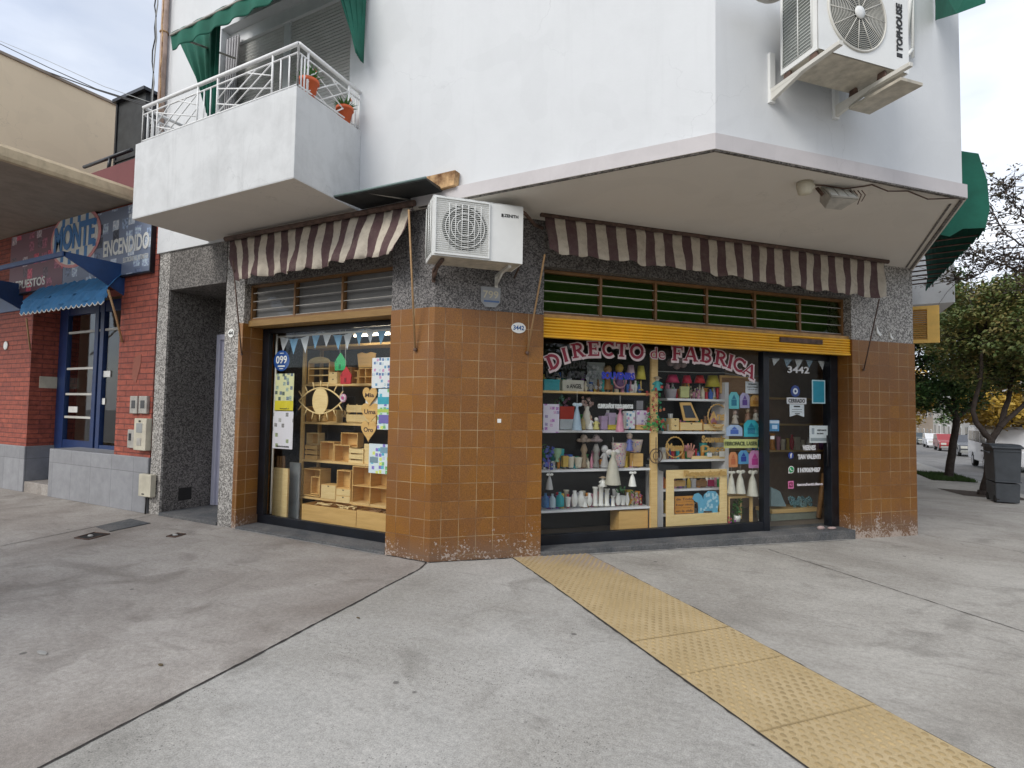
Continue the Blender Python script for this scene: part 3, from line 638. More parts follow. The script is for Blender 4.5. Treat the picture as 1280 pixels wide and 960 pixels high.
m = MB(); m.tube([(-3.0, GL + .06, .15), (-3.0, GL + .06, 2.66)], .015, 6); m.tube([(-3.0, GL + .07, 2.62), (-.7, GL + .07, 2.62)], .016, 6); B.part('glazing_bar', m, 'ac_aged', parent=sw)
# right shop window and door (frame FO) ------------------------------
GR = .30
UD0 = OP(956, 600, GR)[0]; UD1 = OP(1035, 600, GR)[0]
m = MB(); louvre(m, 1.29, 6.035, 2.79, 3.335, .14, 6, 4, .035); tr = B.part('transom_window', m.moved(FO), 'frame_brown')
m = MB()
for i in range(4):
    z = 2.83 + i * .125; m.add([(1.33, .16, z), (6.0, .16, z), (6.0, .20, z + .115), (1.33, .20, z + .115)], [(0, 1, 2, 3)])
B.part('pane', m.moved(FO), 'green_glass', parent=tr)
m = MB()
for i in range(4):
    z = 2.825 + i * .125; m.box(1.33, .148, z, 6.0, .158, z + .010)
B.part('glazing_bar', m.moved(FO), 'galv', parent=tr)
m = MB(); m.box(1.33, .38, 2.78, 6.0, .4, 3.34); B.part('backing', m.moved(FO), paint((.13, .19, .07)), parent=tr)
m = MB(); m.box(1.288, .05, 2.72, 6.036, .2, 2.785); B.part('lintel_board', m.moved(FO), 'frame_yellow', bev=.004)
m = MB(); z = 2.53
while z < 2.715:
    m.prism([(.045, z), (.03, z + .010), (.03, z + .026), (.045, z + .034), (.09, z + .034), (.09, z)], 'x', 1.29, 6.036); z += .036
m.box(1.29, .02, 2.505, 6.036, .10, 2.53); B.part('roller_shutter', m.moved(FO), 'yellow_shutter')
m = MB(); u0, u1 = OP(975, 430, .02)[0], OP(1028, 430, .02)[0]; m.box(u0, .012, 2.635, u1, .032, 2.70); B.part('shutter_slot', m.moved(FO), 'rust_dark')
m = MB(); m.box(1.29, GR - .04, .03, UD0 - .06, GR + .04, .15); m.box(UD0 - .06, GR - .05, .03, UD0 + .04, GR + .05, 2.52); m.box(1.29, GR - .03, .15, 1.315, GR + .03, 2.58)
m.box(1.315, GR - .02, 2.53, UD0 - .06, GR + .02, 2.58)
sw = B.part('shop_window', m.moved(FO), 'blue_black', bev=.003)
m = MB(); m.box(1.315, GR, .15, UD0 - .06, GR + .006, 2.53); B.part('pane', m.moved(FO), 'window_glass', parent=sw)
m = MB(); m.box(UD0 + .041, GR - .02, 2.44, UD1 + .0, GR + .03, 2.52); m.box(UD1, GR - .06, .03, 6.035, GR + .08, 2.52)
dr_ = B.part('glass_door', m.moved(FO), 'black_paint', bev=.003)
m = MB(); m.box(UD0 + .045, GR, .035, UD1, GR + .008, 2.44); B.part('pane', m.moved(FO), 'window_glass', parent=dr_)
m = MB(); m.tube([(UD1 - .06, GR - .05, .9), (UD1 - .06, GR - .05, 1.35)], .012, 8); B.part('handle', m.moved(FO), 'black_paint', parent=dr_)
# interior partition seen through the door
m = MB(); m.box(UD0 + .5, 1.9, .02, UD1 + 1.9, 2.0, 3.4); B.part('room_wall', m.moved(FO), paint((.34, .24, .16)))
m = MB(); [m.box(UD0 + .7, 1.6, z, UD1 + 1.6, 1.88, z + .03) for z in (1.0, 1.45, 1.9)]; B.part('room_shelf', m.moved(FO), 'pine')

# ================================================================ NEIGHBOUR TO THE LEFT: brick building
NB = Thing('brick_building', 'low red brick shop building left of the white corner building', 'building', FL, (-8, 0, 0))
Yg = XP(73, 500, -9.15).y
m = MB(); m.box(-6.2, 0, .83, -5.21, Yg + .3, 5.0); m.box(-9.15, 0, 3.5, -6.2, .3, 5.0); m.box(-16, 0, .83, -9.15, Yg + .3, 5.0); NB.part('brick_wall', m, 'red_brick')
m = MB(); m.box(-16, -.03, 5.0, -5.21, .3, 5.6); m.box(-16, .3, 4.9, -5.21, 12, 5.0); NB.part('parapet', m, 'maroon_wall')
m = MB(); m.box(-16, -.03, -.02, -9.12, Yg + .3, .83); m.box(-8.2, -.03, -.02, -5.2, Yg, .835); NB.part('plinth', m, 'grey_slab', bev=.012)
m = MB(); m.box(-9.12, -.01, -.02, -8.2, Yg + .4, .19); NB.part('doorstep', m, 'pavement_smooth', bev=.01)
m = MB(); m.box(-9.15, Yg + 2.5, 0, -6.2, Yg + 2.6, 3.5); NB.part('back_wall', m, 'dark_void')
def xg(px): return YP(px, 500, Yg).x
ztop = 3.5
m = MB()
for a, b in ((73, 83), (117, 121.5), (124, 128.5)): m.box(xg(a), Yg - .04, .2, xg(b), Yg + .04, ztop)
m.box(xg(83), Yg - .03, .2, xg(117), Yg + .03, .95); m.box(xg(73), Yg - .03, 3.3, -6.2, Yg + .03, ztop); m.box(xg(128), Yg - .03, .83, -6.2, Yg + .03, .9)
gd = NB.part('glazed_door', m, 'blue_door', bev=.004)
m = MB()
for yy in (460, 492, 521):
    z = YP(100, yy, Yg).z; m.box(xg(83), Yg - .02, z - .03, xg(117), Yg + .02, z + .01)
z = 2.95; m.box(xg(83), Yg - .02, z, -6.2, Yg + .02, z + .04); NB.part('glazing_bar', m, 'ac_aged', parent=gd)
m = MB(); m.box(xg(83), Yg, .95, -6.2, Yg + .006, 3.3); NB.part('pane', m, 'window_glass', parent=gd)
for i, (a, b, yy) in enumerate(((128.5, 137, 468), (127, 132, 502), (87, 98, 512))):
    m = MB(); z = YP(a, yy, Yg).z; m.box(xg(a), Yg - .012, z - .05, xg(b), Yg - .004, z + .06); NB.part('paper_notice', m, 'enamel_white', parent=gd)
# canopy slab
mb = MB(); mb.box(-16, -3.2, 4.88, -5.80, 0, 5.0); mb.m[0] = 0
canopy = Thing('concrete_canopy', 'weathered concrete canopy slab jutting over the left pavement', 'canopy', FL, (-8, 0, 4.9))
canopy.part('slab', mb, 'old_concrete', bev=.02)
m = MB(); m.prism([(-5.801, 4.82), (-5.72, 4.82), (-5.70, 4.87), (-5.72, 4.99), (-5.801, 5.06)], 'y', -3.2, 0); canopy.part('edge_beam', m, 'mould_edge', bev=.01)
# sign
SG = Thing('shop_sign', 'printed sign panel with oval blue and white logo on brick wall', 'sign', FL, (-7.7, 0, 3.75))
sx0, sx1, sz0, sz1 = -10.05, -5.33, 3.70, 4.83
m = MB(); m.box(sx0, -.06, sz0, sx1, -.002, sz1); SG.part('panel', m, 'print_engine', bev=.004)
m = MB(); m.box(sx0 + .01, -.064, sz0 + .01, -8.0, -.0605, sz1 - .01); SG.part('red_picture', m, 'print_red')
ov = YP(94.5, 297, -.06); ocx, ocz = ov.x, ov.z; rx = abs(YP(122, 297, -.06).x - YP(66, 297, -.06).x) / 2; rz = .48
def ell(rx, rz, n=36): return [(ocx + rx * math.cos(a), ocz + rz * math.sin(a)) for a in [i * 2 * math.pi / n for i in range(n)]]
m = MB(); m.prism(ell(rx * 1.1, rz * 1.1), 'y', -.072, -.065); SG.part('logo_rim', m, paint((.7, .3, .3)))
m = MB(); m.prism(ell(rx, rz), 'y', -.078, -.0725); SG.part('logo_oval', m, 'enamel_white')
for i in range(6):
    x = ocx - rx * .86 + i * rx * .345; hh = rz * math.sqrt(max(.05, 1 - ((x - ocx) / rx) ** 2)) * .97
    for za, zb_ in ((ocz + hh * .55, ocz + hh), (ocz - hh, ocz - hh * .5)): m = MB(); m.box(x - rx * .06, -.082, za, x + rx * .06, -.0785, zb_); SG.part('logo_stripe', m, paint((.08, .24, .52)))
m = MB(); m.text('MONTE', ocx - rx * .88, ocx + rx * .88, ocz - rz * .42, rz * .95, -.084, bold=.045, ext=.002); SG.part('lettering', m, paint((.07, .22, .50)))
a, b = YP(129, 315, -.07), YP(186, 305, -.07); m = MB(); m.text('ENCENDIDO', a.x, b.x, 4.05, .27, -.066, bold=.025, ext=.002); SG.part('lettering', m, 'enamel_white'); m = MB(); m.text('ELECTRICIDAD DEL AUTOMOTOR', a.x + .6, b.x, 3.90, .08, -.066, bold=.01)
SG.part('lettering', m, 'enamel_white'); m = MB(); m.text('REPUESTOS', -9.9, -8.6, 3.78, .16, -.068, bold=.02, ext=.002); SG.part('lettering', m, 'enamel_white')
m = MB(); m.box(sx0 - .02, -.07, sz0 - .03, sx1 + .02, 0, sz0); m.box(sx1, -.07, sz0, sx1 + .02, 0, sz1); SG.part('frame', m, 'black_paint')
# blue steel canopy with triangular cheeks, and the small awning
zb = YP(157, 331).z; fr = ZP(78, 314.6, zb); xr = YP(157, 331).x
CB = Thing('steel_canopy', 'blue steel canopy frame with wedge shaped side cheeks above the brick shop', 'canopy', FL, (-7.7, 0, 3.4))
zl = YP(157, 369).z; xl = YP(30, 352).x
for xx_ in (xr, xl): m = MB(); m.prism([(0, zl), (0, zb), (fr.y, zb), (fr.y, zb - .06)], 'x', xx_ - .03, xx_); CB.part('cheek', m, 'blue_metal')
m = MB(); m.box(-13.5, fr.y - .02, zb - .07, xr, fr.y + .02, zb + .0); m.box(-16, -.03, zl, xl - .03, 0, zb); CB.part('front_bar', m, 'blue_metal')
def awning(th, frame, x0, x1, ytop, ztop, yb, zb0, zb1, mats, part='canvas', scal=.262, seed=1, amp=.02, val=0., zt1=None, xb=None):
    rnd = random.Random(seed); n = 120; rows = 9; vs = []; zt1 = ztop if zt1 is None else zt1
    ph = [rnd.uniform(0, 6.28) for _ in range(6)]
    for i in range(n + 1):
        t = i / n; x = x0 + (x1 - x0) * t
        low = zb0 + (zb1 - zb0) * t; zt = ztop + (zt1 - ztop) * t
        sc2 = -.032 * abs(math.sin(math.pi * (x - x0) / (scal * 1.0))) - .012 * math.sin(t * 9 + ph[0])
        for j in range(rows):
            q = j / (rows - 1)
            y = ytop + (yb - ytop) * q + amp * q * math.sin(x * 7.3 + ph[1] + q * 2) + amp * .7 * q * math.sin(x * 17 + ph[2] + q * 3.1) + amp * .3 * math.sin(x * 41 + q * 9)
            z = zt + (low - zt) * q + (sc2 if j == rows - 1 else sc2 * .25 * q) + .008 * math.sin(x * 23 + q * 5)
            xx = x if xb is None else x + (xb[0] + (xb[1] - xb[0]) * t - x) * q
            vs.append((xx, y, z))
    m = MB(); fs = [(i * rows + j, i * rows + j + 1, (i + 1) * rows + j + 1, (i + 1) * rows + j) for i in range(n) for j in range(rows - 1)]
    m.uv = [((x1 - x0) * (k // rows) / n, (k % rows) * .07) for k in range(len(vs))]
    m.add(vs, fs, 0, True); o = th.part(part, m, mats)
    md = o.modifiers.new('thick', 'SOLIDIFY'); md.thickness = .004; return o
AB = Thing('blue_awning', 'small light blue awning with white scalloped hem under the steel canopy', 'awning', FL, (-8, 0, 3.3))
a0, a1 = YP(27, 381, -.45), YP(128, 366, -.45)
ax0, ax1 = YP(29, 377, -.26).x, YP(134, 362, -.26).x; azf = (YP(29, 377, -.26).z + YP(134, 359, -.26).z) / 2
awning(AB, FL, ax0, ax1, -.03, azf + .32, -.26, azf, azf, 'blue_canvas', seed=3)
awning(AB, FL, ax0, ax1, -.26, azf, -.29, azf - .15, azf - .15, 'blue_canvas', seed=4, part='valance')
zz = azf - .20; xa, xb = ax0, ax1
m = MB(); n = 17
for i in range(n):
    w_ = (xb - xa) / n; x = xa + i * w_; m.prism([(x, zz + .06), (x + w_, zz + .06), (x + w_, zz - .02), (x + w_ * .5, zz - .07), (x, zz - .02)], 'y', -.297, -.289)
AB.part('hem', m, 'blue_canvas')
m = MB(); m.tube([(x_, -.30, zz - .02 - .05 * abs(math.sin(math.pi * (x_ - xa) / w_))) for x_ in [xa + (xb - xa) * i / 68 for i in range(69)]], .009, 5); AB.part('hem_trim', m, 'enamel_white')
m = MB(); p0, p1 = YP(135, 362, -.27), YP(153, 428, -.02); m.tube([tuple(p0), tuple((p0 + p1) / 2 + Vector((0, 0, .03))), tuple(p1)], .018, 6); AB.part('support_arm', m, 'varnished_pole'); m = MB(); p0, p1 = YP(33, 398, -.27), YP(38, 438, -.02); m.tube([tuple(p0), tuple(p1)], .014, 6)
AB.part('support_arm', m, 'varnished_pole')
# boxes on the brick wall
def wall_box(name, lab, cat, px, mats, y=-.03, th=.07, details=(), group=None, frame=FL):
    (x0, y0, x1, y1) = px; a, b = YP(x0, (y0 + y1) / 2, y - th), YP(x1, (y0 + y1) / 2, y - th); c = (x0 + x1) / 2; zt_, zb_ = YP(c, y0, y - th).z, YP(c, y1, y - th).z
    t = Thing(name, lab, cat, FL, ((a.x + b.x) / 2, y, zb_), group); m = MB(); m.box(a.x, y - th, zb_, b.x, y, zt_); t.part('casing', m, mats, bev=.008)
    for (nm, f0, g0, f1, g1, mt, pr) in details:
        m = MB(); m.box(a.x + (b.x - a.x) * f0, y - th - pr, zb_ + (zt_ - zb_) * g0, a.x + (b.x - a.x) * f1, y - th + .001, zb_ + (zt_ - zb_) * g1); t.part(nm, m, mt, bev=.002)
    return t
wall_box('meter_box', 'left grey meter box with dark window on brick pillar', 'meter box', (162, 495, 171, 517), 'galv', 0, .05, [('viewing_pane', .25, .3, .75, .75, 'car_glass', .004)], 'meter boxes on the brick pillar')
wall_box('meter_box', 'right grey meter box with dark window on brick pillar', 'meter box', (173, 495, 183, 517), 'galv', 0, .05, [('viewing_pane', .25, .3, .75, .75, 'car_glass', .004)], 'meter boxes on the brick pillar')
wall_box('meter_box', 'lowest grey meter box half hidden by the cream intercom', 'meter box', (159, 537, 167, 560), 'galv', 0, .04, [('viewing_pane', .2, .4, .6, .8, 'car_glass', .004)], 'meter boxes on the brick pillar')
wall_box('intercom', 'cream intercom panel with grille and buttons on brick pillar', 'intercom', (167, 523, 182, 563), 'plastic_cream', 0, .09, [('viewing_pane', .2, .55, .7, .85, 'grey_plastic', .004), ('button_panel', .3, .15, .65, .38, 'galv', .006), ('lock', .38, .88, .55, .94, 'cable', .004)])
wall_box('utility_box', 'cream blank utility box on the grey plinth beside granite jamb', 'utility box', (173, 593, 188, 621), 'plastic_cream', -.03, .08, [('lock', .3, .08, .5, .14, 'cable', .004)])
m = MB(); q = YP(182.5, 622, -.05); m.tube([(q.x, -.05, q.z), (q.x, -.05, 0)], .012, 6); solo('conduit', 'thin dark pipe running from cream utility box to pavement', 'pipe', m, 'cable')
m = MB(); q = XP(60, 478, -9.15); m.box(-9.149, q.y - .14, q.z - .11, -9.13, q.y + .14, q.z + .11); solo('doorbell_plate', 'pale square plate on the brick side of the recessed entrance', 'intercom', m, 'plastic_cream', bev=.005)
m = MB(); q = YP(7.5, 432, -.01); m.lathe_y([(.085, -.01), (.085, -.02), (.07, -.025)], q.x, q.z, 20); solo('number_plate', 'round pale number plate on the far left brick pillar', 'number plate', m, 'enamel_white')
m = MB(); q = YP(170, 463, 0); m.prism([(q.x - .1, q.z - .12), (q.x + .02, q.z - .2), (q.x + .13, q.z + .1), (q.x + .13, q.z + .25), (q.x - .06, q.z + .2)], 'y', -.006, .0); solo('mortar_patch', 'reddish brown cement patch on the brick pillar above the meters', 'patch', m, paint((.28, .10, .07), .9))
# distant things above the brick building
m = MB(); BW = Thing('beige_building', 'tall blank beige building rising behind the brick shop', 'building', FL, (-20, 5, 0)); m.box(-32, .0, 0, -11.5, 16, 9.03); BW.part('wall', m, 'beige_render'); m = MB(); m.box(-32.1, -.05, 9.03, -11.46, 16.05, 9.09); BW.part('coping', m, 'old_concrete')
ca = YP(147, 128, 1.6); cb_ = YP(178, 210, 1.6)
CH = Thing('roof_tank', 'black slatted metal housing standing on the brick shop roof', 'roof tank', FL, (ca.x + .4, 1.8, 5.0)); m = MB(); m.box(ca.x + .06, 1.6, 5.0, ca.x + 1.1, 2.4, ca.z - .05); CH.part('casing', m, 'black_sheet')
m = MB(); m.box(ca.x - .02, 1.5, ca.z - .05, ca.x + 1.2, 2.5, ca.z + .02)
for i in range(4): m.box(ca.x + .03, 1.57, 5.3 + i * .55, ca.x + 1.13, 1.6, 5.34 + i * .55)
m.box(ca.x, 1.57, 5.0, ca.x + .06, 1.64, ca.z - .05); CH.part('frame', m, 'green_canvas' if False else 'black_paint')
m = MB()
for (p0, p1) in (((105, 209), (165, 187)), ((120, 221), (165, 204)), ((138, 196), (135, 215))):
    a, b = YP(*p0, .2), YP(*p1, .2); m.tube([tuple(a), tuple(b)], .03, 6)
solo('roof_railing', 'dark thin railing along the roof edge of the brick shop', 'railing', m, 'black_paint')
def wire(name, lab, pts, r=.012, mat='cable', sag=0):
    P = [Vector(p) for p in pts]; o = []
    for i in range(len(P) - 1):
        for j in range(8):
            t = j / 8; q = P[i].lerp(P[i + 1], t); q.z -= sag * 4 * t * (1 - t); o.append(tuple(q))
    o.append(tuple(P[-1])); m = MB(); m.tube(o, r, 5); return solo(name, lab, 'cable', m, mat, group='overhead cables')
far = lambda x, y: tuple(YP(x, y, 1.0))
wire('overhead_cable', 'upper overhead cable crossing the sky above the beige building', [far(-10, 50), far(60, 84), far(120, 111), far(188, 132)], .010)
wire('overhead_cable', 'lower overhead cable crossing the sky above the beige building', [far(-10, 62), far(60, 90), far(120, 112), far(188, 134)], .013)
wire('overhead_cable', 'thinnest pale overhead cable above the two darker ones', [far(-10, 47), far(60, 76), far(130, 108), far(188, 128)], .006, 'grey_plastic')
# drain pipe and cables on the left edge of the corner building
DP = Thing('drain_pipe', 'pinkish beige downpipe climbing the left edge of the white building', 'pipe', FL, (-5.17, -.1, 5.4))
m = MB(); m.tube([(-5.17, -.10, 5.0), (-5.17, -.10, 9.1)], .05, 10); DP.part('pipe', m, 'pink_pipe'); 
for z in (5.7, 7.4): m = MB(); m.ring(-5.17, -.10, z, .055, .012, 12, ax='z'); DP.part('clamp', m, 'rusty')
CBL = Thing('cable_bundle', 'tangle of thin grey and brown cables beside the downpipe', 'cable', FL, (-5.2, -.15, 5.5))
for k_, (dx, mt) in enumerate(((-.10, 'grey_plastic'), (-.13, 'cable'), (.08, 'rusty'))):
    m = MB(); rnd = random.Random(k_); m.tube([(-5.17 + dx + rnd.uniform(-.035, .035), -.17, 5.5 + i * .18) for i in range(20)], .010, 5); CBL.part('cable', m, mt)
m = MB(); m.ring(-5.22, -.2, 5.95, .09, .01); m.ring(-5.19, -.2, 5.85, .07, .008); CBL.part('cable_loop', m, 'cable')
# ================================================================ FIXTURES ON THE CORNER BUILDING
# lower air conditioner (frame FO)
def ac_unit(name, lab, x0, x1, yf, yb, z0, z1, fan_c, fan_r, style, word, wbox):
    t = Thing(name, lab, 'air conditioner', FO, ((x0 + x1) / 2, yb, z0), 'outdoor air conditioner units')
    m = MB()
    # casing as front plate with a round opening, plus sides, top, back
    m.box(x0, yf + .012, z0, x0 + .012, yb, z1); m.box(x1 - .012, yf + .012, z0, x1, yb, z1); m.box(x0, yf, z1 - .012, x1, yb, z1)
    n = 32; cx, cz = fan_c
    ring_ = [(cx + fan_r * math.cos(2 * math.pi * i / n), cz + fan_r * math.sin(2 * math.pi * i / n)) for i in range(n)]
    outer = []
    for i in range(n):
        a = 2 * math.pi * i / n; c, s_ = math.cos(a), math.sin(a); k = min((x1 - cx if c > 0 else cx - x0) / max(abs(c), 1e-6), (z1 - cz if s_ > 0 else cz - z0) / max(abs(s_), 1e-6), 9)
        outer.append((cx + c * k, cz + s_ * k))
    vs = [(p, yf, q) for p, q in ring_] + [(p, yf, q) for p, q in outer]
    m.add(vs, [(i, n + i, n + (i + 1) % n, (i + 1) % n) for i in range(n)], 0)
    for i in range(n):      # corners left by the radial fill
        a, b = outer[i], outer[(i + 1) % n]
        if abs(a[0] - b[0]) > 1e-4 and abs(a[1] - b[1]) > 1e-4:
            c_ = (x1 if a[0] > cx else x0, z1 if a[1] > cz else z0); m.add([(a[0], yf, a[1]), (c_[0], yf, c_[1]), (b[0], yf, b[1])], [(0, 1, 2)])
    t.part('casing', m, 'ac_white', bev=0)
    m = MB(); m.lathe_y([(fan_r, yf), (fan_r, yf + .10), (fan_r * .98, yf + .10)], cx, cz, 32); t.part('fan_shroud', m, 'ac_dark')
    m = MB(); m.box(x0 + .013, yf + .013, z0 - .002, x1 - .013, yb, z0 + .02); t.part('base_pan', m, 'ac_under', bev=.004)
    m = MB()
    for k in range(3):
        a = k * 2.094 + .4; P = []
        for (rr, da) in ((.05, -.3), (fan_r * .9, -.15), (fan_r * .93, .35), (fan_r * .5, .75), (.05, .6)): P.append((cx + rr * math.cos(a + da), cz + rr * math.sin(a + da)))
        m.prism(P, 'y', yf + .055, yf + .06)
    t.part('fan_blade', m, 'ac_fan' if style == 'radial' else 'ac_dark')
    g = MB()
    if style == 'radial':
        for i in range(17): g.ring(cx, yf - .012 + .010 * (i / 17) ** 2, cz, fan_r * (.2 + .8 * i / 16), .0022, 36)
        for i in range(12):
            a = i * math.pi / 6; g.tube([(cx + .03 * math.cos(a), yf - .018, cz + .03 * math.sin(a)), (cx + fan_r * math.cos(a), yf - .004, cz + fan_r * math.sin(a))], .004, 5)
        g.ring(cx, yf - .004, cz, fan_r * 1.01, .010, 40); gm = 'ac_aged'
    else:
        k = 30; z_ = z0 + .03
        while z_ < z1 - .03:
            g.tube([(x0 + .03, yf - .012, z_), (cx + fan_r * 1.07, yf - .012, z_)], .0042, 4, 0, False); z_ += .0205
        for xx in (-.7, -.42, -.14, .14, .42, .7): g.tube([(cx + xx * fan_r, yf - .016, cz - fan_r), (cx + xx * fan_r, yf - .016, cz + fan_r)], .0045, 5)
        for q in (.36, .62, .86): g.ring(cx, yf - .017, cz, fan_r * q, .004, 32)
        xa, xb = x0 + .02, cx + fan_r * 1.1
        g.box(xa, yf - .018, z0 + .015, xb, yf - .002, z0 + .03); g.box(xa, yf - .018, z1 - .03, xb, yf - .002, z1 - .015); g.box(xa, yf - .018, z0 + .03, xa + .012, yf - .002, z1 - .03); g.box(xb - .012, yf - .018, z0 + .03, xb, yf - .002, z1 - .03); gm = 'ac_white'
    t.part('fan_grille', g, gm)
    if style == 'radial':
        m = MB(); m.lathe_y([(.055, yf - .02), (.05, yf - .03), (.01, yf - .032)], cx, cz, 20); t.part('hub_cap', m, 'ac_white')
    g = MB()   # side grille with fins (left side, faces the camera)
    g.box(x0 - .002, yf + .06, z0 + .05, x0 + .004, yb - .03, z1 - .04, 0); t.part('side_opening', g, 'ac_fin')
    g = MB(); nz_ = 22
    for i in range(nz_ + 1):
        zz_ = z0 + .05 + (z1 - z0 - .09) * i / nz_; g.tube([(x0 - .006, yf + .06, zz_), (x0 - .006, yb - .03, zz_ - .0)], .0035, 4)
    for yy in (yf + .06, (yf + yb) / 2, yb - .03): g.tube([(x0 - .009, yy, z0 + .05), (x0 - .009, yy, z1 - .04)], .006, 5)
    t.part('side_grille', g, 'ac_white')
    m = MB(); m.text(word, *wbox[:2], wbox[2], wbox[3], yf - .001, bold=.03) if not wbox[4] else None
    if wbox[4]:
        m.text(word, 0, wbox[4], 0, wbox[3], 0, bold=.035, ext=.002)
        m.moved(Matrix.Translation((wbox[0], yf - .002, wbox[2])) @ Matrix.Rotation(R(-90), 4, 'Y'))
    t.part('lettering', m, 'cable')
    return t
ux0, ux1, uz0, uz1 = -.14, .815, 3.175, 3.785
t = ac_unit('outdoor_unit', 'lower white wall unit above the tiled pier with brown stains and painted shading beneath', ux0, ux1, -.56, -.2, uz0, uz1, (ux0 + .33, (uz0 + uz1) / 2), .235, 'wire', 'ZENITH', (ux0 + .745, ux0 + .90, uz1 - .135, .032, 0))
m = MB(); m.box(ux0 + .715, -.565, uz1 - .137, ux0 + .737, -.5605, uz1 - .105); t.part('emblem', m, 'cable')
m = MB(); m.box(ux1, -.36, uz0 + .05, ux1 + .035, -.24, uz0 + .24); t.part('valve_cover', m, 'ac_white', bev=.006)
m = MB(); m.tube([(ux1 - .01, -.5, uz1 - .03), (ux1 + .06, -.45, uz1 - .03), (ux1 + .3, -.12, uz1 - .02), (ux1 + .42, -.05, uz1 - .02)], .02, 6); t.part('refrigerant_hose', m, 'rust_dark'); m = MB(); m.tube([(ux1 + .02, -.3, uz0 + .15), (ux1 + .08, -.2, uz0 + .05), (ux1 + .09, -.02, uz0 - .02)], .012, 6); t.part('refrigerant_hose', m, 'rust_dark')
for (u_, mt, lb) in ((ux0 + .12, 'rust_dark', 'dark rusted left bracket under the lower wall unit'), (ux1 - .12, 'ac_aged', 'pale right bracket under the lower wall unit')):
    bt = Thing('wall_bracket', lb, 'bracket', FO, (u_, 0, uz0 - .2), 'brackets under the outdoor units')
    m = MB(); m.box(u_ - .018, -.50, uz0 - .035, u_ + .018, 0, uz0 - .003); bt.part('arm', m, mt, bev=.003)
    m = MB(); m.tube([(u_, -.24, uz0 - .03), (u_, -.01, uz0 - .12)], .014, 6); bt.part('brace', m, mt); m = MB(); m.box(u_ - .018, -.02, uz0 - .15, u_ + .018, .0, uz0 - .035); bt.part('back_plate', m, mt)
# upper air conditioner on the overhang face
D0 = -2.13
vx0, vx1, vyf, vyb = 2.56, 3.56, -2.66, -2.27; vz0 = 4.575; vz1 = vz0 + .74
t = ac_unit('outdoor_unit', 'upper white unit with big round fan on brackets beside wall corner', vx0, vx1, vyf, vyb, vz0, vz1, (vx0 + .42, vz0 + .385), .31, 'radial', 'TOPHOUSE', (vx1 - .075, 0, vz0 + .17, .07, .42))
m = MB(); m.box(vx1 - .142, vyf - .003, vz0 + .12, vx1 - .078, vyf - .0005, vz0 + .155); t.part('emblem', m, 'cable')
for k_, (u_, lb) in enumerate(((OP(963, 130, D0)[0], 'left angle iron bracket holding the upper unit'), (OP(1043, 150, D0)[0], 'right angle iron bracket holding the upper unit'))):
    z_ = OP((963, 1043)[k_], (130, 150)[k_], D0)[1] + .03
    bt = Thing('wall_bracket', lb, 'bracket', FO, (u_, D0, z_), 'brackets under the outdoor units')
    m = MB(); m.box(u_ - .02, -2.85, z_ + .055, u_ + .02, D0, z_ + .09); m.add([(u_ - .018, D0, z_ - .02), (u_ + .018, D0, z_ - .02), (u_ + .018, -2.5, z_ + .056), (u_ - .018, -2.5, z_ + .056), (u_ - .018, D0, z_ + .056), (u_ + .018, D0, z_ + .056)], [(0, 3, 2, 1), (0, 4, 3), (1, 2, 5)]); bt.part('arm', m, 'ac_aged', bev=.002)
    m = MB(); m.box(u_ - .03, D0 - .03, z_ - .03, u_ + .03, D0, z_ + .42); bt.part('back_plate', m, 'ac_white', bev=.002)
    for y_ in (-2.6, -2.33): m = MB(); m.prism([(y_ - .04, z_ + .092), (y_ + .04, z_ + .092), (y_ + .03, vz0 - .003), (y_ - .03, vz0 - .003)], 'x', u_ - .012, u_ + .012); bt.part('rubber_foot', m, 'rust_dark')
m = MB(); m.box(3.30, -2.78, 4.40, 3.55, -2.3, 4.425); solo('drip_tray', 'narrow stained tray hanging beside the right bracket of upper unit', 'tray', m.moved(FO), 'ac_under')
# pipes up the wall near the upper unit
def upw(x, y, d=D0 - .03): u_, z_ = OP(x, y, d); return (u_, d, z_)
m = MB(); m.tube([upw(1133, 45), upw(1140, -20), upw(1142, -90)], .022, 8); m.tube([upw(1141, 72), upw(1141, 0), upw(1141, -90)], .014, 8); m.tube([upw(1134, 70), upw(1140, 62)], .018, 6)
solo('hose_duct', 'white pipe and duct running up the wall right of upper unit', 'pipe', m.moved(FO), 'ac_white')
m = MB(); P = [upw(938 + i * 7, -14 + 18 * math.sin(i / 6 * math.pi) ** .6, D0 - .14) for i in range(7)]
u_, _, z_ = upw(962, -2, -2.45); m.sphere((u_, -2.45, z_ + .11), .16, 18, 0, (1.1, .8, .75)); solo('duct_hood', 'grey weathered metal hood on the wall left of upper unit', 'vent hood', m.moved(FO), 'galv')
# flood lamp and junction box under the soffit
def sof(x, y, z=3.88): return ZP(x, y, z)
q = sof(1046, 236, 3.86); FLm = Thing('flood_lamp', 'old weathered flood lamp with loose wires under the soffit', 'flood lamp', FL, (q.x, q.y, 3.7))
Mx = Matrix.Translation((q.x, q.y, 3.79)) @ Matrix.Rotation(OA + R(-8), 4, 'Z') @ Matrix.Rotation(R(-38), 4, 'X')
m = MB(); m.prism([(-.14, .09), (.14, .09), (.105, -.06), (-.105, -.06)], 'x', -.15, .15) if False else m.add([(-.15, -.04, -.11), (.15, -.04, -.11), (.15, -.04, .11), (-.15, -.04, .11), (-.09, .11, -.06), (.09, .11, -.06), (.09, .11, .06), (-.09, .11, .06)], [(4, 5, 6, 7), (0, 1, 5, 4), (1, 2, 6, 5), (2, 3, 7, 6), (3, 0, 4, 7)])
FLm.part('housing', m.moved(Mx), 'galv'); m = MB(); m.box(-.145, -.05, -.105, .145, -.041, .105); FLm.part('lens', m.moved(Mx), 'lamp_glass'); m = MB()
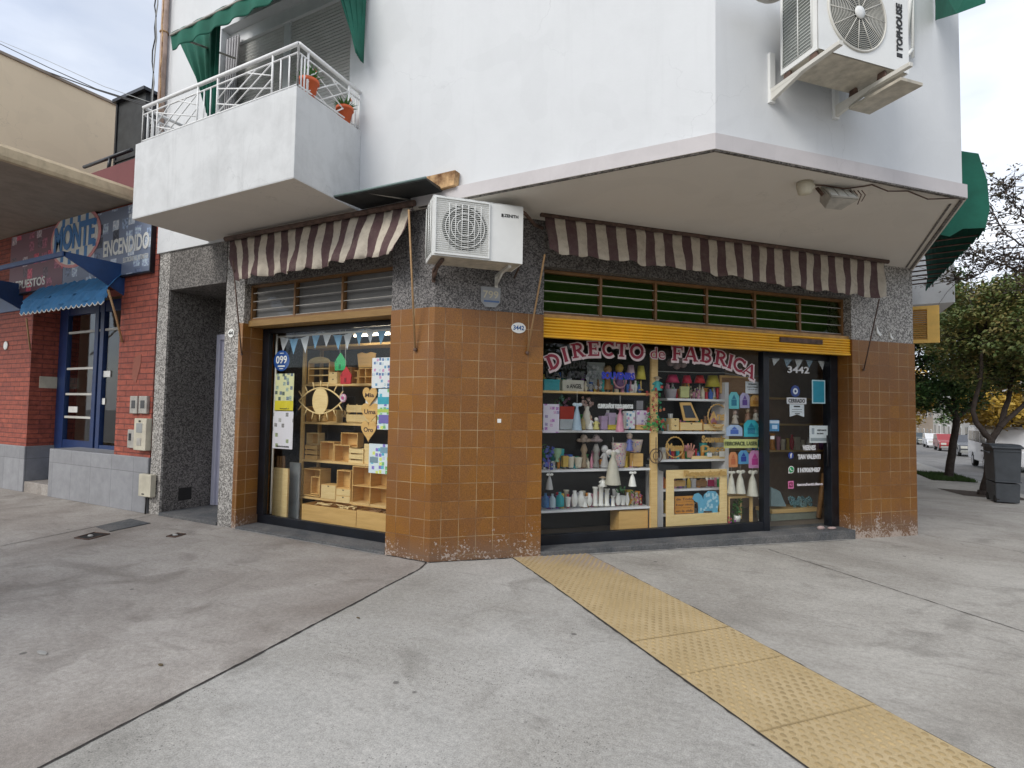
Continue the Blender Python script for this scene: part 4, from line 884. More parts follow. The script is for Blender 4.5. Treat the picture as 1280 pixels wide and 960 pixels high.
for x_ in (-.17, .17): m.box(x_ - .006, -.02, -.02, x_ + .006, .01, .13)
m.box(-.17, -.02, .125, .17, .01, .135); FLm.part('yoke', m.moved(Mx), 'rust_dark')
m = MB(); m.box(-.15, -.056, -.11, .15, -.0505, -.095); m.box(-.15, -.056, .095, .15, -.0505, .11); [m.box(x_ - .004, -.056, -.095, x_ + .004, -.0505, .095) for x_ in (-.146, -.05, .05, .146)]; FLm.part('guard', m.moved(Mx), 'galv')
q2 = sof(1006, 228); m = MB(); m.lathe([(.075, 0), (.075, -.05), (.06, -.11), (.03, -.12)], q2.x, q2.y, 3.88, 14); m.sphere((q2.x + .05, q2.y, 3.83), .04, 8); solo('junction_box', 'yellowed old round junction box on the soffit left of flood lamp', 'junction box', m, 'plastic_cream')
pts = [sof(1006, 231, 3.86), sof(1030, 232, 3.87), sof(1055, 236, 3.85), sof(1080, 233, 3.87), sof(1090, 231, 3.87), sof(1110, 239, 3.84), sof(1135, 239, 3.87), sof(1160, 249, 3.84), sof(1195, 248, 3.87)]
m = MB(); m.tube([tuple(p_) for p_ in pts], .007, 5)
for k_ in range(4):
    a = sof(1062 + 5 * k_, 238, 3.84); m.tube([tuple(a), (a.x + .03, a.y, a.z - .05), (a.x + .0, a.y + .03, a.z - .13 + .03 * (k_ % 2))], .005, 5)
solo('loose_wire', 'loose dark wiring looping along the soffit edge beyond the flood lamp', 'cable', m, 'rust_dark')
# black lean-to sheet over the left awning, and rusty plate
zf = 4.0; m = MB()
a, b = YP(418, 245.5, -.5), YP(533, 222, -.5); c = YP(560, 246, -.06)
m.add([(a.x, -.5, a.z), (b.x, -.5, b.z), (.12, -.05, 4.03), (-1.05, -.05, 4.03), (a.x, -.5, a.z - .02), (b.x, -.5, b.z - .02), (.12, -.05, 3.99), (-1.05, -.05, 3.99)], [(0, 1, 2, 3), (7, 6, 5, 4), (0, 4, 5, 1), (1, 5, 6, 2), (3, 2, 6, 7), (0, 3, 7, 4)])
LT = Thing('sheet_canopy', 'black sheet metal lean to above the left striped awning', 'canopy', FL, (-.5, 0, 4.0)); LT.part('sheet', m, 'black_sheet'); m = MB(); m.tube([(a.x, -.505, a.z), (b.x, -.505, b.z)], .012, 6); LT.part('front_edge', m, paint((.18, .25, .24)))
m = MB(); m.tube([(-.62, -.49, 3.97), (-.3, -.06, 3.97)], .01, 5); LT.part('stay', m, 'galv')
a, b, c, d = YP(532, 221, -.14), YP(569, 212.5, -.14), YP(567, 231, -.14), YP(545, 237, -.14); m = MB(); m.prism([(a.x, a.z), (b.x, b.z), (c.x, c.z), (d.x, d.z)], 'y', -.14, -.05)
solo('rusty_plate', 'rusty flaking metal plate above the lower wall unit', 'metal plate', m, 'rusty')
# striped awnings
AWL = Thing('striped_awning', 'shorter brown and cream striped awning over the left shop window', 'awning', FL, (-1.8, 0, 3.3), 'striped awnings over the shop windows')
awning(AWL, FL, -3.37, -.22, -.12, 3.90, -.34, 3.27, 3.32, 'striped_canvas', seed=5, amp=.035, scal=.52, zt1=3.885, xb=(-2.98, -.28))
m = MB(); m.tube([(-3.42, -.14, 3.915), (-.2, -.14, 3.90)], .035, 8); AWL.part('roller', m, 'rust_dark')
AWR = Thing('striped_awning', 'long brown and cream striped awning over the right shop window', 'awning', FO, (3.8, 0, 3.3), 'striped awnings over the shop windows')
o_ = awning(AWR, FO, 1.20, 6.43, -.20, 3.862, -.34, 3.44, 3.29, 'striped_canvas', seed=8, amp=.022, scal=.52, zt1=3.845, xb=(1.20, 6.26))
m = MB(); m.tube([(1.15, -.2, 3.868), (6.5, -.2, 3.855)], .03, 8); AWR.part('roller', m, 'rust_dark')
def pole(lab, frame, a, b, r=.011, mat='varnished_pole'):
    t = Thing('awning_pole', lab, 'pole', frame, tuple(b), 'awning support poles'); m = MB(); m.tube([a, b], r, 6); t.part('shaft', m, mat); m = MB(); m.sphere(b, r * 2, 8); t.part('foot', m, 'rust_dark'); return t
a, b = YP(511, 262, -.36), YP(519, 437, -.02); pole('straight wooden pole hanging right of the left striped awning', FL, tuple(a), tuple(b))
a, b = YP(291, 325, -.3), YP(302, 443, -.02); pole('thin dark pole hanging left of the left striped awning', FL, tuple(a), tuple(b), .009, 'rust_dark')
a, b = OP(681, 318, -.34), OP(659, 441, -.02); pole('slanting wooden pole left of the long striped awning over the number plate', FO, (a[0], -.34, a[1]), (b[0], -.02, b[1]))
a, b = OP(1099, 374, -.32), OP(1080, 462, -.02); pole('slanting dark pole at the right end of the long striped awning', FO, (a[0], -.32, a[1]), (b[0], -.02, b[1]), .009, 'rust_dark')
# roller box end / white flap near left top of right awning is part of canvas; number plates
def oplate(name, lab, px, py, rw, rh, text, frame='O', mat='enamel_white', tcol='enamel_blue', d=0., num=None):
    if frame == 'O': u_, z_ = OP(px, py, d); fm = FO
    else: q_ = YP(px, py, d); u_, z_ = q_.x, q_.z; fm = FL
    t = Thing(name, lab, 'number plate', fm, (u_, d, z_ - rh)); m = MB()
    m.prism([(u_ + rw * math.cos(i * .2618), z_ + rh * math.sin(i * .2618)) for i in range(24)], 'y', d - .012, d - .001); t.part('plate', m, mat, bev=.003)
    m = MB(); m.text(text, u_ - rw * .74, u_ + rw * .74, z_ - rh * .42, rh * .86, d - .0125, bold=.03); t.part('lettering', m, tcol); return t
oplate('number_plate', 'oval white enamel plate with blue house number on tiled pier', 648, 410, .088, .062, '3442')
oplate('number_plate', 'round white plate with small dark number on granite beside doorway', 289.5, 416.5, .062, .062, '44', 'L', tcol='cable')
u_, z_ = OP(613, 371, .012); PT = Thing('street_plaque', 'faded shield shaped steel plaque on granite below the lower unit', 'plaque', FO, (u_, .012, z_ - .1)); m = MB()
m.prism([(u_ - .115, z_ + .11), (u_ + .115, z_ + .11), (u_ + .115, z_ - .06), (u_ + .06, z_ - .12), (u_ - .06, z_ - .12), (u_ - .115, z_ - .06)], 'y', -.004, .011); PT.part('plate', m, 'plate_steel', bev=.003)
m = MB(); m.text('799', u_ - .09, u_ + .09, z_ - .02, .085, -.0045, bold=.01); PT.part('lettering', m, paint((.55, .5, .36))); m = MB(); m.box(u_ - .08, -.007, z_ - .065, u_ + .10, -.0045, z_ - .045); PT.part('blue_band', m, paint((.08, .15, .32)))
# loose paper scraps on right granite, small sticker on tiles
for i_, (x_, y_, s_) in enumerate(((1098, 415, .07), (1114, 421, .05))):
    u_, z_ = OP(x_, y_, .01); m = MB(); m.prism([(u_ - s_ * .7, z_ + s_ * 1.4), (u_ - s_ * .2, z_ + s_ * .3), (u_ + s_ * .7, z_ - s_ * .6), (u_ + s_ * .2, z_ - s_ * .9), (u_ - s_ * .6, z_ - s_ * .2)], 'y', -.006, .010)
    solo('paper_scrap', ('larger curled white scrap stuck on granite beside the awning pole', 'smaller white scrap stuck on granite right of the larger one')[i_], 'scrap', m, 'enamel_white', FO, group='torn scraps on the right granite')
u_, z_ = OP(624, 526, 0); m = MB(); m.box(u_ - .022, -.003, z_ - .022, u_ + .022, -.0005, z_ + .022); solo('sticker', 'tiny square pale sticker in the middle of the tiled pier', 'sticker', m, 'enamel_white', FO)
# upper green awnings and drapes
def drape(t, name, pts_top, pts_bot, folds, amp, mat, frame_y=True):
    """cloth hanging between two polylines with folds"""
    n = 60; rows = 10; vs = []
    def lerp(P, t_):
        k = t_ * (len(P) - 1); i = min(int(k), len(P) - 2); return Vector(P[i]).lerp(Vector(P[i + 1]), k - i)
    for i in range(n + 1):
        a, b = lerp(pts_top, i / n), lerp(pts_bot, i / n)
        for j in range(rows):
            q_ = j / (rows - 1); p_ = a.lerp(b, q_); p_.y += amp * math.sin(i / n * folds * 6.283 + q_ * .8) * (.4 + .6 * q_); vs.append(tuple(p_))
    m = MB(); m.add(vs, [(i * rows + j, i * rows + j + 1, (i + 1) * rows + j + 1, (i + 1) * rows + j) for i in range(n) for j in range(rows - 1)], 0, True)
    o = t.part(name, m, mat); md = o.modifiers.new('thick', 'SOLIDIFY'); md.thickness = .005; return o
yf_ = -.95
GA = Thing('green_awning', 'dark green awning with hanging side curtains over the balcony window', 'awning', FL, (-2.6, 0, 5.5))
f0, f1 = YP(213, 42, yf_), YP(330, -4, yf_); w0 = YP(210, 2, -.06)
xa, xb = f0.x, BX1 - .05; zf0 = f0.z; zf1 = zf0 - .0
vs = []; n = 30; rows = 6
for i in range(n + 1):
    x_ = xa + (xb - xa) * i / n
    for j in range(rows):
        q_ = j / (rows - 1); vs.append((x_ + .02 * math.sin(j), -.05 + (yf_ + .05) * q_, zf0 + 1.0 * (1 - q_) - .06 * math.sin(q_ * 3.14) + .012 * math.sin(i * 1.1) * q_))
m = MB(); m.add(vs, [(i * rows + j, i * rows + j + 1, (i + 1) * rows + j + 1, (i + 1) * rows + j) for i in range(n) for j in range(rows - 1)], 0, True); o_ = GA.part('canvas', m, 'green_canvas'); o_.modifiers.new('thick', 'SOLIDIFY').thickness = .005
drape(GA, 'valance', [(xa, yf_, zf0), (xb, yf_, zf0)], [(xa, yf_ + .02, zf0 - .20), (xb, yf_ + .02, zf0 - .20)], 7, .02, 'green_canvas')
l0, l1, l2, l3 = YP(224, 45, -.5), YP(276, 28, -.5), YP(258, 128, -.5), YP(268, 135, -.5)
drape(GA, 'side_curtain', [(l0.x, -.55, l0.z), ((l0.x + l1.x) / 2, -.45, l1.z + .1), (l1.x, -.5, l1.z + .15)], [(l2.x, -.5, l2.z), ((l2.x + l3.x) / 2, -.5, l2.z - .25), (l3.x + .02, -.5, l3.z - .1)], 5, .04, 'green_canvas')
r0, r1, r2, r3 = YP(418, -25, -.45), YP(459, -25, -.1), YP(446, 66, -.35), YP(453, 78, -.1)
drape(GA, 'side_curtain', [(r0.x, -.45, r0.z), (r1.x, -.1, r1.z)], [(r2.x, -.35, r2.z), (r3.x, -.1, r3.z)], 4, .03, 'green_canvas')
m = MB(); a = YP(250, 33, yf_ + .03); m.tube([(xa, -.05, zf0 + .2), (xa + .02, yf_, zf0 - .02)], .014, 6); m.tube([(xa, yf_, zf0 - .02), (xb, yf_, zf0 - .02)], .014, 6); m.tube([(xb, yf_, zf0 - .02), (xb, -.05, zf0 + .2)], .014, 6); GA.part('arm', m, 'galv')
# awning over ochava window (upper right corner)
GB = Thing('green_awning', 'green awning corner jutting from the white wall above the upper unit', 'awning', FO, (4.6, D0, 5.4))
a = OP(1170, 25, D0 - .02); b = OP(1231, 4, D0 - .75); c = OP(1195, 16, D0 - .45)
z_, u_ = a[1], a[0]
drape(GB, 'valance', [(u_, D0 - .02, z_ + .42), (u_ - .12, D0 - .75, z_ + .30)], [(u_, D0 - .02, z_), (u_ - .12, D0 - .75, z_ - .0)], .01, .01, 'green_canvas')
bu = b[0]
m = MB(); m.add([(u_, D0 - .02, z_), (u_ - .02, D0 - .02, z_ + .5), (bu, D0 - .75, b[1] + .4), (bu, D0 - .75, b[1]), (c[0], D0 - .45, c[1] - .01)], [(0, 4, 3, 2, 1)], 0)
o_ = GB.part('canvas', m, 'green_canvas'); o_.modifiers.new('thick', 'SOLIDIFY').thickness = .006
# hooded awning on the right street side (beyond the wall edge)
GC = Thing('green_awning', 'green scalloped hood awning on right street side behind the wall edge', 'awning', FL, (5.4, 5, 3.9))
y0_, y1_ = 3.5, 7.2; vs = []; n = 40; prof = [(5.03, 5.95), (5.35, 5.62), (5.62, 5.05), (5.78, 4.45), (5.80, 4.05)]
pr0 = [XP(1203, 176, 5.12), XP(1225, 195, 5.42), XP(1233, 222, 5.6)]
P_ = [((5.03), YP(1203, 178, y0_).z), (YP(1222, 192, y0_).x, YP(1222, 192, y0_).z), (YP(1233, 226, y0_).x, YP(1233, 226, y0_).z), (YP(1237, 262, y0_).x, YP(1237, 262, y0_).z), (YP(1232, 290, y0_).x, YP(1232, 285, y0_).z)]
for i in range(n + 1):
    y_ = y0_ + (y1_ - y0_) * i / n
    for j, (x_, z_) in enumerate(P_): vs.append((x_ + .01 * math.sin(i * 2.1 + j), y_, z_ + (.05 * abs(math.sin(i * math.pi / 3)) - .05 if j == 4 else 0)))
m = MB(); k_ = len(P_); m.add(vs, [(i * k_ + j, i * k_ + j + 1, (i + 1) * k_ + j + 1, (i + 1) * k_ + j) for i in range(n) for j in range(k_ - 1)], 0, False)
m.add([(5.02, y0_, P_[0][1])] + [(x_, y0_, z_) for x_, z_ in P_] + [((5.02 + P_[4][0]) / 2 + .03, y0_, P_[4][1] + .02), ((5.02 + P_[4][0]) / 2 - .1, y0_, P_[4][1] - .06), (5.02, y0_, P_[4][1])], [tuple(range(9))])
o_ = GC.part('canvas', m, 'green_canvas'); o_.modifiers.new('thick', 'SOLIDIFY').thickness = .006
for i in range(9): m = MB(); m.tube([(5.03, y0_ + .3 + i * .35, P_[4][1] - .02), (P_[4][0], y0_ + .3 + i * .35, P_[4][1] + .0)], .012, 5); GC.part('rib', m, 'rust_dark')
# balcony on the right street side with rail, and open yellow shutter beneath
by0 = 8.1; zb0 = YP(1192, 378, by0).z; zb1 = YP(1192, 315, by0).z
RB = Thing('side_balcony', 'white balcony on right street side with dark railing above yellow shutter', 'balcony', FL, (5.5, 9, zb0)); m = MB(); m.box(5.02, by0, zb0, 6.1, 11, zb1); RB.part('parapet', m, 'white_plaster', bev=.01)
m = MB(); zt_ = YP(1180, 272, by0).z
for i in range(7): m.tube([(5.1 + i * .11, by0 + .05, zb1), (5.1 + i * .11, by0 + .05, zt_)], .012, 5)
for i in range(14): m.tube([(5.78, by0 + .05 + i * .2, zb1), (5.78, by0 + .05 + i * .2, zt_)], .012, 5)
for z_ in (zb1 + .03, (zb1 + zt_) / 2, zt_): m.tube([(5.05, by0 + .05, z_), (5.78, by0 + .05, z_), (5.78, 11, z_)], .014, 5)
RB.part('railing', m, 'rust_dark')
y_ = 6.6; a, b = YP(1143, 383, y_), YP(1175, 428, y_)
YS = Thing('yellow_shutter', 'open yellow louvred shutter folded out from right street wall', 'shutter', FL, (5.3, y_, b.z)); m = MB(); x0_, x1_ = 5.03, b.x; z0_, z1_ = b.z, a.z
m.box(x0_, y_, z0_, x0_ + .05, y_ + .04, z1_); m.box(x1_ - .17, y_, z0_, x1_, y_ + .04, z1_); m.box(x0_ + .05, y_, z0_, x1_ - .17, y_ + .04, z0_ + .06); m.box(x0_ + .05, y_, z1_ - .06, x1_ - .17, y_ + .04, z1_); xm = x0_ + .05 + (x1_ - .17 - x0_ - .05) * .3; m.box(xm - .012, y_ - .002, z0_ + .06, xm + .012, y_ + .038, z1_ - .06); YS.part('frame', m, 'yellow_louver', bev=.003)
m = MB()
for i in range(14):
    z_ = z0_ + .065 + i * (z1_ - z0_ - .12) / 14; m.prism([(y_ + .005, z_), (y_ + .03, z_ + .03), (y_ + .036, z_ + .026), (y_ + .011, z_ - .004)], 'x', x0_ + .05, x1_ - .17)
YS.part('louvre_panel', m, paint((.42, .22, .05)))
# flower pots on the balcony
def flower_pot(lab, x, y, z, tilt, s_=1.):
    t = Thing('flower_pot', lab, 'flower pot', FL, (x, y, z), 'red pots on the balcony rail'); m = MB(); m.lathe([(.05 * s_, 0), (.075 * s_, .13 * s_), (.085 * s_, .13 * s_), (.085 * s_, .16 * s_), (.07 * s_, .16 * s_), (.065 * s_, .13 * s_)], x, y, z, 16); t.part('pot', m, 'terracotta')
    m = MB(); rr = random.Random(int(x * 100))
    for i in range(90):
        a = rr.uniform(0, 6.28); e = rr.uniform(.1, 1.3); l = rr.uniform(.06, .15) * s_; p = Vector((x, y, z + .15 * s_)); d = Vector((math.cos(a) * math.cos(e), math.sin(a) * math.cos(e), math.sin(e))); w_ = d.cross(Vector((0, 0, 1))).normalized() * .014
        c_ = p + d * l * .5; e_ = p + d * l; m.add([tuple(p), tuple(c_ + w_), tuple(e_), tuple(c_ - w_)], [(0, 1, 2, 3)])
    t.part('leaves', m, 'pot_leaf'); rr = random.Random(5)
    for i in range(9): m = MB(); m.sphere((x + rr.uniform(-.1, .1) * s_, y + rr.uniform(-.08, .08) * s_, z + rr.uniform(.17, .28) * s_), .022, 6); t.part('flower', m, paint((.65, .06, .03))); return t
flower_pot('red flower pot nearer the balcony corner behind the rail', -1.16, -.80, 4.955, 0, 1.35); flower_pot('red flower pot nearer the wall behind the balcony rail', -1.17, -.25, 4.955, 0, 1.2)
# ================================================================ RIGHT STREET
def leaf_cloud(m, rnd, clumps, per, size, spread=1.):
    V = []; F = []
    for (c, rad) in clumps:
        for _ in range(per):
            while True:
                d = Vector((rnd.uniform(-1, 1), rnd.uniform(-1, 1), rnd.uniform(-1, 1)))
                if .05 < d.length <= 1: break
            p = c + Vector((d.x * rad * 1.15, d.y * rad * 1.15, d.z * rad * .72)) * spread; s_ = size * rnd.uniform(.6, 1.35)
            a = Vector((rnd.gauss(0, 1), rnd.gauss(0, 1), rnd.gauss(0, .6))).normalized(); n_ = Vector((rnd.gauss(0, .7), rnd.gauss(0, .7), 1)).normalized(); b = a.cross(n_).normalized()
            k = len(V); V += [tuple(p), tuple(p + a * s_ * .5 + b * s_ * .30), tuple(p + a * s_ * 1.05 - n_ * s_ * .15), tuple(p + a * s_ * .5 - b * s_ * .30)]; F.append((k, k + 1, k + 2, k + 3))
    m.add(V, F)
def limb(m, pts, r0, r1, n=8):
    k = len(pts); m.tube(pts, [r0 + (r1 - r0) * i / (k - 1) for i in range(k)], n)
def curve(pts, sub=5, jit=.0, rnd=random):
    P = [Vector(p) for p in pts]; o = []
    for i in range(len(P) - 1):
        a, b, c, d = P[max(i - 1, 0)], P[i], P[i + 1], P[min(i + 2, len(P) - 1)]
        for j in range(sub):
            t = j / sub; q = .5 * ((2 * b) + (c - a) * t + (2 * a - 5 * b + 4 * c - d) * t * t + (3 * b - a - 3 * c + d) * t ** 3); o.append(q + Vector((rnd.uniform(-jit, jit), rnd.uniform(-jit, jit), 0)))
    o.append(P[-1]); return o
def tree(lab, base, trunk, limbs, centre, rad, nclump, per, leaf, leafmat, seed, r0=.13, group='street trees on the right pavement', shell=.35, clump_r=(.35, .62)):
    rnd = random.Random(seed); t = Thing('street_tree', lab, 'tree', FL, tuple(base), group)
    m = MB(); m.v and None
    tp = curve(trunk, 5, .012, rnd); limb(m, tp, r0, r0 * .72); m.tube([Vector(base) - Vector((0, 0, .1)), Vector(base) + Vector((0, 0, .12))], [r0 * 1.5, r0 * 1.02], 10)
    t.part('trunk', m, 'tree_bark')
    m = MB(); tips = []
    for lp in limbs:
        lp_ = curve(lp, 5, .015, rnd); limb(m, lp_, r0 * .62, r0 * .25); tips += [lp_[-1], lp_[len(lp_) * 2 // 3], lp_[len(lp_) // 2]]
    cl = []
    C_, R_ = Vector(centre), Vector(rad)
    for i in range(nclump):
        while True:
            d = Vector((rnd.uniform(-1, 1), rnd.uniform(-1, 1), rnd.uniform(-1, 1)))
            if shell < d.length <= 1: break
        c = C_ + Vector((d.x * R_.x, d.y * R_.y, d.z * R_.z)); cl.append((c, rnd.uniform(*clump_r)))
        tip = min(tips, key=lambda q: (q - c).length); mid = tip.lerp(c, .5) + Vector((rnd.uniform(-.15, .15), rnd.uniform(-.15, .15), rnd.uniform(0, .2)))
        limb(m, [tip, mid, c], r0 * .16, .008, 5)
        for _ in range(3): limb(m, [mid.lerp(c, rnd.random()), c + Vector((rnd.gauss(0, .3), rnd.gauss(0, .3), rnd.gauss(.05, .2)))], .012, .004, 4)
    t.part('limbs', m, 'tree_bark'); m = MB(); leaf_cloud(m, rnd, cl, per, leaf); t.part('crown', m, leafmat); return t
V_ = lambda x, y, v: tuple(YP(x, y, v))
b1 = Vector((7.784, 18.241, -.42)); Y1 = 18.24; sc1 = .0277
tree('dark leafy street tree with leaning forked trunk, farther of the two near trees', b1, [b1, V_(1191, 560, Y1), V_(1196, 520, Y1)],
     [[V_(1196, 522, Y1), V_(1180, 500, Y1), V_(1160, 492, Y1), V_(1140, 470, Y1 - .3)], [V_(1196, 522, Y1), V_(1215, 505, Y1 + .2), V_(1230, 490, Y1 + .4), V_(1245, 440, Y1)], [V_(1196, 522, Y1), V_(1192, 490, Y1 + .5), V_(1190, 430, Y1 + .6)]],
     (YP(1192, 428, Y1).x, Y1 - .1, YP(1192, 428, Y1).z), (2.5, 2.3, 2.35), 95, 420, .125, 'leaf_green', 11)
b2 = Vector((7.523, 12.9, -.29)); Y2 = 12.9
tree('olive leaved street tree with thick V shaped fork behind the grey bin', b2, [b2, V_(1236, 590, Y2), V_(1239, 548, Y2)],
     [[V_(1239, 550, Y2), V_(1222, 530, Y2), V_(1217, 510, Y2), V_(1226, 470, Y2), V_(1228, 420, Y2)], [V_(1239, 550, Y2), V_(1256, 528, Y2), V_(1285, 500, Y2), V_(1310, 450, Y2)], [V_(1250, 535, Y2), V_(1262, 490, Y2 + .5), V_(1270, 430, Y2 + .6)]],
     (YP(1288, 398, Y2).x, Y2 + .4, YP(1288, 408, Y2).z), (2.1, 2.0, 1.45), 95, 430, .095, 'leaf_olive', 12, r0=.12)
b3 = Vector((8.0, 6.4, -.14)); Y3 = 7.2
tw = lambda x, y, v=Y3: V_(x, y, v)
br = MB(); lv = MB(); rr = random.Random(4)
T3 = Thing('street_tree', 'nearly bare twiggy branches reaching in from the right under the sky', 'tree', FL, tuple(b3), 'street trees on the right pavement')
m = MB(); limb(m, curve([b3, b3 + Vector((.05, .1, 1.6)), b3 + Vector((-.05, .3, 3.0))], 5), .10, .08); T3.part('trunk', m, 'tree_bark')
mains = [[b3 + Vector((-.05, .3, 3.0)), tw(1330, 330), tw(1265, 300), tw(1238, 262), tw(1232, 245)], [b3 + Vector((-.05, .3, 2.8)), tw(1320, 360), tw(1262, 335), tw(1215, 318), tw(1192, 316)], [b3 + Vector((-.05, .3, 2.9)), tw(1340, 320), tw(1285, 275), tw(1262, 245), tw(1262, 232)], [tw(1330, 330), tw(1280, 325), tw(1250, 320), tw(1220, 345), tw(1195, 350)]]
for mp_ in mains:
    c_ = curve(mp_, 6, .03, rr); limb(br, c_, .022, .005, 5)
    for i in range(5, len(c_)):
        for _ in range(4):
            p = c_[i]; d = Vector((rr.gauss(-.25, .4), rr.gauss(0, .4), rr.gauss(.12, .3))); e = p + d * rr.uniform(.3, .9); mid = p.lerp(e, .5) + Vector((0, 0, rr.uniform(-.06, .08))); limb(br, [p, mid, e], .007, .002, 4)
            for q in (mid, e):
                if rr.random() < .9: leaf_cloud(lv, rr, [(q, .09)], rr.randint(2, 6), .062)
T3.part('limbs', br, 'tree_bark'); T3.part('crown', lv, 'leaf_brown')
def far_tree(lab, x, y, h, rad, mat, seed, per=150, leaf=.28, nc=34):
    z = gz(y); b = Vector((x, y, z)); c = b + Vector((0, 0, h * .66))
    return tree(lab, b, [b, b + Vector((.1, 0, h * .2)), b + Vector((0, .1, h * .38))], [[b + Vector((0, .1, h * .36)), b + Vector((s_ * rad * .4, 0, h * .5)), b + Vector((s_ * rad * .7, .3, h * .66))] for s_ in (-1, 0, 1)],
                c, (rad, rad, h * .36), nc, per, leaf, mat, seed, r0=.15, group='trees farther along the right street', clump_r=(.5, .95))
far_tree('golden yellow tree over the parked vans down the right street', 12.6, 27.5, 4.6, 2.8, 'leaf_yellow', 21)
far_tree('second golden tree left of the white van farther down the street', 9.0, 42, 6.0, 2.2, 'leaf_yellow', 22)
far_tree('green tree at the far kerb before the pale house fronts', 8.2, 52, 7.0, 2.6, 'leaf_green', 23)
far_tree('dense dark green tree closing the view at the street end', 11.0, 95, 11, 6, 'leaf_green', 24, 130, .6)
far_tree('broad dark tree behind the far row of parked cars', 17.2, 66, 8, 3.2, 'leaf_green', 25)
far_tree('dark green tree standing tall behind the bin beyond the far kerb', 17.6, 30, 7.5, 3.0, 'leaf_olive', 26)
# grass and soil beds
rg = random.Random(9); m = MB(); s_ = MB()
for (ya, yb, xa, xb) in ((17.0, 20.4, 7.15, 8.3),):
    s_.add([(xa, ya, gz(ya) + .012), (xb, ya, gz(ya) + .012), (xb, yb, gz(yb) + .012), (xa, yb, gz(yb) + .012)], [(0, 1, 2, 3)])
    for _ in range(5200):
        x, y = rg.uniform(xa, xb), rg.uniform(ya, yb); h = rg.uniform(.04, .14); a = rg.uniform(0, 6.28); dx, dy = .012 * math.cos(a), .012 * math.sin(a)
        m.add([(x - dx, y - dy, gz(y)), (x + dx, y + dy, gz(y)), (x + rg.gauss(0, .03), y + rg.gauss(0, .03), gz(y) + h)], [(0, 1, 2)])
    struct('soil_bed', s_, 'soil')
o_ = struct('grass', m, 'grass', kind='stuff'); o_['label'] = 'tufts of green grass around the farther near tree'; o_['category'] = 'grass'
s_ = MB(); s_.add([(x, y, gz(y) + .006) for x, y in ((6.75, 13.9), (7.0, 12.3), (8.2, 12.1), (8.2, 13.6))], [(0, 1, 2, 3)]); struct('soil_bed', s_, 'soil')
# waste bin
a, b = YP(1243, 632, 11.0), YP(1272, 632, 11.0); bz = gz(11); zt_ = YP(1262, 556, 11.0).z; x0, x1 = a.x, b.x + .1
T = Thing('waste_bin', 'large dark grey wheeled waste container standing on right pavement', 'waste container', FL, ((x0 + x1) / 2, 11.3, bz)); h = zt_ - bz; m = MB()
def frustum(m, x0, x1, y0, y1, z0, z1, t0, t1):
    m.add([(x0 + t0, y0 + t0, z0), (x1 - t0, y0 + t0, z0), (x1 - t0, y1 - t0, z0), (x0 + t0, y1 - t0, z0), (x0 + t1, y0 + t1, z1), (x1 - t1, y0 + t1, z1), (x1 - t1, y1 - t1, z1), (x0 + t1, y1 - t1, z1)], [(0, 3, 2, 1), (4, 5, 6, 7), (0, 1, 5, 4), (1, 2, 6, 5), (2, 3, 7, 6), (3, 0, 4, 7)])
frustum(m, x0, x1, 11, 11.8, bz + .02, bz + h * .34, .045, .03); frustum(m, x0, x1, 11, 11.8, bz + h * .355, bz + h * .93, .03, .0); T.part('body', m, 'dark_bin', bev=.02)
m = MB(); m.prism([(10.97, bz + h * .93), (10.97, bz + h * .96), (11.2, bz + h * 1.0), (11.7, bz + h * 1.0), (11.83, bz + h * .95), (11.83, bz + h * .93)], 'x', x0 - .03, x1 + .03); T.part('lid', m, 'dark_bin', bev=.01)
m = MB(); [m.box(x0 + .02, 11 - .02, bz + h * k_, x1 - .02, 11.01, bz + h * k_ + .025) for k_ in (.36, .88)]; m.tube([(x0 - .05, 11.1, bz + h * .86), (x0 - .05, 11.7, bz + h * .86)], .02, 6); T.part('rim', m, 'dark_bin')
for yy in (11.12, 11.68):
    m = MB(); m.tube([(x0 + .03, yy, bz + .08), (x0 + .10, yy, bz + .08)], .08, 14); T.part('wheel', m, 'tyre')
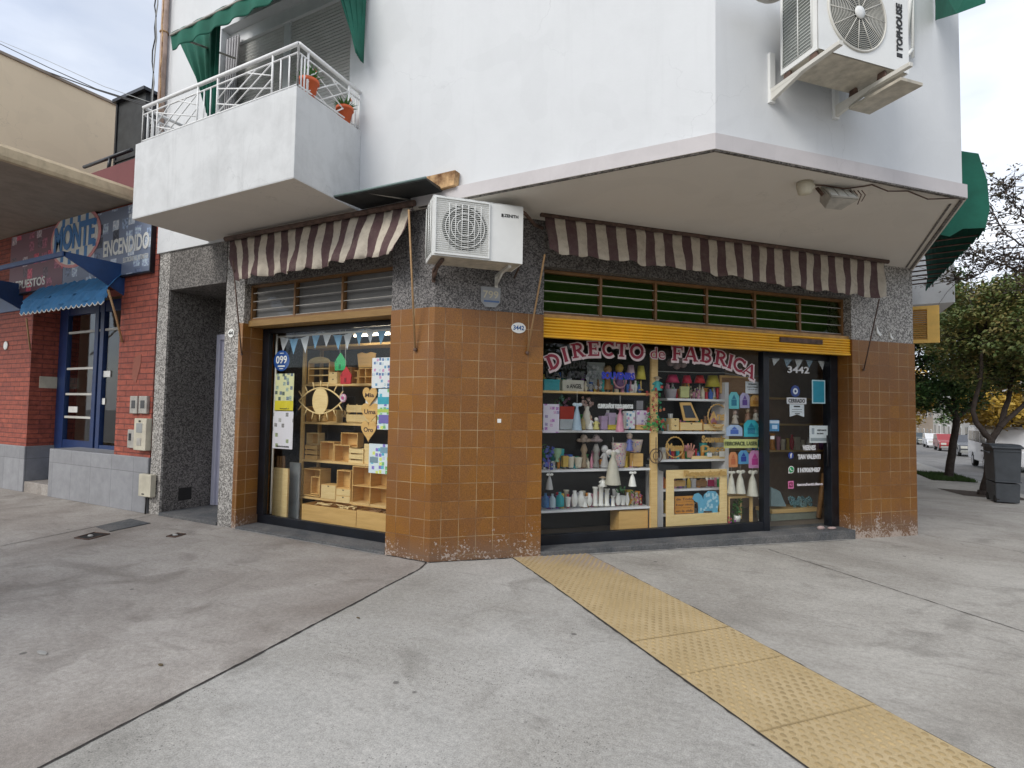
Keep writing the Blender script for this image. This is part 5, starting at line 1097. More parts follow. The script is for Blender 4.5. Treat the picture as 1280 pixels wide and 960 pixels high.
# cars (seen small): profile body, cabin glass, wheels, lights. local x = length
def car(name, lab, x, y, heading, col, kind='car', group='vehicles parked along the far kerb'):
    z = gz(y) - .12; fr_ = Matrix.Translation((x, y, z)) @ Matrix.Rotation(heading, 4, 'Z')
    t = Thing(name, lab, 'van' if kind == 'van' else 'car', fr_, (0, 0, 0), group)
    if kind == 'van':
        Ln, Wd = 4.9, 1.8; body = [(-2.4, .35), (-2.42, 1.3), (-2.3, 1.93), (1.0, 1.98), (1.35, 1.85), (1.95, 1.15), (2.4, .95), (2.45, .35)]; glass = [(-2.2, 1.25), (-2.15, 1.72), (.9, 1.75), (1.35, 1.68), (1.8, 1.2)]
    else:
        Ln, Wd = 4.1, 1.66; body = [(-2.02, .32), (-2.05, .95), (-1.85, 1.0), (-1.45, 1.42), (.1, 1.48), (.85, .98), (1.85, .85), (2.05, .6), (2.0, .30)]; glass = [(-1.72, 1.0), (-1.4, 1.36), (.08, 1.42), (.72, .98)]
    def arch(P):
        o = list(P)
        for wx in (1.3, -1.3):
            o += [(wx + .36 * math.cos(a), .33 + .36 * math.sin(a)) for a in [i * math.pi / 6 for i in range(7)]]
        return o
    m = MB(); m.prism(arch(body), 'y', -Wd / 2, Wd / 2); t.part('body', m, col, bev=.05)
    m = MB(); m.prism(glass, 'y', -Wd / 2 - .006, Wd / 2 + .006)
    if kind == 'van': m.box(-2.44, -.7, 1.28, -2.36, .7, 1.75)
    else: m.add([(-1.89, -.66, 1.0), (-1.89, .66, 1.0), (-1.52, .58, 1.4), (-1.52, -.58, 1.4)], [(0, 1, 2, 3)])
    wn = t.part('window', m, 'car_glass'); m = MB(); px = (-.35, -1.15, .55) if kind == 'van' else (-.55,)
    for q in px: m.box(q - .03, -Wd / 2 - .012, glass[0][1], q + .03, Wd / 2 + .012, glass[2][1])
    t.part('pillar', m, col)
    for wx in (1.3, -1.3):
        for sy in (-1, 1):
            m = MB(); y_ = sy * (Wd / 2 - .1); m.lathe_y([(.20, y_ - .1), (.30, y_ - .1), (.32, y_ - .05), (.32, y_ + .05), (.30, y_ + .1), (.20, y_ + .1)], wx, .32, 18); w_ = t.part('wheel', m, 'tyre')
            m = MB(); m.lathe_y([(.19, y_ - .105), (.19, y_ + .105)], wx, .32, 14); t.part('rim', m, 'wheel_metal', parent=w_)
    zl = .95 if kind == 'van' else .72
    for sy in (-1, 1):
        m = MB(); m.box(body[-2][0] - .12, sy * .55 - .18, zl - .12, body[-2][0] - .02 + (.03 if kind != 'van' else .1), sy * .55 + .18, zl + .05); t.part('headlight', m, 'lamp_glass')
        m = MB(); m.box(-Ln / 2 - .0, sy * .7 - .1, zl, -Ln / 2 + .1, sy * .7 + .1, zl + .25); t.part('tail_light', m, 'tail_red')
    m = MB(); m.box(-Ln / 2 - .04, -.75, .35, -Ln / 2 + .1, .75, .55); t.part('bumper', m, 'grey_plastic' if col != 'car_white' else col, bev=.03); m = MB(); m.box(Ln / 2 - .12, -.75, .3, Ln / 2 - .0, .75, .5); t.part('bumper', m, 'grey_plastic' if col != 'car_white' else col, bev=.03); return t
H = R(-93)
for (nm, lab, px, d, col, kd) in (('parked_van', 'white panel van with side windows, nearest vehicle behind the V forked tree', 1246, 28.5, 'car_white', 'van'), ('parked_car', 'dark grey car with sloping windscreen between trunk and white van', 1206, 45, 'car_grey', 'car'),
        ('parked_car', 'dark red hatchback just left of the dark grey car', 1181, 56, 'car_red', 'car'), ('parked_car', 'white car behind the dark red hatchback', 1165, 66, 'car_white', 'car'), ('parked_car', 'dark green car farthest along the kerb beside the tiled pier', 1152, 80, 'car_dark', 'car')):
    X_ = 14.9; r_ = ray(px, 540); X_ = CAM[0] + r_[0] * (d - CAM[1]) / r_[1]; car(nm, lab, X_ + .2, d, H, col, kd)
car('parked_car', 'silver car partly hidden behind the bin at the frame edge', 12.05, 21.0, H, 'car_silver')
m = MB(); 
# opposite side buildings
def house(lab, y0, y1, h, mat, seed, x0=19.3, side=1, cat='building'):
    rr = random.Random(seed); yc = (y0 + y1) / 2; z0 = gz(y1) - .3; x1 = x0 + 9 * side; t = Thing('street_house', lab, cat, FL, (x0, yc, z0), 'houses along the far side of the right street')
    m = MB(); m.box(x0, y0 + .01, z0, x1, y1 - .01, h + gz(yc)); t.part('wall', m, mat); m = MB(); m.box(x0 - .12 * side, y0 + .02, h + gz(yc) - .25, x0 - .001 * side, y1 - .02, h + gz(yc) + .05); t.part('cornice', m, 'old_concrete')
    n = max(2, int((y1 - y0) / 2.6))
    for fl in range(int(h // 3.2)):
        for i in range(n):
            yy = y0 + (y1 - y0) * (i + .5) / n; zb_ = gz(yc) + fl * 3.1 + (.9 if (i + fl) % 3 else .05); zt2 = gz(yc) + fl * 3.1 + 2.3
            m = MB(); m.box(x0 - .03 * side, yy - .55, zb_, x0 + .02 * side, yy + .55, zt2); w_ = t.part('window' if (i + fl) % 3 else 'door', m, 'grey_plastic' if (i + fl) % 2 else 'white_paint'); m = MB(); m.box(x0 - .04 * side, yy - .45, zb_ + .1, x0 - .031 * side, yy + .45, zt2 - .1); t.part('pane', m, 'car_glass', parent=w_)
    return t
for i_, (y0, y1, h, mt, lb) in enumerate(((12, 21, 6.4, 'far_wall_warm', 'warm beige two storey house behind the bin'), (21, 31, 3.9, 'far_wall_grey', 'low grey house behind the V forked tree'), (31, 42, 6.8, 'far_wall_pale', 'pale two storey house behind the golden tree'), (42, 55, 4.2, 'far_wall_pale', 'low pale house behind the dark grey car'), (55, 68, 6.6, 'far_wall_grey', 'grey two storey house behind the dark red hatchback'), (68, 90, 7.2, 'far_wall_pale', 'long pale building behind the farthest cars'), (90, 135, 6.8, 'far_wall_warm', 'warm long building at the far end of the street'))): house(lb, y0, y1, h, mt, i_)
t = Thing('street_house', 'tall pale building closing the end of the right street', 'building', FL, (8, 150, gz(150)), 'houses along the far side of the right street'); m = MB(); m.box(-10, 150, gz(150) - 1, 30, 160, 9); t.part('wall', m, 'far_wall_pale')
for i in range(9):
    m = MB(); m.box(-6 + i * 4, 149.9, 1, -4 + i * 4, 149.99, 3.5); t.part('window', m, 'car_glass')
# street opposite the left facade: houses and trees that stand behind the photographer (reflected in the shop glass)
def row_house(lab, x0, x1, h, mat, seed):
    rr = random.Random(seed); y0 = -23.0; t = Thing('row_house', lab, 'building', FL, ((x0 + x1) / 2, y0, -.2), 'houses across the street behind the photographer')
    m = MB(); m.box(x0 + .01, y0 - 8, -.2, x1 - .01, y0, h); t.part('wall', m, mat); n = max(2, int((x1 - x0) / 2.8))
    for fl in range(int(h // 3.2)):
        for i in range(n):
            xx = x0 + (x1 - x0) * (i + .5) / n; zb_ = fl * 3.2 + (1. if (i + fl) % 3 else 0); m = MB(); m.box(xx - .6, y0 - .02, zb_, xx + .6, y0 + .03, fl * 3.2 + 2.4); w_ = t.part('window' if (i + fl) % 3 else 'door', m, 'white_paint' if i % 2 else 'frame_brown'); m = MB(); m.box(xx - .5, y0 + .031, zb_ + .1, xx + .5, y0 + .04, fl * 3.2 + 2.3); t.part('pane', m, 'car_glass', parent=w_)
for i_, (x0, x1, h, mt, lb) in enumerate(((-34, -20, 4.5, 'far_wall_warm', 'warm rendered house far left across the left street'), (-20, -9, 4.2, 'far_wall_grey', 'grey house across from the brick shop'), (-9, 3, 6.2, 'far_wall_pale', 'tall pale house across from the left shop window'), (3, 12, 4.0, 'far_wall_warm', 'warm corner house across the left street'), (19.4, 32, 4.8, 'far_wall_grey', 'tall grey house diagonally across the crossing'), (32, 50, 4.2, 'far_wall_warm', 'long warm house beyond the crossing'))): row_house(lb, x0, x1, h, mt, i_)
house('pale corner house across the right street, facing the tiled pier', -9, 12, 4.4, 'far_wall_pale', 40)
for i_, (x_, y_, lb) in enumerate(((-4.5, -9.2, 'green tree at the kerb behind the photographer on the left'), (12.9, -12.5, 'unseen green tree added beyond the crossing to close a bright reflected gap'), (20.5, -4.0, 'green tree before the house across the right street'))):
    far_tree(lb, x_ if i_ != 2 else 17.6, y_, 7, 2.6, 'leaf_green', 50 + i_, 110, .3, 26)  # unseen tree beyond the crossing is added to cover bright sky in glass reflections
# ================================================================ SHOP WINDOW GOODS
class Win:
    def __init__(s, kind): s.k = kind; s.fm = FL if kind == 'L' else FO
    def P(s, x, y, d): return LP(x, y, d) if s.k == 'L' else OP(x, y, d)
    def R(s, x0, y0, x1, y1, d):
        xc, yc = (x0 + x1) / 2, (y0 + y1) / 2
        return s.P(x0, yc, d)[0], s.P(x1, yc, d)[0], s.P(xc, y1, d)[1], s.P(xc, y0, d)[1]
WL, WO = Win('L'), Win('O')
def Tg(w, name, lab, cat, d, r, group=None): return Thing(name, lab, cat, w.fm, ((r[0] + r[1]) / 2, d, r[2]), group)
def slab(w, name, lab, cat, r, d, th, mat, group=None, bev=0):
    m = MB(); m.box(r[0], d, r[2], r[1], d + th, r[3]); return solo(name, lab, cat, m, mat, w.fm, group, bev)
def paper(w, lab, px, mat, d, group, name='poster', cat='poster', txt=None, tc='cable', tilt=0, bands=()):
    r = w.R(*px, d); t = Tg(w, name, lab, cat, d, r, group); m = MB(); m.box(r[0], d, r[2], r[1], d + .003, r[3])
    t.part('sheet', m, mat)
    W_, H_ = r[1] - r[0], r[3] - r[2]
    for (f0, g0, f1, g1, mt) in bands:
        m = MB(); m.box(r[0] + W_ * f0, d - .0015, r[2] + H_ * g0, r[0] + W_ * f1, d - .0003, r[2] + H_ * g1); t.part('print', m, mt)
    for (s_, f0, f1, g0, hh) in (txt or ()):
        m = MB(); m.text(s_, r[0] + W_ * f0, r[0] + W_ * f1, r[2] + H_ * g0, H_ * hh, d - .002, bold=.02); t.part('lettering', m, tc)
    return t
def cubby(w, lab, px, d, dep, cols=1, rows=1, mat='mdf', name='wooden_box', cat='box', group='open wooden boxes in the left window', th=.012, back=True):
    r = w.R(*px, d); t = Tg(w, name, lab, cat, d, r, group); x0, x1, z0, z1 = r; m = MB()
    m.box(x0, d, z0, x0 + th, d + dep, z1); m.box(x1 - th, d, z0, x1, d + dep, z1); m.box(x0 + th, d, z0, x1 - th, d + dep, z0 + th); m.box(x0 + th, d, z1 - th, x1 - th, d + dep, z1); t.part('carcass', m, mat)
    if back: m = MB(); m.box(x0 + th, d + dep - .006, z0 + th, x1 - th, d + dep - .001, z1 - th); t.part('back_panel', m, 'mdf')
    if cols * rows > 1:
        m = MB()
        for i in range(1, cols): x = x0 + (x1 - x0) * i / cols; m.box(x - th / 2, d + .002, z0 + th, x + th / 2, d + dep - .007, z1 - th)
        for j in range(1, rows): z = z0 + (z1 - z0) * j / rows; m.box(x0 + th, d + .001, z - th / 2, x1 - th, d + dep - .008, z + th / 2)
        t.part('divider', m, mat)
    return t
def crate(w, lab, px, d, dep, slats=3, mat='mdf', group='slatted wooden crates in the left window'):
    r = w.R(*px, d); t = Tg(w, 'wooden_crate', lab, 'crate', d, r, group); x0, x1, z0, z1 = r; h = (z1 - z0) / slats
    for i in range(slats):
        m = MB(); a, b = z0 + h * i + h * .12, z0 + h * i + h * .88; m.box(x0, d, a, x1, d + .008, b); m.box(x0, d + dep - .008, a, x1, d + dep, b); m.box(x0, d + .008, a, x0 + .008, d + dep - .008, b); m.box(x1 - .008, d + .008, a, x1, d + dep - .008, b); t.part('slat_band', m, mat)
    m = MB(); [m.box(xx, yy, z0, xx + .012, yy + .012, z1) for xx in (x0 + .009, x1 - .021) for yy in (d + .009, d + dep - .021)]; t.part('corner_post', m, mat); m = MB(); m.box(x0 + .01, d + .01, z0 + .002, x1 - .01, d + dep - .01, z0 + .008); t.part('bottom', m, mat); return t
def drawers(w, lab, px, d, dep, n=2, mat='mdf', group='small wooden drawer chests'):
    r = w.R(*px, d); t = Tg(w, 'drawer_chest', lab, 'drawer chest', d, r, group); x0, x1, z0, z1 = r; m = MB(); m.box(x0, d + .004, z0, x1, d + dep, z1); t.part('carcass', m, mat)
    h = (z1 - z0) / n
    for i in range(n):
        m = MB(); m.box(x0 + .008, d - .004, z0 + h * i + .006, x1 - .008, d + .003, z0 + h * (i + 1) - .006); q = t.part('drawer', m, 'pale_mdf'); m = MB(); xc = (x0 + x1) / 2; m.prism([(xc - .02, z0 + h * (i + 1) - .012), (xc + .02, z0 + h * (i + 1) - .012), (xc, z0 + h * (i + 1) - .03)], 'y', d - .006, d - .0045); t.part('pull', m, 'cable', parent=q)
    return t
def lathe_good(w, name, lab, cat, px, d, prof, mat, group=None, n=16):
    """prof in fractions: (radius 0..1 of half width, height 0..1)"""
    r = w.R(*px, d); xc = (r[0] + r[1]) / 2; hw = (r[1] - r[0]) / 2; h = r[3] - r[2]; m = MB(); m.lathe([(a * hw, b * h) for a, b in prof], xc, d + hw, r[2], n); return solo(name, lab, cat, m, mat, w.fm, group)
VASE = [(.45, 0), (.6, .05), (.95, .3), (1, .5), (.7, .75), (.45, .85), (.6, 1), (.5, 1), (.35, .86)]
CUP = [(.6, 0), (.7, .05), (.95, .9), (1, 1), (.9, 1), (.85, .9), (.6, .1)]
PILLAR = [(1, 0), (1, .08), (.8, .12), (.8, .9), (1, .93), (1, 1)]
BOTTLE = [(.9, 0), (1, .05), (1, .6), (.7, .75), (.35, .85), (.35, .97), (.42, 1)]
def lamp(w, lab, px, d, shade, base, group='small lamps with coloured shades', sh=.55):
    r = w.R(*px, d); xc, hw, h = (r[0] + r[1]) / 2, (r[1] - r[0]) / 2, r[3] - r[2]; t = Tg(w, 'table_lamp', lab, 'lamp', d, r, group); yc = d + hw
    m = MB(); m.lathe([(hw * .5, 0), (hw * .5, h * .04), (hw * .12, h * .08), (hw * .18, h * .3), (hw * .1, h * (1 - sh))], xc, yc, r[2], 12); t.part('base', m, base)
    m = MB(); m.lathe([(hw, h * (1 - sh)), (hw * .6, h), (hw * .58, h), (hw * .96, h * (1 - sh))], xc, yc, r[2], 18); t.part('lamp_shade', m, shade); return t
def figure(w, lab, px, d, mats, group='small painted figurines', head=True, name='figurine'):
    r = w.R(*px, d); xc, hw, h = (r[0] + r[1]) / 2, (r[1] - r[0]) / 2, r[3] - r[2]; t = Tg(w, name, lab, 'figurine', d, r, group); yc = d + hw
    m = MB(); m.lathe([(hw * .85, 0), (hw * .9, h * .05), (hw * .55, h * .35), (hw * .5, h * .55), (hw * .25, h * .68)], xc, yc, r[2], 12); m.tube([(xc - hw * .3, yc, r[2] + h * .6), (xc - hw * .9, yc - hw * .2, r[2] + h * .42)], hw * .18, 6); m.tube([(xc + hw * .3, yc, r[2] + h * .6), (xc + hw * .9, yc - hw * .2, r[2] + h * .45)], hw * .18, 6); t.part('body', m, mats[0])
    m = MB(); m.sphere((xc, yc, r[2] + h * .8), h * .16, 10, 0, (1, 1, 1.1)); t.part('head', m, mats[1])
    if len(mats) > 2: m = MB(); m.lathe([(hw * .9, h * .86), (hw * .5, h * .93), (hw * .2, h * 1.0)], xc, yc, r[2], 10); t.part('hat', m, mats[2])
    return t
def blooms(w, name, lab, px, d, cols, n, rad=.012, group=None, leaves=True, cat='flowers'):
    r = w.R(*px, d); t = Tg(w, name, lab, cat, d, r, group); rr = random.Random(int(px[0] * 7 + px[1])); ms = [MB() for _ in cols]; lf = MB(); tot = []
    for i in range(n):
        x, z = rr.uniform(r[0] + rad, r[1] - rad), rr.uniform(r[2] + rad, r[3] - rad); y = d + rr.uniform(0, .09); mb = ms[i % len(cols)]
        k = 5
        for j in range(k): a = j * 6.283 / k + rr.random(); mb.sphere((x + rad * .7 * math.cos(a), y, z + rad * .7 * math.sin(a)), rad * .6, 5, 0, (1, .5, 1))
    if leaves:
        leaf_cloud(lf, rr, [(Vector((rr.uniform(r[0], r[1]), d + .06, rr.uniform(r[2], r[3]))), .04) for _ in range(max(4, n // 3))], 7, .03); t.part('leaves', lf, 'pot_leaf')
    for mb, c in zip(ms, cols): t.part('petals', mb, paint(c))
    return t
def sign(w, lab, px, d, text, mat, name='word_sign', th=.004, board=None, bold=.04, group='cut out word signs', tilt=0):
    r = w.R(*px, d); t = Tg(w, name, lab, 'sign', d, r, group)
    if board: m = MB(); m.box(r[0], d, r[2], r[1], d + .004, r[3]); t.part('board', m, board); k = (r[3] - r[2]) * .2; r = (r[0] + .01, r[1] - .01, r[2] + k, r[3] - k)
    lines = text.split('|'); h = (r[3] - r[2]) / len(lines)
    for i, ln in enumerate(lines): m = MB(); m.text(ln, r[0], r[1], r[3] - h * (i + 1) + h * .14, h * .76, d - .001, ext=th, bold=bold); t.part('lettering', m, mat)
    return t
def tassel(w, lab, px, d, cols, group='hanging fabric gifts tied with cord'):
    r = w.R(*px, d); xc, hw, h = (r[0] + r[1]) / 2, (r[1] - r[0]) / 2, r[3] - r[2]; t = Tg(w, 'hanging_gift', lab, 'hanging gift', d, r, group)
    m = MB(); m.tube([(xc, d + .02, r[3] - h * .1), (xc, d + .02, r[3] + .12)], .002, 4); t.part('cord', m, 'enamel_white')
    m = MB(); m.lathe([(hw, 0), (hw * .98, h * .02), (hw * .55, h * .55), (hw * .22, h * .74), (hw * .5, h * .84), (hw * .2, h * .9)], xc, d + .02, r[2], 12); t.part('skirt', m, cols[0])
    m = MB(); [m.sphere((xc + s_ * hw * .55, d + .01, r[3] - h * .15), hw * .5, 8, 0, (1, .4, .7)) for s_ in (-1, 1)]; m.sphere((xc, d + .005, r[3] - h * .15), hw * .28, 8); t.part('bow', m, cols[1]); return t
def bunting(w, lab, cord, flags, d, cols):
    t = Thing('bunting', lab, 'bunting', w.fm, (w.P(*cord[0], d)[0], d, w.P(*cord[0], d)[1]), 'pennant strings inside the shop glass')
    P = [(w.P(x, y, d)[0], d, w.P(x, y, d)[1]) for x, y in cord]; m = MB(); m.tube(curve(P, 4), .003, 5); t.part('cord', m, 'enamel_white')
    for i, (xa, ya, xb, yb, xc, yc) in enumerate(flags):
        a, b, c = w.P(xa, ya, d), w.P(xb, yb, d), w.P(xc, yc, d); m = MB(); m.prism([a, b, c], 'y', d - .004, d - .001); t.part('flag', m, cols[i % len(cols)])
    return t
PALE = paint((.60, .64, .66)); SKY_ = paint((.16, .38, .58)); WHITE = 'enamel_white'
# ---------------------------------------------------------------- left window
d0 = .78
T = Thing('shelf_unit', 'pine shelf unit full of raw wooden goods in the left window', 'shelves', FL, (WL.P(376, 640, d0)[0], d0, .03)); xl = WL.P(375.5, 540, d0)[0]; xr_ = WL.P(500, 540, d0)[0] + .25
zs = [WL.P(x, y, d0)[1] for x, y in ((382, 433), (382, 480), (377.5, 527), (377.5, 573.7), (376, 619.6))]
m = MB(); m.box(xl, d0, .03, xl + .055, d0 + .03, zs[0] + .02); T.part('upright', m, 'pine'); m = MB(); m.box(xl, d0 + .32, .03, xl + .05, d0 + .35, zs[0] + .02); T.part('upright', m, 'pine')
for z in zs: m = MB(); m.box(xl + .056, d0 + .002, z - .03, xr_, d0 + .34, z); T.part('shelf', m, 'pine')
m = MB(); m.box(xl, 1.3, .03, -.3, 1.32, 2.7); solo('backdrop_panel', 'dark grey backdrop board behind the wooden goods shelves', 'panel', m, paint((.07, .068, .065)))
def onL(px, k): return px
d1 = d0 + .04
# shelf top to bottom
r = WL.R(385, 446, 412, 480, d1); T = Tg(WL, 'plate_rack', 'arched wooden mini shelf with three boards on the upper shelf', 'mini shelf', d1, r); x0, x1, z0, z1 = r; hh = z1 - z0
m = MB(); m.box(x0, d1, z0, x0 + .02, d1 + .1, z0 + hh * .8); m.box(x1 - .02, d1, z0, x1, d1 + .1, z0 + hh * .8); T.part('side_panel', m, 'mdf')
for k in (.02, .3, .55, .78): m = MB(); m.box(x0 + .021, d1, z0 + hh * k, x1 - .021, d1 + .1, z0 + hh * k + .015); T.part('shelf', m, 'pale_mdf')
m = MB(); m.prism([(x0, z0 + hh * .8)] + [((x0 + x1) / 2 - (x1 - x0) / 2 * math.cos(a), z0 + hh * .8 + hh * .2 * math.sin(a)) for a in [i * math.pi / 10 for i in range(11)]] + [(x1, z0 + hh * .8)], 'y', d1, d1 + .012); T.part('arch', m, 'pale_mdf')
drawers(WL, 'little pale drawer chest beside the arched mini shelf', (411, 465, 422, 480, 0)[:4], d1, .12, 2, 'pale_mdf')
cubby(WL, 'square brown open box under the red hanging house', (421, 459, 439, 481), d1, .16, 1, 1, 'mdf_dark')
cubby(WL, 'four pocket wooden organiser with scalloped crown on the upper shelf', (448, 460, 465, 482), d1, .12, 2, 2)
r = WL.R(445, 440, 468, 459, d1); m = MB(); x0, x1, z0, z1 = r; w_ = x1 - x0; m.prism([(x0 + w_ * .1, z0), (x0, z1 - .02), (x0 + w_ * .25, z1), (x0 + w_ * .5, z1 - .02), (x0 + w_ * .75, z1), (x1, z1 - .02), (x1 - w_ * .1, z0)], 'y', d1 + .02, d1 + .035); solo('crown_panel', 'scalloped wooden crown panel above the four pocket organiser', 'wood panel', m, 'mdf')
# eye cut out
de = .55; c = WL.P(400, 501, de); a = WL.P(374, 501, de)[0]; b = WL.P(428, 501, de)[0]; rz_ = abs(WL.P(400, 487, de)[1] - WL.P(400, 515, de)[1]) / 2; T = Thing('eye_cutout', 'large wooden eye cut out with lashes hanging inside the left glass', 'ornament', FL, (c[0], de, c[1] - .2), None)
xc = (a + b) / 2; hw = (b - a) / 2
m = MB(); up = [(xc + hw * t_, c[1] + rz_ * (1 - t_ * t_) ** 1.0 * 1.15) for t_ in [i / 10 - 1 for i in range(21)]]; dn = [(x, 2 * c[1] - z) for x, z in up]
m.tube([(x, de, z) for x, z in up], .011, 6); m.tube([(x, de, z) for x, z in dn], .011, 6); T.part('eyelid', m, 'pale_mdf')
m = MB(); m.prism([(xc + rz_ * .95 * math.cos(q), c[1] + rz_ * 1.2 * math.sin(q)) for q in [i * .2618 for i in range(24)]], 'y', de - .006, de + .006); T.part('iris', m, 'pale_mdf')
m = MB()
for sgn in (1, -1):
    for t_ in (-.85, -.6, -.3, 0, .3, .6, .85):
        x = xc + hw * t_; z = c[1] + sgn * rz_ * 1.15 * (1 - t_ * t_); l = .10 * (1 - .2 * abs(t_)); m.tube([(x, de, z), (x + t_ * l * 1.0, de, z + sgn * l)], .009, 6)
T.part('lash', m, 'pale_mdf')
figure(WL, 'small wooden rabbit shape under the eye cut out, left', (387, 515, 394, 527), d1, ('mdf', 'mdf'), 'small wooden figures under the eye'); figure(WL, 'small wooden rabbit shape under the eye cut out, right', (398, 515, 406, 527), d1, ('mdf', 'mdf'), 'small wooden figures under the eye')
blooms(WL, 'wood_coral', 'spiky raw wood cut out beside the large slatted crate', (423, 507, 433, 528), d1, [(.55, .38, .18)], 8, .02, leaves=False, cat='ornament')
crate(WL, 'large slatted crate behind the middle heart sign', (433, 505, 470, 529), d1, .2, 2, 'pale_mdf')
cubby(WL, 'open wooden box standing on top of two other boxes', (426, 541, 447, 559), d1 + .03, .12)
crate(WL, 'small slatted crate at the left end of the third shelf', (381, 556, 396, 575), d1, .16); cubby(WL, 'dark walled open box beside the small slatted crate', (400, 552, 417, 577), d1, .16, 1, 1, 'mdf')
cubby(WL, 'wide open box in the middle of the third shelf', (417.5, 556, 437, 578), d1, .16); crate(WL, 'crate with two slots near the right of the third shelf', (436, 560, 454, 582), d1 - .02, .14, 3, 'pale_mdf'); slab(WL, 'raw_board', 'plain upright board at the right end of the third shelf', 'wood panel', WL.R(455, 555, 466, 584, d1), d1, .02, 'pale_mdf')
cubby(WL, 'large open cubby at the left end of the fourth shelf', (379, 586, 400, 620), d1 - .03, .2, 1, 1, 'mdf', back=True); cubby(WL, 'small open box inside the large cubby', (388.5, 596, 399, 618), d1 - .01, .1)
drawers(WL, 'flat lidded box with plain front beside the two drawer chest', (401, 606, 420, 624), d1 - .04, .16, 1); drawers(WL, 'two drawer wooden chest with notched pulls on the fourth shelf', (420, 611, 438, 629), d1 - .04, .16, 2); cubby(WL, 'open box standing upright on the two drawer chest', (421, 588, 438, 611), d1 - .02, .12)
cubby(WL, 'two by two cubby rack at the right end of the fourth shelf', (440, 584, 486, 634), d1 - .04, .22, 2, 2)
T = Thing('shoe_boxes', 'long cardboard tray with brown papers at the window floor', 'tray', FL, (WL.P(411, 655, .62)[0], .62, .15))
for i_, (px, lb) in enumerate((((377, 634, 445, 657), 'long low wooden tray of offcuts on the window floor'), ((445.5, 640, 486, 663), 'low wooden tray of twigs at the right of window floor'))):
    r = WL.R(*px, .6); x0, x1, z0, z1 = r; z0 = .03
    if i_ == 0: bpy.data.objects.remove(T.o)
    T = Thing('wooden_tray', lb, 'tray', FL, ((x0 + x1) / 2, .6, z0), 'low wooden trays on the window floor'); m = MB(); m.box(x0, .6, z0, x1, .61, z1); m.box(x0, .95, z0, x1, .96, z1); m.box(x0, .61, z0, x0 + .01, .95, z1); m.box(x1 - .01, .61, z0, x1, .95, z1); m.box(x0 + .01, .61, z0, x1 - .01, .95, z0 + .02); T.part('tray', m, 'mdf')
    m = MB(); rr = random.Random(i_)
    for k in range(26):
        x = rr.uniform(x0 + .05, x1 - .12); y = rr.uniform(.66, .9); m.tube([(x, y, z1 - .03 + rr.uniform(-.01, .03)), (x + rr.uniform(.05, .25) if x < x1 - .35 else x + .05, y + rr.uniform(-.05, .05), z1 - .02 + rr.uniform(-.01, .04))], rr.uniform(.004, .012), 5)
    T.part('offcuts', m, ('mdf_dark' if i_ else 'pale_mdf'))
slab(WL, 'wood_board', 'tall brown hardboard sheet leaning at the left of the window', 'board', (*WL.R(341, 585, 359, 643, .55)[:2], .04, WL.R(341, 585, 359, 643, .55)[3]), .55, .03, 'pale_mdf', bev=.002); slab(WL, 'wood_board', 'tall grey board standing between hardboard sheet and shelf unit', 'board', (*WL.R(361, 578, 374, 645, .7)[:2], .04, WL.R(361, 578, 374, 645, .7)[3]), .7, .02, paint((.25, .27, .28)))
m = MB()
for k in range(3): q = WL.P(346 + 5 * k, 584, .65); m.tube([(q[0], .65, q[1] - .3), (q[0] + .03 - .03 * k, .65, q[1] + .16)], .022, 7)
solo('wood_rolls', 'dark rolled sheets sticking up behind the hardboard sheet', 'rolls', m, 'mdf_dark')
# hanging ornaments
def string_(w, x, y0, y1, d):
    a, b = w.P(x, y0, d), w.P(x, y1, d); m = MB(); m.tube([(a[0], d, a[1]), (b[0], d, b[1])], .0025, 5); return m
dh = .46
for (lab, px, ys, col) in (('green felt house ornament hanging on a white string', (418, 441, 432, 463), 412, (.02, .38, .12)), ('red felt house ornament hanging lower on a white string', (425, 458, 439, 480), 412, (.50, .02, .03))):
    r = WL.R(*px, dh); x0, x1, z0, z1 = r; h = z1 - z0; T = Tg(WL, 'house_ornament', lab, 'ornament', dh, r, 'ornaments hanging on strings'); m = MB(); m.prism([(x0 + .01, z0), (x1 - .01, z0), (x1, z0 + h * .5), ((x0 + x1) / 2, z1), (x0, z0 + h * .5)], 'y', dh, dh + .02); T.part('body', m, paint(col), bev=.004)
    m = MB(); m.box((x0 + x1) / 2 - .02, dh - .003, z0 + .02, (x0 + x1) / 2 + .015, dh - .0005, z0 + h * .35); m.box(x0 + .02, dh - .003, z0 + h * .45, x0 + .04, dh - .0005, z0 + h * .6); T.part('window', m, paint(tuple(q * .45 for q in col))); T.part('string', string_(WL, (px[0] + px[2]) / 2, ys, px[1], dh), WHITE)
r = WL.R(423, 491, 434, 504, dh); c = ((r[0] + r[1]) / 2, (r[2] + r[3]) / 2); T = Tg(WL, 'round_ornament', 'pink and white round felt ornament hanging below the red house', 'ornament', dh, r, 'ornaments hanging on strings'); m = MB(); m.lathe_y([(.055, dh), (.055, dh + .015)], c[0], c[1], 20); T.part('disc', m, paint((.62, .35, .48))); m = MB(); m.ring(c[0], dh - .003, c[1], .037, .005); T.part('ring', m, WHITE); m = MB(); m.lathe_y([(.018, dh - .008), (.018, dh - .001)], c[0], c[1], 12); T.part('button', m, paint((.5, .05, .2))); T.part('string', string_(WL, 428.5, 481, 491, dh), WHITE)
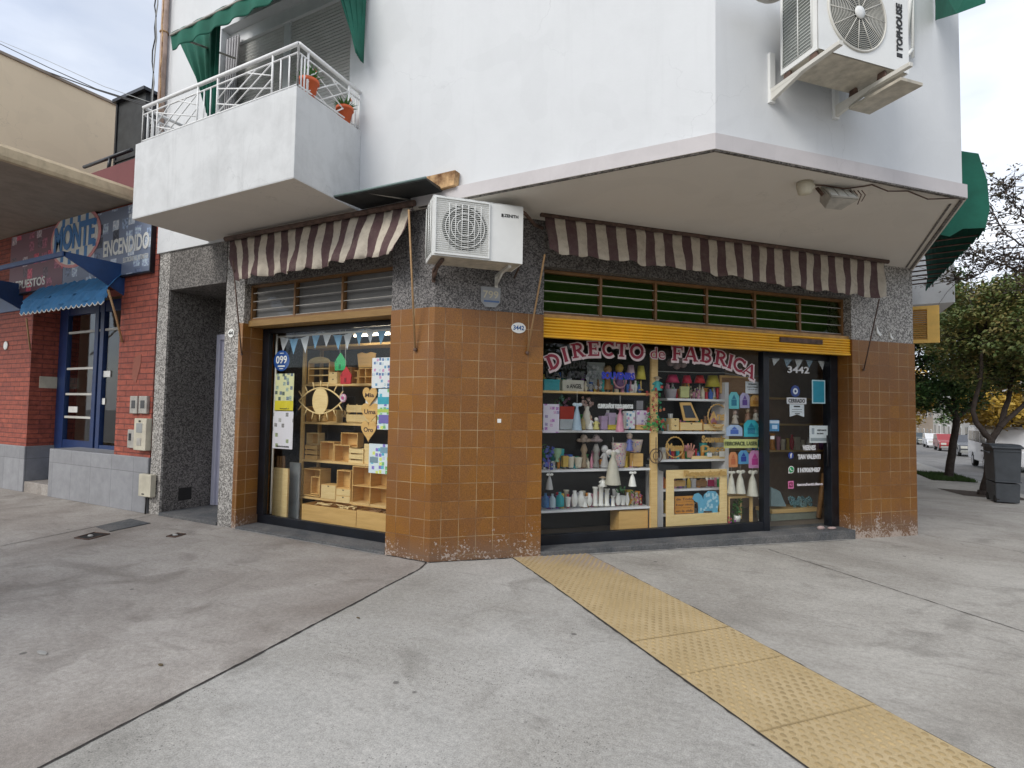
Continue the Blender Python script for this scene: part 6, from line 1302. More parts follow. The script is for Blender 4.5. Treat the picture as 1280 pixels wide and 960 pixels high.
def heart(w, lab, px, d, words, mat='mdf'):
    r = w.R(*px, d); x0, x1, z0, z1 = r; cx, hw, h = (x0 + x1) / 2, (x1 - x0) / 2, z1 - z0; P = []
    for i in range(28):
        t_ = 2 * math.pi * i / 28; P.append((cx + hw * math.sin(t_) ** 3, z0 + h * ((13 * math.cos(t_) - 5 * math.cos(2 * t_) - 2 * math.cos(3 * t_) - math.cos(4 * t_)) + 17) / 29))
    T = Tg(w, 'heart_sign', lab, 'heart sign', d, r, 'wooden hearts with names'); m = MB(); m.prism(P, 'y', d, d + .01); T.part('plate', m, mat, bev=.002); m = MB(); m.text(words, cx - hw * .62, cx + hw * .62, z0 + h * .48, h * .22, d - .001, bold=.02); T.part('lettering', m, 'rust_dark')
heart(WL, 'upper wooden heart with a burnt name above a white card', (453, 484, 471, 508), .47, 'Mia', 'mdf'); heart(WL, 'middle wooden heart with a burnt name against the slatted crate', (451, 504, 474, 530), .46, 'Uma', 'mdf'); heart(WL, 'lowest wooden heart with a burnt name below the other two', (451, 526, 470, 553), .45, 'Oro', 'mdf')
slab(WL, 'card', 'small white card below the upper heart', 'card', WL.R(457, 497, 472, 507, .5), .5, .003, WHITE)
# papers on the left glass
dg = .375
r = WL.R(342.5, 438, 362, 464, dg); c = ((r[0] + r[1]) / 2, (r[2] + r[3]) / 2); T = Tg(WL, 'round_sticker', 'round blue sticker with white digits at the upper left glass', 'sticker', dg, r); m = MB(); m.prism([(c[0] + (r[1] - r[0]) / 2 * math.cos(q), c[1] + (r[3] - r[2]) / 2 * math.sin(q)) for q in [i * .2618 for i in range(24)]], 'y', dg - .003, dg); T.part('disc', m, paint((.01, .07, .28), .3)); m = MB(); m.text('099', c[0] - .11, c[0] + .11, c[1] - .04, .11, dg - .004, bold=.02); m.box(c[0] - .07, dg - .005, c[1] - .085, c[0] + .07, dg - .0035, c[1] - .065); m.box(c[0] - .04, dg - .005, c[1] + .10, c[0] + .04, dg - .0035, c[1] + .11); m.box(c[0] - .04, dg - .005, c[1] - .115, c[0] + .04, dg - .0035, c[1] - .105); T.part('lettering', m, WHITE)
g_ = 'printed sheets on the left window glass'
paper(WL, 'yellow bordered poster of product pictures below the blue sticker', (344, 467, 367, 513), 'print_yellow', dg, g_, bands=((0, 0, 1, .26, paint((.66, .56, .03))),), txt=(('MADERA', .3, .8, .03, .03),)); paper(WL, 'white poster with scattered grey pictures at the lower left glass', (341, 514, 366, 561), 'print_grey', dg, g_, txt=(('TIENDA DE MADERA', .2, .85, .04, .04),))
paper(WL, 'upper right poster with pink and blue picture blocks', (465, 447, 489, 485), 'print_blue', dg, g_); paper(WL, 'tall right poster in teal, yellow and violet bands', (472, 486, 488, 537), 'print_teal', dg, g_, bands=((0, .62, 1, .80, paint((.05, .38, .48))), (0, .42, 1, .50, paint((.45, .6, .12))), (.1, .15, 1, .36, paint((.18, .15, .45))))); paper(WL, 'pale blue poster with tool pictures at the lower right glass', (461, 555, 487, 592), 'print_teal', dg, g_, bands=((.05, .35, .45, .55, paint((.2, .3, .36))), (.55, .7, .95, .9, paint((.2, .35, .45)))))
fl = []; xs = [350, 362, 376, 390, 403, 417, 430, 444, 457, 472, 487]; cy = [421, 424, 423, 418, 415, 419, 419, 414, 411, 413, 414]
bunting(WL, 'string of white and blue pennants across the top of left window', [(345, 418)] + list(zip(xs, cy)) + [(492, 412)],
        [(xs[i], cy[i], xs[i] + 11, cy[i] + ((cy[i + 1] - cy[i]) * .8 if i < 10 else 0), xs[i] + 4 + (i % 3), cy[i] + 19 - i * .1) for i in range(11)], .42, [PALE, SKY_])

# ---------------------------------------------------------------- right window: painted lettering on the glass
def strokes(ch):
    S = [];
    def arc(cx, cy, rx, ry, a0, a1, w, n=14): S.append(([(cx + rx * math.cos(R(a0 + (a1 - a0) * i / n)), cy + ry * math.sin(R(a0 + (a1 - a0) * i / n))) for i in range(n + 1)], w))
    st, th, sf = .24, .12, .10
    def stem(x): S.append(([(x, 0), (x, 1)], st)); S.append(([(x - .22, sf / 2), (x + .22, sf / 2)], sf)); S.append(([(x - .22, 1 - sf / 2), (x + .22, 1 - sf / 2)], sf))
    if ch == 'I': stem(.5)
    elif ch == 'D': stem(.25); arc(.3, .5, .52, .44, -90, 90, .2)
    elif ch == 'R': stem(.25); arc(.4, .73, .34, .22, -90, 90, .17); S.append(([(.25, .95), (.4, .95)], th)); S.append(([(.25, .51), (.4, .51)], th)); S.append(([(.48, .5), (.82, .05)], .2)); S.append(([(.7, .05), (1.0, .05)], sf))
    elif ch in 'EF':
        stem(.25); S.append(([(.25, .94), (.9, .94)], th)); S.append(([(.25, .5), (.7, .5)], th)); S.append(([(.86, .98), (.86, .74)], .09)); S.append(([(.68, .62), (.68, .38)], .09))
        if ch == 'E': S.append(([(.25, .06), (.92, .06)], th)); S.append(([(.88, .02), (.88, .27)], .09))
    elif ch == 'C': arc(.55, .5, .42, .43, 42, 318, .2, 18); S.append(([(.9, .98), (.9, .68)], .09))
    elif ch == 'T': S.append(([(.5, 0), (.5, 1)], st)); S.append(([(.28, sf / 2), (.72, sf / 2)], sf)); S.append(([(.05, .94), (.95, .94)], th)); S.append(([(.08, .98), (.08, .7)], .09)); S.append(([(.92, .98), (.92, .7)], .09))
    elif ch == 'O': arc(.5, .5, .40, .42, 0, 360, .2, 24)
    elif ch == 'A': S.append(([(.12, 0), (.5, 1)], .11)); S.append(([(.5, 1), (.86, 0)], .24)); S.append(([(.25, .33), (.75, .33)], th)); S.append(([(-.02, sf / 2), (.28, sf / 2)], sf)); S.append(([(.68, sf / 2), (1.04, sf / 2)], sf))
    elif ch == 'B': stem(.25); arc(.4, .74, .32, .21, -90, 90, .16); arc(.42, .28, .38, .24, -90, 90, .19); S.append(([(.25, .95), (.4, .95)], th)); S.append(([(.25, .51), (.4, .51)], th)); S.append(([(.25, .05), (.42, .05)], th))
    return S
def glyph(m, ch, cx, cz, w, h, ang, y0, y1, grow, dx=0, dz=0, sx=1):
    ca, sa = math.cos(R(ang)), math.sin(R(ang)); i = 0
    for P, wd in strokes(ch):
        Q = [Vector(((x - .5) * w, (z - .5) * h)) for x, z in P]; W_ = wd * h * .5 + grow
        k = len(Q); L_, R_ = [], []
        for j in range(k):
            t_ = (Q[min(j + 1, k - 1)] - Q[max(j - 1, 0)]).normalized(); n_ = Vector((-t_.y, t_.x)); e = t_ * (grow if j == k - 1 and k == 2 else -grow if j == 0 and k == 2 else 0); L_.append(Q[j] + e + n_ * W_); R_.append(Q[j] + e - n_ * W_)
        off = y0 - .00008 * i; i += 1
        vs = []
        for a, b in zip(L_, R_):
            for q in (a, b): x, z = q.x + dx, q.y + dz; vs.append((cx + x * ca - z * sa, off, cz + x * sa + z * ca))
        m.add(vs, [(2 * j, 2 * j + 1, 2 * j + 3, 2 * j + 2) for j in range(k - 1)])
dG = GR - .004
T = Thing('window_lettering', 'arched crimson and white painted lettering across the right shop glass', 'lettering', FO, (WO.P(810, 450, dG)[0], dG, WO.P(810, 460, dG)[1]))
for (ch, x, y, w_, h_, a) in (('D', 691.5, 451.5, 20, 21, 24), ('I', 706, 443.5, 12, 20, 17), ('R', 722.5, 438, 19, 20, 11), ('E', 742, 436, 17, 20, 3), ('C', 760, 436, 17, 20, 0), ('T', 777, 437, 17, 20, -1), ('O', 796, 439, 19, 21, -1),
                              ('F', 847, 442, 16, 20, -1), ('A', 863.5, 442.5, 19, 20, -2), ('B', 883, 444, 18, 20, -4), ('R', 901, 448, 18, 20, -9), ('I', 913, 452, 12, 20, -14), ('C', 924, 456, 17, 19, -21), ('A', 937, 463, 18, 18, -27)):
    cx, cz = WO.P(x, y, dG); sw_ = WO.P(x + w_ / 2, y, dG)[0] - WO.P(x - w_ / 2, y, dG)[0]; sh_ = WO.P(x, y - h_ / 2, dG)[1] - WO.P(x, y + h_ / 2, dG)[1]
    m = MB(); glyph(m, ch, cx, cz, sw_ * .92, sh_ * .9, a, dG, 0, .020, .008, -.010); T.part('letter_outline', m, paint((.66, .55, .55)))
    m = MB(); glyph(m, ch, cx, cz, sw_ * .92, sh_ * .9, a, dG - .002, 0, .0); T.part('letter', m, paint((.27, .015, .04)))
a, b = WO.P(812, 449, dG), WO.P(832, 449, dG); m = MB(); m.text('de', a[0], b[0], a[1], .165, dG, bold=.05); T.part('letter_outline', m, paint((.60, .50, .50))); m = MB(); m.text('de', a[0] + .012, b[0] - .012, a[1] + .012, .14, dG - .002, bold=-.005); T.part('letter', m, paint((.27, .015, .04)))
# shelves on the right
dA = .55
def shelf_unit(name, lab, parts_): 
    T = Thing(name, lab, 'shelves', FO, parts_[0]); return T
uA0 = 1.32; zA = [WO.P(740, y, dA)[1] for y in (489.5, 538, 586.5, 636)]; uA1 = WO.P(813, 550, dA)[0]; uA2 = WO.P(821, 550, dA)[0]
T = Thing('shelf_unit', 'left shelf unit with pine post and white boards behind the glass', 'shelves', FO, (uA1, dA, .03), 'shelf units in the right window')
m = MB(); m.box(uA1, dA - .02, .03, uA2, dA + .02, WO.P(815, 440, dA)[1]); T.part('upright', m, 'pine'); m = MB(); m.box(uA0, dA + .3, .03, uA0 + .05, dA + .33, 2.4); T.part('upright', m, 'pine')
for z, mt in zip(zA, ('pine', 'white_paint', 'white_paint', 'white_paint')): m = MB(); m.box(uA0, dA, z - .028, uA1 - .001, dA + .34, z); T.part('shelf', m, mt)
dB = .62; uB0 = WO.P(822, 620, dB)[0]; uB1 = WO.P(829, 620, dB)[0]; uB2 = WO.P(906.5, 550, dB)[0]; uB3 = WO.P(911, 550, dB)[0]
T = Thing('shelf_unit', 'white shelf unit in the middle of the right window', 'shelves', FO, (uB1, dB, .03), 'shelf units in the right window'); m = MB(); m.box(uB0, dB, .03, uB1, dB + .3, WO.P(825, 583, dB)[1]); T.part('upright', m, 'white_paint'); m = MB(); m.box(uB2, dB, .03, uB3, dB + .3, WO.P(909, 478, dB)[1]); T.part('upright', m, 'white_paint')
zB = [WO.P(870, y, dB)[1] for y in (498.5, 539.5, 574, 610.5, 641)]
for i_, z in enumerate(zB): m = MB(); m.box((WO.P(834, 500, dB)[0], WO.P(828, 540, dB)[0], WO.P(824, 574, dB)[0], uB1, uB1)[i_], dB - .002, z - .03, uB2 - .001, dB + .3, z); T.part('shelf', m, 'white_paint')
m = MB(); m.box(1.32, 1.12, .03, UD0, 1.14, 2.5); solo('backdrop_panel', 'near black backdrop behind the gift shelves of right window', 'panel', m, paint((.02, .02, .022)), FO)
def gd(d): return d + .03
A = gd(dA); Bd = gd(dB)
# row 1 left unit
def cbox(lab, px, d, dep, mat, name='gift_box', cat='box', group=None, lid=None, w=WO, txt=None, tc='cable'):
    r = w.R(*px, d); T = Tg(w, name, lab, cat, d, r, group); x0, x1, z0, z1 = r; h = z1 - z0; m = MB(); m.box(x0 + .003, d + .003, z0, x1 - .003, d + dep, z0 + h * .72); T.part('body', m, mat, bev=.003); m = MB(); m.box(x0, d, z0 + h * .72, x1, d + dep + .003, z1); T.part('lid', m, lid or mat, bev=.003)
    if txt: m = MB(); m.text(txt, x0 + (x1 - x0) * .2, x1 - (x1 - x0) * .1, z0 + h * .25, h * .4, d - .001, bold=.02); T.part('lettering', m, tc)
    return T
gR = 'boxes on the gift shelves'
cbox('flat teal box at the left of the top gift shelf', (680, 474, 700, 488), A, .2, paint((.03, .33, .38)), group=gR); cbox('flat white box with round emblem on the top gift shelf', (703, 475, 730, 489), A, .2, paint((.55, .53, .45)), group=gR, txt='o ANGEL')
sign(WO, 'black cut out letters standing on the teal and white boxes', (682, 452, 712, 474), A + .05, 'AMOR|LALI', paint((.05, .05, .055)), th=.01, bold=.03); sign(WO, 'second black lace word panel beside the silver bag', (712, 450, 731, 475), A + .06, 'LOVE|HOME', paint((.07, .07, .075)), th=.01)
T_ = blooms(WO, 'silver_bag', 'crumpled silver gift bag on the top gift shelf', (733, 455, 755, 488), A, [(.40, .41, .42), (.25, .27, .28)], 26, .022, leaves=False, cat='bag')
slab(WO, 'picture_board', 'grey green picture board behind the blue word sign', 'picture board', WO.R(734, 453, 756, 488, A + .1), A + .1, .01, paint((.30, .33, .32)))
sign(WO, 'blue cut out word hanging at the top gift shelf', (752, 464, 793, 476), .40, 'SOUVENIRS', paint((.03, .05, .50)), bold=.05)
for i_, (px, c, lb) in enumerate((((757, 455, 768, 487), ((.32, .16, .05), (.35, .22, .1)), 'brown owl shaped figure left of the gold topped one'), ((771, 453, 785, 486), ((.25, .13, .3), (.55, .38, .08)), 'violet figure with golden top on the top gift shelf'))): figure(WO, lb, px, A, [paint(q) for q in c])
T = Thing('ring_cutout', 'pink ring shaped cut out leaning on the top gift shelf', 'ornament', FO, (WO.P(774, 487, A)[0], A, zA[0])); m = MB(); c = WO.P(775, 476, A - .02); m.ring(c[0], A - .02, c[1], .09, .012); T.part('ring', m, paint((.55, .28, .33)))
lamp(WO, 'pale pink lamp left of the yellow lamp on the top gift shelf', (786, 456, 797, 488), A, paint((.62, .45, .52)), paint((.55, .25, .32))); lamp(WO, 'yellow patterned lamp on the top gift shelf beside the post', (799, 457, 810, 488), A, paint((.62, .55, .08)), paint((.60, .42, .12)))
# row 2
paper(WO, 'lilac poster with small pictures at the left edge of right glass', (679, 505, 699, 541), 'print_pink', GR + .02, 'printed sheets on the right window glass')
cbox('white box under a red one on the second gift shelf', (700, 524, 720, 537), A, .18, paint((.55, .60, .63)), group=gR); cbox('red and orange box on top of the white one', (700, 508, 718, 524), A, .16, paint((.45, .04, .02)), group=gR)
blooms(WO, 'paper_flowers', 'dark paper flowers standing behind the red box', (696, 492, 714, 510), A + .05, [(.2, .1, .15), (.1, .25, .2)], 12, .018)
tassel(WO, 'pale blue bow with striped ribbons hanging before the red box', (716, 500, 728, 538), .42, (paint((.35, .47, .58)), paint((.55, .66, .74))))
lathe_good(WO, 'vase', 'tall pale vase between the blue bow and white horse', 'vase', (731, 508, 741, 537), A, VASE, paint((.60, .58, .50)), 'vases on the gift shelves')
figure(WO, 'white angel figure on the second gift shelf', (735, 518, 744, 537), A - .02, (WHITE, paint((.5, .35, .25)))); figure(WO, 'small yellow and white figure right of white angel', (743, 521, 752, 537), A - .02, (paint((.6, .55, .2)), WHITE)); lathe_good(WO, 'bottle', 'small gold bottle left of white angel', 'bottle', (727, 522, 733, 537), A - .02, BOTTLE, paint((.45, .36, .16)))
blooms(WO, 'dried_flowers', 'brownish pink dried flower bunch rising above the pale vase', (727, 495, 744, 509), A, [(.32, .2, .17), (.45, .33, .3)], 16, .016, leaves=False)
sign(WO, 'white block word banner above the lilac boxes', (747, 503, 791, 512), .40, 'CUMPLEAÑOS TODO EVENTOS', paint((.68, .70, .70)), bold=.07, name='word_banner')
for i_, px in enumerate(((752, 520, 760, 537), (761, 516, 770, 537))): cbox(('small lilac box left of the pink tassel', 'taller lilac box left of the pink tassel')[i_], px, A, .09, paint(((.36, .27, .42), (.40, .33, .47))[i_]), group=gR)
cbox('low yellow box before the lilac boxes', (761, 531, 771, 537), A - .02, .06, paint((.6, .5, .05)), group=gR)
tassel(WO, 'pink bow with hanging ribbons before the second gift shelf', (771, 505, 781, 540), .42, (paint((.55, .25, .34)), paint((.62, .4, .48))))
cbox('blue patterned bag box right of the pink tassel', (783, 514, 794, 536), A, .1, 'print_blue', group=gR); cbox('violet and pink box beside the pine post', (796, 513, 811, 531), A, .1, 'print_pink', group=gR); slab(WO, 'photo_frame', 'dark grey photo frame on the violet and pink box', 'photo frame', WO.R(796, 501, 804, 512, A), A, .015, paint((.2, .2, .22))); cbox('flat wooden box under the violet one', (796, 531, 811, 537), A - .01, .1, 'mdf', group=gR)
# row 3
blooms(WO, 'paper_flowers', 'deep blue paper flowers at the left end of third gift shelf', (680, 552, 694, 588), .45, [(.05, .08, .40), (.12, .16, .5)], 26, .018)
lathe_good(WO, 'vase', 'pale green footed vase beside the blue paper flowers', 'vase', (693, 561, 704, 578), A, [(.5, 0), (.55, .08), (.3, .2), (.9, .6), (1, 1), (.9, 1), (.6, .5)], paint((.30, .48, .30)), 'vases on the gift shelves')
cbox('yellow box on the third gift shelf', (704, 570, 711, 584), A, .08, paint((.55, .38, .08)), group=gR)
for i_, px in enumerate(((711, 571, 720, 585), (720, 572, 730, 585))): lathe_good(WO, 'cup', ('left cream pleated cup on the third gift shelf', 'right cream pleated cup on the third gift shelf')[i_], 'cup', px, A, CUP, paint((.66, .62, .50)), 'cream cups on the third gift shelf', 10)
for i_, px in enumerate(((722, 545, 741, 585), (741, 545, 753, 585))):
    r = WO.R(*px, A + .02); x0, x1, z0, z1 = r; xc = (x0 + x1) / 2; h = z1 - z0; T = Tg(WO, 'figurine', ('brown mushroom capped wooden figure on the third gift shelf', 'grey brown mushroom capped figure right of the brown one')[i_], 'figurine', A, r, 'mushroom capped figures'); m = MB(); m.lathe([(.035, 0), (.05, h * .05), (.025, h * .2), (.045, h * .3), (.028, h * .45), (.05, h * .55), (.02, h * .75)], xc, A + .06, z0, 12); T.part('stem', m, paint(((.30, .22, .14), (.28, .27, .25))[i_])); m = MB()
    for k in range(6): a_ = k * 1.047; m.sphere((xc + .05 * math.cos(a_) * (1 + .3 * (1 - i_)), A + .06 + .04 * math.sin(a_), z0 + h * .86), .042, 8, 0, (1, 1, .6))
    m.sphere((xc, A + .06, z0 + h * .93), .05, 8); T.part('cap', m, paint(((.36, .28, .22), (.25, .20, .2))[i_]))
figure(WO, 'white winged statue on the third gift shelf', (753, 556, 765, 585), A, (paint((.5, .5, .5)), paint((.55, .55, .55)))); lathe_good(WO, 'flower_pot', 'large pink patterned pot on the third gift shelf', 'pot', (770, 554, 788, 584), A, CUP, 'print_flower', 'patterned pots on the third gift shelf'); lathe_good(WO, 'flower_pot', 'pink patterned pot standing on a cardboard cube', 'pot', (790, 550, 808, 566), A, CUP, 'print_flower', 'patterned pots on the third gift shelf'); slab(WO, 'cardboard_cube', 'small cardboard cube under the patterned pot', 'box', WO.R(792, 567, 804, 583, A), A, .1, 'mdf', bev=.003)
figure(WO, 'little blue figure hanging before the patterned pots', (785, 541, 794, 564), .44, (paint((.12, .15, .4)), paint((.4, .3, .25)), paint((.3, .25, .2))))
tassel(WO, 'cream fabric gift with lace skirt hanging below the statue', (758, 558, 776, 606), .42, (paint((.48, .46, .38)), paint((.62, .60, .58)))); tassel(WO, 'small white tassel hanging near the post', (787, 588, 796, 608), .42, (WHITE, WHITE)); tassel(WO, 'small white tassel hanging at the far left of right window', (683, 590, 692, 612), .42, (paint((.5, .5, .5)), WHITE))
# row 4
for i_, (px, c, lb) in enumerate((((679, 617, 688, 635), (.04, .15, .35), 'dark blue bottle at the left end of the bottom gift shelf'), ((688, 618, 696, 635), (.45, .58, .66), 'pale blue bottle second on the bottom gift shelf'), ((697, 616, 707, 634), (.02, .33, .37), 'teal jar third on the bottom gift shelf'))): lathe_good(WO, 'bottle', lb, 'bottle', px, A, BOTTLE, paint(c), 'coloured bottles on the bottom gift shelf')
pl = [((708, 622, 715, 634), CUP), ((716, 614, 724, 634), VASE), ((724, 615, 733, 634), VASE), ((729, 621, 736, 634), PILLAR), ((735, 617, 742, 633), VASE), ((742.5, 609, 749, 633), PILLAR), ((749.5, 607, 756.5, 633), PILLAR), ((757, 611, 763.5, 633), PILLAR), ((765, 620, 770, 633), PILLAR), ((771, 617, 778, 632), VASE), ((777, 620, 784, 632), CUP), ((783, 616, 788, 632), VASE)]
nm_ = ['white fluted cup beside the teal jar', 'white round vase, first of the plaster vases', 'white round vase, second of the plaster vases', 'short white plaster stub before the round vases', 'slim white vase left of the tall plaster columns', 'left of the three tall white plaster columns', 'middle and tallest of the three white plaster columns', 'right of the three tall white plaster columns', 'thin white plaster stub right of the tall columns', 'small white vase before the potted greenery', 'small white cup beside the little vase', 'slim white vase next to the pink flowers']
for (px, pf), lb in zip(pl, nm_): lathe_good(WO, 'plaster_piece', lb, 'plaster piece', px, A, pf, WHITE, 'white plaster pieces on the bottom gift shelf', 14)
blooms(WO, 'potted_greenery', 'small green plant above the white plaster pieces', (772, 608, 784, 618), A + .05, [(.1, .3, .12)], 6, .012); blooms(WO, 'paper_flowers', 'pink and orange paper flowers at the right of bottom gift shelf', (789, 614, 804, 631), A, [(.55, .12, .3), (.7, .33, .08), (.6, .5, .4)], 24, .014)
figure(WO, 'small figure with brown hat seated above the plaster columns', (751, 596, 762, 609), .46, (WHITE, WHITE, paint((.4, .3, .2))))
slab(WO, 'cardboard_box', 'plain cardboard box under the bottom gift shelf', 'box', (*WO.R(774, 638, 810, 657, A)[:2], .03, WO.R(774, 638, 810, 657, A)[3]), A, .25, 'mdf', bev=.004)
# back rows of smaller stock
NAMED = [('crimson', (.55, .03, .05)), ('orange', (.70, .28, .04)), ('mustard', (.60, .42, .06)), ('green', (.06, .35, .10)), ('turquoise', (.05, .45, .45)), ('blue', (.05, .15, .50)), ('violet', (.30, .12, .42)), ('pink', (.65, .28, .38)), ('cream', (.72, .66, .50)), ('white', (.78, .78, .76)), ('brown', (.28, .15, .07)), ('silver', (.5, .5, .52))]
SHP = [('jar', PILLAR, 'jar'), ('bottle', BOTTLE, 'bottle'), ('vase', VASE, 'vase'), ('cup', CUP, 'cup'), ('gift_box', None, 'box')]
rs = random.Random(31); seen = set()
for (sname, dd, us, xa_, xb_, zz_, hh_) in (('top gift shelf', A + .16, uA0, uA0, uA1 - .05, zA[0], .24), ('second gift shelf', A + .16, 0, uA0, uA1 - .05, zA[1], .26), ('third gift shelf', A + .17, 0, uA0, uA1 - .05, zA[2], .24), ('bottom gift shelf', A + .17, 0, uA0, uA1 - .05, zA[3], .20),
        ('cabinet inside the door', 1.62, 0, UD0 + .8, UD1 + 1.5, 1.03, .26), ('top white shelf', Bd + .14, 0, WO.P(836, 500, Bd)[0], uB2 - .05, zB[0], .22), ('second white shelf', Bd + .15, 0, WO.P(832, 540, Bd)[0], uB2 - .05, zB[1], .24), ('third white shelf', Bd + .12, 0, WO.P(830, 574, Bd)[0], uB2 - .05, zB[2], .20), ('lowest white shelf', Bd + .02, 0, uB1 + .02, uB2 - .05, zB[4], .16)):
    u_ = xa_ + .05
    while u_ < xb_ - .05:
        w_ = rs.uniform(.055, .12); h_ = hh_ * rs.uniform(.5, 1.1)
        for _ in range(40):
            (cn, cc), (sn, pf, ct) = rs.choice(NAMED), rs.choice(SHP)
            if (cn, sn, sname) not in seen: break
        seen.add((cn, sn, sname)); lab = 'small %s %s in the back row of the %s' % (cn, sn.replace('_', ' '), sname); m = MB()
        if pf: m.lathe([(a * w_ / 2, b * h_) for a, b in pf], u_ + w_ / 2, dd + .03, zz_ + .001, 12)
        else: m.box(u_, dd, zz_ + .001, u_ + w_, dd + .06, zz_ + h_ * .8); m.box(u_ - .003, dd - .003, zz_ + h_ * .8, u_ + w_ + .003, dd + .063, zz_ + h_); m.box(u_ + w_ * .42, dd - .006, zz_ + .002, u_ + w_ * .58, dd - .0005, zz_ + h_ * .79)
        solo(sn, lab, ct, m, paint(cc), FO, 'back row stock in the right window'); u_ += w_ + rs.uniform(.01, .05)
for i_, (px, lb, n_) in enumerate((((383, 508, 396, 528), 'brown open box behind the rabbit shapes', 1), ((407, 512, 421, 528), 'low pale box right of the rabbit shapes', 1), ((466, 508, 486, 530), 'open box at the right end of the second shelf behind the posters', 2), ((439, 463, 447, 482), 'narrow upright open box on the upper shelf', 2), ((383, 541, 398, 556), 'small open box on top of the slatted crate', 1))): cubby(WL, lb, px, d1 + .06, .12, 1, n_, ('mdf', 'pale_mdf', 'mdf')[i_ % 3])
T = Thing('tube_lamp', 'lit fluorescent tube under the head of the left shop window', 'lamp', FL, (-1.2, .62, 2.6)); m = MB(); m.tube([(-1.75, .62, 2.60), (-.75, .62, 2.60)], .013, 10); em = bpy.data.materials.new('tube_glow'); em.use_nodes = True; MATS['tube_glow'] = em; b_ = em.node_tree.nodes['Principled BSDF']; b_.inputs['Emission Color'].default_value = (1, .86, .66, 1); b_.inputs['Emission Strength'].default_value = 11; T.part('tube', m, 'tube_glow'); m = MB(); m.box(-1.8, .60, 2.625, -.7, .66, 2.66); T.part('batten', m, 'ac_aged')
for (sname, dd, xa_, xb_, zz_) in (('top gift shelf', A + .09, uA0, uA1 - .06, zA[0]), ('second gift shelf', A + .10, uA0, uA1 - .06, zA[1]), ('third gift shelf', A + .10, uA0, uA1 - .06, zA[2]), ('bottom gift shelf', A + .10, uA0, uA1 - .06, zA[3]), ('top white shelf', Bd + .08, WO.P(836, 500, Bd)[0], uB2 - .06, zB[0]), ('second white shelf', Bd + .08, WO.P(832, 540, Bd)[0], uB2 - .06, zB[1]), ('third white shelf', Bd + .06, WO.P(830, 574, Bd)[0], uB2 - .06, zB[2]), ('fourth white shelf', Bd + .05, uB1 + .03, uB2 - .06, zB[3])):
    u_ = xa_ + .02
    while u_ < xb_:
        w_ = rs.uniform(.035, .07); h_ = rs.uniform(.09, .19)
        for _ in range(40):
            (cn, cc), (sn, pf, ct) = rs.choice(NAMED), rs.choice(SHP)
            if (cn, sn, sname, 1) not in seen: break
        seen.add((cn, sn, sname, 1)); lab = 'tiny %s %s tucked behind the front goods of the %s' % (cn, sn.replace('_', ' '), sname); m = MB()
        if pf: m.lathe([(a * w_ / 2, b * h_) for a, b in pf], u_ + w_ / 2, dd, zz_ + .001, 10)
        else: m.box(u_, dd - .02, zz_ + .001, u_ + w_, dd + .02, zz_ + h_ * .8); m.box(u_ - .003, dd - .023, zz_ + h_ * .8, u_ + w_ + .003, dd + .023, zz_ + h_)
        solo(sn, lab, ct, m, paint(cc), FO, 'small stock in the right window'); u_ += w_ + rs.uniform(.004, .03)
# hanging floral garland by the post
T = blooms(WO, 'floral_garland', 'red and green flower garland hanging before the pine post', (810, 482, 833, 540), .45, [(.45, .03, .04), (.5, .16, .08), (.03, .28, .12)], 44, .017)
blooms(WO, 'floral_garland', 'bright green leafy garland below the red flowers', (808, 522, 834, 538), .47, [(.06, .4, .08), (.15, .45, .1)], 26, .016); figure(WO, 'teal and white doll hanging above the garland', (819, 470, 832, 488), .45, (paint((.05, .4, .4)), paint((.6, .5, .4)), paint((.5, .42, .3))))
T = Thing('wire_ornament', 'dark round wire ornament hanging at the foot of the garland', 'ornament', FO, (WO.P(820, 580, .45)[0], .45, WO.P(820, 588, .45)[1])); c = WO.P(820, 570, .45); m = MB(); m.ring(c[0], .45, c[1], .095, .007); m.ring(c[0], .45, c[1], .055, .005, sx=.7); m.tube([(c[0], .45, c[1] - .1), (c[0], .45, c[1] + .25)], .006, 5); T.part('ring', m, 'rust_dark')
# unit B row 1
for i_, (px, c, lb) in enumerate((((838, 468, 853, 497), (.50, .02, .10), 'dark pink lamp, leftmost on the white shelf'), ((857, 469, 868, 497), (.55, .01, .05), 'crimson lamp second on the white shelf'), ((873, 469, 885, 497), (.55, .015, .02), 'red lamp third on the white shelf'))): lamp(WO, lb, px, Bd, paint(c), (paint((.45, .4, .38)), paint((.3, .22, .15)), paint((.5, .45, .35)))[i_], 'coloured lamps on the white shelf', .35)
lamp(WO, 'tall yellow lamp with dark motif on the white shelf', (889, 469, 905, 498), Bd, paint((.58, .50, .04)), paint((.45, .38, .05)), 'coloured lamps on the white shelf', .5)
cbox('yellow green card box before the red lamps', (851, 483, 862, 497), Bd - .02, .03, paint((.5, .52, .22)), group=gR); blooms(WO, 'dried_flowers', 'pale dried flower arrangement before the red lamps', (862, 482, 876, 498), Bd - .02, [(.5, .42, .3), (.35, .3, .2)], 18, .013); lathe_good(WO, 'glass_bowl', 'low grey bowl at the left end of the white shelf', 'bowl', (836, 486, 850, 498), Bd - .02, CUP, paint((.35, .33, .36)))
